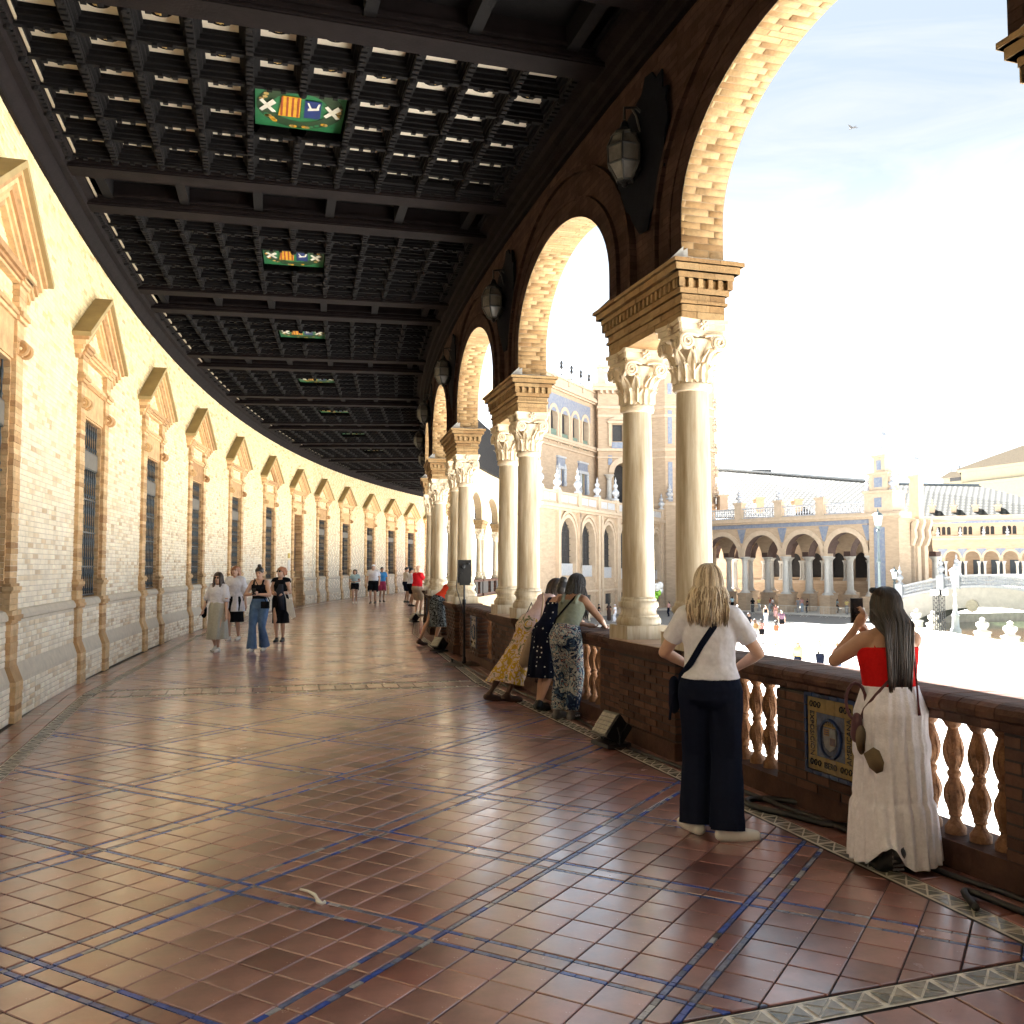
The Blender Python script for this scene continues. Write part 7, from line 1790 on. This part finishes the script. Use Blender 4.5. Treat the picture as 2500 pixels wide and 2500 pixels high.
def tote(mb):
    a=f.up((.19,-.03,1.20)); 
    mb.tube([a+V3((-.05,0,.22)),a+V3((.03,-.03,.12)),a+V3((.05,-.08,-.12)),a+V3((.05,-.1,-.3))],.012,6)
    ringloft(mb,[(a+V3((.05,-.14,-.28)),V3((.05,0,0)),V3((0,.09,0))),(a+V3((.05,-.20,-.45)),V3((.06,0,0)),V3((0,.12,0))),(a+V3((.05,-.26,-.66)),V3((.05,0,0)),V3((0,.13,0))),(a+V3((.05,-.28,-.72)),V3((.02,0,0)),V3((0,.06,0)))],14)
worn(f,o,'tote_bag',tote,[cloth('beige_canvas',(.34,.25,.17))],'beige tote bag hanging behind the woman in yellow floral trousers','bag')
def bag2(mb):
    a=f.up((-.17,.02,1.12)); ringloft(mb,[(a+V3((-.05,.0,.02)),V3((.05,0,0)),V3((0,.09,0))),(a+V3((-.06,.0,-.10)),V3((.07,0,0)),V3((0,.13,0))),(a+V3((-.06,.0,-.24)),V3((.06,0,0)),V3((0,.12,0)))],12); mb.tube([a+V3((-.05,-.06,0)),a+V3((0,0,.17)),a+V3((-.05,.06,0))],.010,6)
worn(f,o,'handbag',bag2,[M('brown_leather',(.035,.017,.012),.5,.2,9)],'dark brown handbag under the arm of the woman in the pale top','bag')
# ---------------------------------------------------------------- four women walking towards us
def at_floor(x,y): p=ground(x,y); return (p.x,p.y,0)
m_skirtg=cloth('sage_satin',(.38,.37,.31),rough=.5,spec=.4); m_jean=cloth('blue_denim',(.060,.115,.23),c2=(.13,.21,.36),scale=7); sungl=M('sunglass_black',(.01,.01,.01),.15,.1,9)
def glasses(f,add):
    mb=MB(); P=lambda x,y,z:f.hc+f.hm@V3((x,y,z))
    for sg in (-1,1): ellipsoid(mb,P(sg*.032,.094,.010),(.028,.010,.021),f.hm,10); mb.tube([P(sg*.055,.085,.012),P(sg*.078,.0,.010)],.004,5)
    mb.tube([P(-.02,.10,.014),P(.02,.10,.014)],.004,5); add('sunglasses',mb.mesh('sunglasses',[],True),sungl)
f=Fig(1.50,lean=-1,ankL=(-.07,.10),ankR=(.07,-.06),heelL=.0,heelR=.03,wrL=(-.24,.10,.80),wrR=(.30,.06,.90),elL=(-.4,-1,-.1),elR=(.5,-1,-.1),vox=.011,skin='fair',detail=True,w=1.08)
o,add=person(f,at_floor(530,1590),172,'woman in sunglasses, white tee and long sage satin skirt walking towards us',[
 ('hair',hair_strands(f,1.16,120,.014,.012,seed=21,front=48,rag=.04,vol=.02).mesh('hair',h_brown,True),h_brown),('hair_cap',hair_cap(f,sc=1.08,low=-.03),h_brown),
 ('tshirt',garment_top(f,.022,1.03,1.43,.85,.01,sl_r=.02),white,.03),('skirt',skirt_mesh(f,1.06,.27,(.165,.135),(.23,.26),rip=.010,freq=7,seed=3,rows=24,n=64),m_skirtg)],shoe=shoew,group=None)
glasses(f,add)
worn(f,o,'shoulder_bag',lambda mb:(capsule(mb,(.30,.0,.90),.075,(.30,.03,.80),.085,12,V3((1,0,0)),.55),[capsule(mb,a,.010,b,.010,6) for a,b in (((.30,0,.95),(.21,.02,1.2)),((.21,.02,1.2),(.14,.0,1.46)),((.14,0,1.46),(.2,-.1,1.3)),((.2,-.1,1.3),(.30,-.03,.95)))]),[blackc],'black bag on the arm of the woman in the long sage skirt','bag')
f=Fig(1.64,ankL=(-.08,-.05),ankR=(.08,.12),wrL=(-.26,.02,.82),wrR=(.26,.05,.86),vox=.012,skin='fair',w=1.1)
o,add=person(f,at_floor(572,1563),178,'woman with wavy auburn hair in an open white tunic behind the sunglasses woman',[
 ('hair',hair_blob(f,.13,sc=1.14),h_red,.05),('tunic',garment_top(f,.026,1.0,1.42,.85,.01,sl_r=.02),white,.03),('tunic_tail',skirt_mesh(f,1.12,.66,(.165,.125),(.23,.18),rip=.014,freq=7,seed=16,rows=14,n=48),white),('dress',skirt_mesh(f,1.0,.42,(.15,.115),(.2,.2),rip=.01,freq=8,seed=6,rows=16,n=48),blackc)],shoe=shoew)
f=Fig(1.62,lean=2,ankL=(-.09,-.08),ankR=(.09,.16),heelL=.03,wrL=(-.04,.26,1.14),wrR=(.05,.26,1.15),elL=(-1,-.3,-.6),elR=(1,-.3,-.6),vox=.011,skin='fair',detail=True,w=1.04,head=(0,-16),curl=1.1)
mbh=hair_cap(f,sc=1.08,low=-.02); P=lambda x,y,z:f.hc+f.hm@V3((x,y,z)); ellipsoid(mbh,P(0,-.03,.135),(.042,.042,.036),f.hm,10)
o,add=person(f,at_floor(632,1589),176,'woman in black vest and blue flared jeans looking down at her phone',[
 ('hair',mbh,h_black,.008),('vest',garment_top(f,.012,1.03,1.33,0,tank=True),blackc,.008),('jeans',garment_trousers(f,.014,1.06,.072,.108,.06),m_jean,.012)],shoe=shoew)
worn(f,o,'smartphone',lambda mb: mb.box(-.035,.04,.335,.347,1.13,1.27),[MATS['phone_black']],'dark phone in the hands of the woman in jeans','phone',False)
worn(f,o,'camera_bag',lambda mb:(mb.box(-.24,-.09,.10,.19,.86,1.0),mb.box(-.235,-.095,.19,.205,.87,.93),[capsule(mb,a,.010,b,.010,6) for a,b in (((-.17,.12,1.0),(-.02,.14,1.3)),((-.02,.14,1.3),(.10,.03,1.45)),((.10,.03,1.45),(0,-.13,1.3)),((0,-.13,1.3),(-.19,-.06,1.0)))]),[blackc],'small black crossbody camera bag at the hip of the woman in jeans','bag',False)
f=Fig(1.62,ankL=(-.06,0),ankR=(.06,.08),wrL=(-.02,.20,1.10),wrR=(.02,.22,1.06),elL=(-1,-.4,-.6),elR=(1,-.4,-.6),vox=.012,skin='fair',detail=True,w=1.05,head=(-25,0),curl=.9)
o,add=person(f,at_floor(684,1566),180,'woman in sunglasses and black midi dress carrying jackets and a white tote',[
 ('hair',hair_blob(f,.05,sc=1.10),h_red,.03),('dress_top',garment_top(f,.014,.98,1.40,.15),blackc,.01),('dress',skirt_mesh(f,1.05,.42,(.158,.122),(.19,.18),rip=.008,freq=8,seed=12,rows=18,n=56),blackc)],shoe=shoeb)
glasses(f,add)
worn(f,o,'folded_jacket',lambda mb:(ringloft(mb,[(V3((-.05,.20,1.30)),V3((.05,0,0)),V3((0,.03,0))),(V3((-.03,.24,1.15)),V3((.09,0,0)),V3((0,.05,0))),(V3((-.06,.25,1.0)),V3((.08,0,0)),V3((0,.05,0))),(V3((-.08,.22,.72)),V3((.06,0,0)),V3((0,.04,0)))],12)),[cloth('slate_jacket',(.03,.033,.045))],'slate jacket folded over the arms of the woman in the black dress','jacket')
worn(f,o,'tote_bag',lambda mb:(mb.prism([(-.16,.16,.98),(-.30,.16,.95),(-.38,.14,.56),(-.30,.14,.52),(-.19,.16,.70)],(0,.04,0)),mb.tube([(-.17,.18,.97),(-.12,.2,1.12),(-.2,.2,1.12),(-.28,.18,.95)],.008,5)),[cloth('white_canvas',(.7,.69,.64))],'white canvas tote hanging from the arm of the woman in the black dress','bag',False)
# ---------------------------------------------------------------- people further along the gallery
f=Fig(1.50,ankL=(-.07,.0),ankR=(.07,.1),wrL=(-.05,.2,1.08),wrR=(.06,.2,1.06),elL=(-1,-.3,-.6),elR=(1,-.3,-.6),vox=.02,skin='fair',w=1.15)
person(f,at_floor(866,1473),185,'woman in pale blue tee and black shorts far along the gallery',[('hair',hair_blob(f,.1),h_brown),('tshirt',garment_top(f,.02,1.0,1.42,.6,.01),cloth('aqua',(.42,.58,.62)),.02),('shorts',garment_trousers(f,.02,1.05,shorts=.55),blackc)],shoe=shoew,smooth=2)
f=Fig(1.72,male=True,ankL=(-.09,.0),ankR=(.09,.12),wrL=(-.27,.06,.88),wrR=(.27,.05,.86),vox=.02,skin='fair',w=1.2)
o,add=person(f,at_floor(911,1473),178,'tall man in white cap, white tee and long black shorts in the distance',[('tshirt',garment_top(f,.025,.98,1.42,.65,.02),white,.02),('shorts',garment_trousers(f,.03,1.02,shorts=.9),blackc)],shoe=shoeb,smooth=2)
mb=hair_cap(f,sc=1.12,low=.035); mb.prism([f.hc+f.hm@V3(p) for p in ((-.07,.06,.05),(.07,.06,.05),(.05,.17,.045),(-.05,.17,.045))],(0,0,.01)); add('cap',mb,white)
f=Fig(1.60,male=True,ankL=(-.08,.05),ankR=(.08,-.05),vox=.02,skin='tan',w=1.05)
person(f,at_floor(932,1469),200,'man in bright blue shirt and crimson shorts behind the white capped man',[('hair',hair_cap(f,low=.0),h_black),('shirt',garment_top(f,.02,.98,1.42,.6,.01),cloth('sky_blue',(.07,.28,.62))),('shorts',garment_trousers(f,.025,1.02,shorts=.85),cloth('crimson',(.40,.06,.12)))],shoe=M('brown_sandal',(.05,.022,.014),.6,.2,12),smooth=2)
f=Fig(1.60,male=True,lean=4,ankL=(-.08,.0),ankR=(.08,.05),wrL=(-.1,.3,1.1),wrR=(.1,.3,1.1),elL=(-1,-.3,-.6),elR=(1,-.3,-.6),vox=.02,skin='tan')
person(f,at_floor(990,1471),-60,'man in cream shirt and dark shorts farthest along, facing the columns',[('hair',hair_cap(f,low=-.02),h_black),('shirt',garment_top(f,.02,.98,1.42,.7,.01),cloth('cream',(.62,.55,.47))),('shorts',garment_trousers(f,.025,1.02,shorts=.8),navy)],shoe=shoeb,smooth=2)
f=Fig(1.57,male=True,lean=4,ankL=(-.08,.0),ankR=(.08,.05),wrL=(-.1,.3,1.1),wrR=(.1,.3,1.1),elL=(-1,-.3,-.6),elR=(1,-.3,-.6),vox=.02,skin='tan')
person(f,at_floor(1001,1480),-70,'man in white tee and dark shorts just left of the red shirted man',[('hair',hair_cap(f,low=-.02),h_black),('shirt',garment_top(f,.02,.98,1.42,.7,.01),white),('shorts',garment_trousers(f,.025,1.02,shorts=.8),blackc)],shoe=shoeb,smooth=2)
f=Fig(1.66,male=True,lean=5,ankL=(-.10,.0),ankR=(.10,.05),wrL=(-.02,.24,1.08),wrR=(.05,.25,1.2),elL=(-1,-.6,-.3),elR=(1,-.3,-.4),vox=.016,skin='fair',w=1.15,head=(-20,0))
person(f,at_floor(1018,1503),-48,'bald man in red tee and beige shorts with hand on hip near the columns',[('tshirt',garment_top(f,.022,.98,1.42,.6,.015),cloth('scarlet',(.60,.02,.03)),.02),('shorts',garment_trousers(f,.03,1.04,shorts=.85),cloth('beige_shorts',(.40,.31,.23)),.02)],shoe=M('pale_trainers',(.5,.48,.45),.6,.1,12),smooth=2)
f=Fig(1.62,lean=48,ankL=(-.07,-.40),ankR=(.08,-.12),heelL=.04,wrL=(-.15,.55,.98),wrR=(.2,.55,.98),elL=(-.8,-.2,-1),elR=(.9,0,-1),vox=.016,skin='tan')
p=ground(1072,1569); person(f,(p.x-.0,p.y-.55,0),-52,'woman in red top and black floral skirt bending over the balustrade, head hidden by columns',[('hair',hair_blob(f,.1),h_brown),('top',garment_top(f,.016,1.0,1.42,.5),cloth('orange_red',(.55,.05,.02))),('skirt',skirt_mesh(f,1.04,.40,(.155,.12),(.21,.2),rip=.01,freq=9,seed=31,rows=16,n=48),pattern('black_floral',[(0,(.01,.012,.016)),(.58,(.05,.07,.09)),(.66,(.30,.34,.38)),(.72,(.012,.014,.02))],16))],shoe=M('brown_sandal',(.05,.022,.014),.6,.2,12),smooth=2)
# ---------------------------------------------------------------- people on the plaza
def walker(x,yfeet,H,yaw,label,top,bottom,hair,skin='tan',male=False,kind='trousers',shorts=None,group=None,hem=.3,feet=True,Y=None,ytop=None,hat=None,sleeve=.6,tank=False,seed=1,vox=.03,extra=None):
    if Y is None: p=ground(x,yfeet,GZ); loc=(p.x,p.y,GZ)
    else: q=at(x,1383,Y); loc=(q.x,q.y,GZ)
    rs=random.Random(seed); s_=rs.uniform(.03,.16)
    f=Fig(H,male=male,lean=rs.uniform(-2,3),ankL=(-.08,s_),ankR=(.08,-s_*.7),heelR=.02,vox=vox,skin=skin,w=rs.uniform(1,1.1),wrL=(-.24,.02+rs.uniform(0,.18),.86),wrR=(.24,.02+rs.uniform(0,.15),.88))
    pr=[('hair',hair_blob(f,.02 if male else .18) if hat is None else hair_cap(f,low=-.03),hair),('top',garment_top(f,.022,1.0,1.42,sleeve,.01,tank=tank),top)]
    if kind=='skirt': pr.append(('skirt',skirt_mesh(f,1.05,hem,(.158,.122),(.21,.2),rip=.008,freq=8,seed=seed,rows=12,n=32),bottom))
    else: pr.append(('trousers' if shorts is None else 'shorts',garment_trousers(f,.02,1.05,.085,.09,.05,shorts),bottom))
    o,add=person(f,loc,yaw,label,pr,group,2,shoe=shoew if seed%2 else shoeb,eyes=False)
    if hat is not None:
        mb=hair_cap(f,sc=1.16,low=.04); c=f.hc+V3((0,0,.045)); 
        if hat[1]: mb.lathe([(.15,0),(.155,.008),(.08,.014),(.07,.0)],12,tuple(c))
        add('hat',mb,hat[0])
    return o,add,f
c_ye=cloth('butter_jacket',(.62,.50,.20)); c_pi=cloth('pink_tee',(.60,.34,.32)); c_gr=cloth('grey_tee',(.22,.22,.23)); c_bl=cloth('pale_blue_jeans',(.32,.42,.55)); c_vi=cloth('plum_shirt',(.12,.07,.10)); c_bg=cloth('beige_linen',(.60,.54,.42)); c_coral=pattern('coral_print',[(0,(.45,.12,.10)),(.55,(.60,.35,.30)),(.68,(.12,.05,.05))],14)
walker(1944,0,1.65,150,'woman with long auburn hair in butter yellow jacket and dark trousers on the plaza',c_ye,navy,h_red,Y=44.3,sleeve=1.6,seed=3)
o,add,f=walker(1998,0,1.75,160,'man in white jacket and white sun cap with dark trousers on the plaza',cloth('white_jacket',(.66,.65,.62)),navy,h_brown,male=True,Y=45,sleeve=1.8,hat=(white,False),seed=5)
mb=MB(); f.torso(mb,1.08,1.41,.03); 
worn(f,o,'camera_strap',lambda m:(m.tube([f.up((-.06,.12,1.40)),f.up((.03,.15,1.2)),f.up((.06,.16,1.08))],.012,5),m.box(.03,.09,.14,.19,1.0,1.08)),[blackc],'small camera on a strap on the chest of the man in the white jacket','camera')
o,add,f=walker(2040,0,1.70,150,'person in brimmed hat, pink tee and blue jeans with a shoulder bag',c_pi,cloth('mid_denim',(.07,.12,.24)),h_brown,male=True,Y=43.2,hat=(cloth('brown_hat',(.25,.16,.10)),True),seed=7)
worn(f,o,'shoulder_bag',lambda m:(capsule(m,(-.24,.02,1.0),.06,(-.24,.02,.86),.07,10,V3((1,0,0)),.6),m.tube([(-.24,.02,1.05),f.up((-.1,.13,1.3)),f.up((.1,.0,1.46)),f.up((0,-.13,1.25)),(-.22,-.06,1.05)],.012,5)),[M('brown_leather',(.035,.017,.012),.5,.2,9)],'brown bag worn across the pink tee of the hatted person','bag')
gp='visitors standing in a group on the plaza'
walker(1829,1551,1.68,20,'woman in long black dress with raised white arm at the left of the plaza group',blackc,blackc,h_brown,kind='skirt',hem=.12,seed=2,group=gp)
o,add,f=walker(1843,1569,1.62,10,'woman with tan backpack and pale pink shorts in the plaza group',cloth('cream',(.62,.55,.47)),cloth('pale_pink',(.62,.48,.45)),h_brown,shorts=.5,seed=4,group=gp)
worn(f,o,'backpack',lambda m:(m.box(-.15,.15,-.28,-.12,1.02,1.38,ins=.02),m.box(-.10,.10,-.32,-.28,1.05,1.2)),[cloth('tan_pack',(.25,.17,.08))],'tan backpack on the woman in pale pink shorts','backpack',False)
walker(1860,1570,1.62,0,'woman in coral print blouse and short black skirt in the plaza group',c_coral,blackc,h_black,kind='skirt',hem=.62,seed=6,group=gp)
walker(1896,1577,1.66,-10,'woman with rust back top and loose cream trousers in the plaza group',cloth('rust',(.36,.09,.05)),c_bg,h_dark,tank=True,seed=9,group=gp)
walker(1870,1523,1.66,170,'woman in black crop top and pale blue jeans facing us in the plaza group',blackc,c_bl,h_brown,tank=True,skin='fair',seed=10,group=gp)
walker(1894,1516,1.62,150,'woman in pink print dress standing behind the plum shirted man',c_coral,c_pi,h_brown,kind='skirt',hem=.45,seed=11,group=gp)
walker(1909,1543,1.72,175,'man in plum shirt and black shorts at the right of the plaza group',c_vi,blackc,h_brown,male=True,shorts=.75,skin='fair',seed=12,group=gp)
walker(1838,1496,1.68,0,'person in dark clothes walking towards the portico beyond the plaza group',blackc,navy,h_black,seed=13)
gp2='visitors near the foot of the terrace'
walker(1440,1519,1.62,100,'woman in pink near the terrace foot behind the leaning women',c_pi,c_bg,h_brown,seed=14,group=gp2)
walker(1463,1518,1.68,-100,'person in black tee and patterned trousers left of the woman in the long brown dress',blackc,c_gr,h_black,seed=15,group=gp2,male=True)
walker(1487,1516,1.70,-20,'woman in long brown dress walking near the terrace foot',cloth('brown_dress',(.07,.045,.04)),cloth('brown_dress',(.07,.045,.04)),h_black,kind='skirt',hem=.1,seed=16,group=gp2)
walker(1502,1518,1.62,60,'person all in white beside the near column base on the plaza',white,white,h_brown,seed=17,group=gp2,hat=(white,True))
walker(1633,1505,1.55,120,'child in pink top between the near column and the blonde woman',c_pi,navy,h_black,seed=18,group=gp2)
walker(1521,1500,1.7,160,'man in blue tee close to the terrace wall behind the near column',cloth('sky_blue',(.07,.28,.62)),navy,h_black,seed=19,group=gp2,male=True)
# seated / standing visitors along the foot of the portico, bridge and right wing: small in the picture
tops=[white,blackc,c_gr,c_pi,navy,cloth('aqua',(.42,.58,.62)),c_ye,cloth('rust',(.36,.09,.05))]
names=['white','black','grey','pink','navy','aqua','yellow','rust']
spots=[(1667,1487),(1690,1488),(1733,1489),(1752,1490),(1779,1489),(1788,1491),(1853,1492),(1881,1493),(1887,1494),(1930,1494),(1949,1496),(1958,1495),(1971,1496),(2045,1498),(2068,1500),(2091,1499),(2098,1501)]
rel=['far left behind the column','left of the first visible column','by the first portico column','right of the first portico column','left of the second portico column','by the second portico column','right of the second portico column','under the second arch','under the second arch, right one','left of the third portico column','by the third portico column','right of the third portico column','under the third arch','under the fourth arch','under the fourth arch, middle one','beside the last portico column','at the last portico column']
for i,(x,y) in enumerate(spots):
    c=i%8; walker(x,y,1.6+.02*(i%6),[0,180,90,-90,150][i%5],'small figure in a %s top standing %s'%(names[c],rel[i]),tops[c],[navy,blackc,c_gr,c_bl][i%4],[h_black,h_brown,h_dark][i%3],seed=20+i,group='visitors along the portico',vox=.05,male=i%2==0)
for i,(x,Y) in enumerate(((2222,103),(2236,104),(2252,103),(2268,104),(2310,106),(2356,105),(2394,106),(2425,105))):
    c=(i*3)%8; o,add,f=walker(x,0,1.66,[0,180,90,-90][i%4],'small figure in a %s top beyond the bridge, %s'%(names[c],['leftmost','second','third','fourth','fifth','sixth','seventh','rightmost'][i]),tops[c],[navy,blackc][i%2],[h_black,h_brown][i%2],Y=Y,seed=50+i,group='visitors beyond the bridge',vox=.05,male=i%2==1)
    o.location.z=-2.4
# bundle of balloons for sale near the terrace
b=at(1605,1450,100); t=E('balloon_bundle',(b.x,b.y,GZ),'bundle of white and lime green balloons between the two near columns','balloons')
for i,(dx,dz,c,r_) in enumerate(((-.1,.7,'w',.42),(.3,.9,'w',.36),(.1,.1,'g',.34),(-.2,-.3,'g',.38),(.35,.35,'w',.33),(-.4,.2,'w',.3))):
    mb=MB(); ellipsoid(mb,(dx,.1*i,b.z-GZ+dz),(r_,r_,r_*1.15)); mb.build('balloon',M('balloon_white',(.7,.7,.7),.25,.05,4) if c=='w' else M('balloon_lime',(.25,.55,.05),.25,.05,4),t,True,inv=False)
mb=MB(); [mb.tube([(0,0,1.2),(dx,.1*i,b.z-GZ+dz-.3)],.012,4) for i,(dx,dz) in enumerate(((-.1,.7),(.3,.9),(.1,.1),(-.2,-.3)))]; mb.build('string',m_iron,t,inv=False)

bpy.data.scenes.remove(wsc)
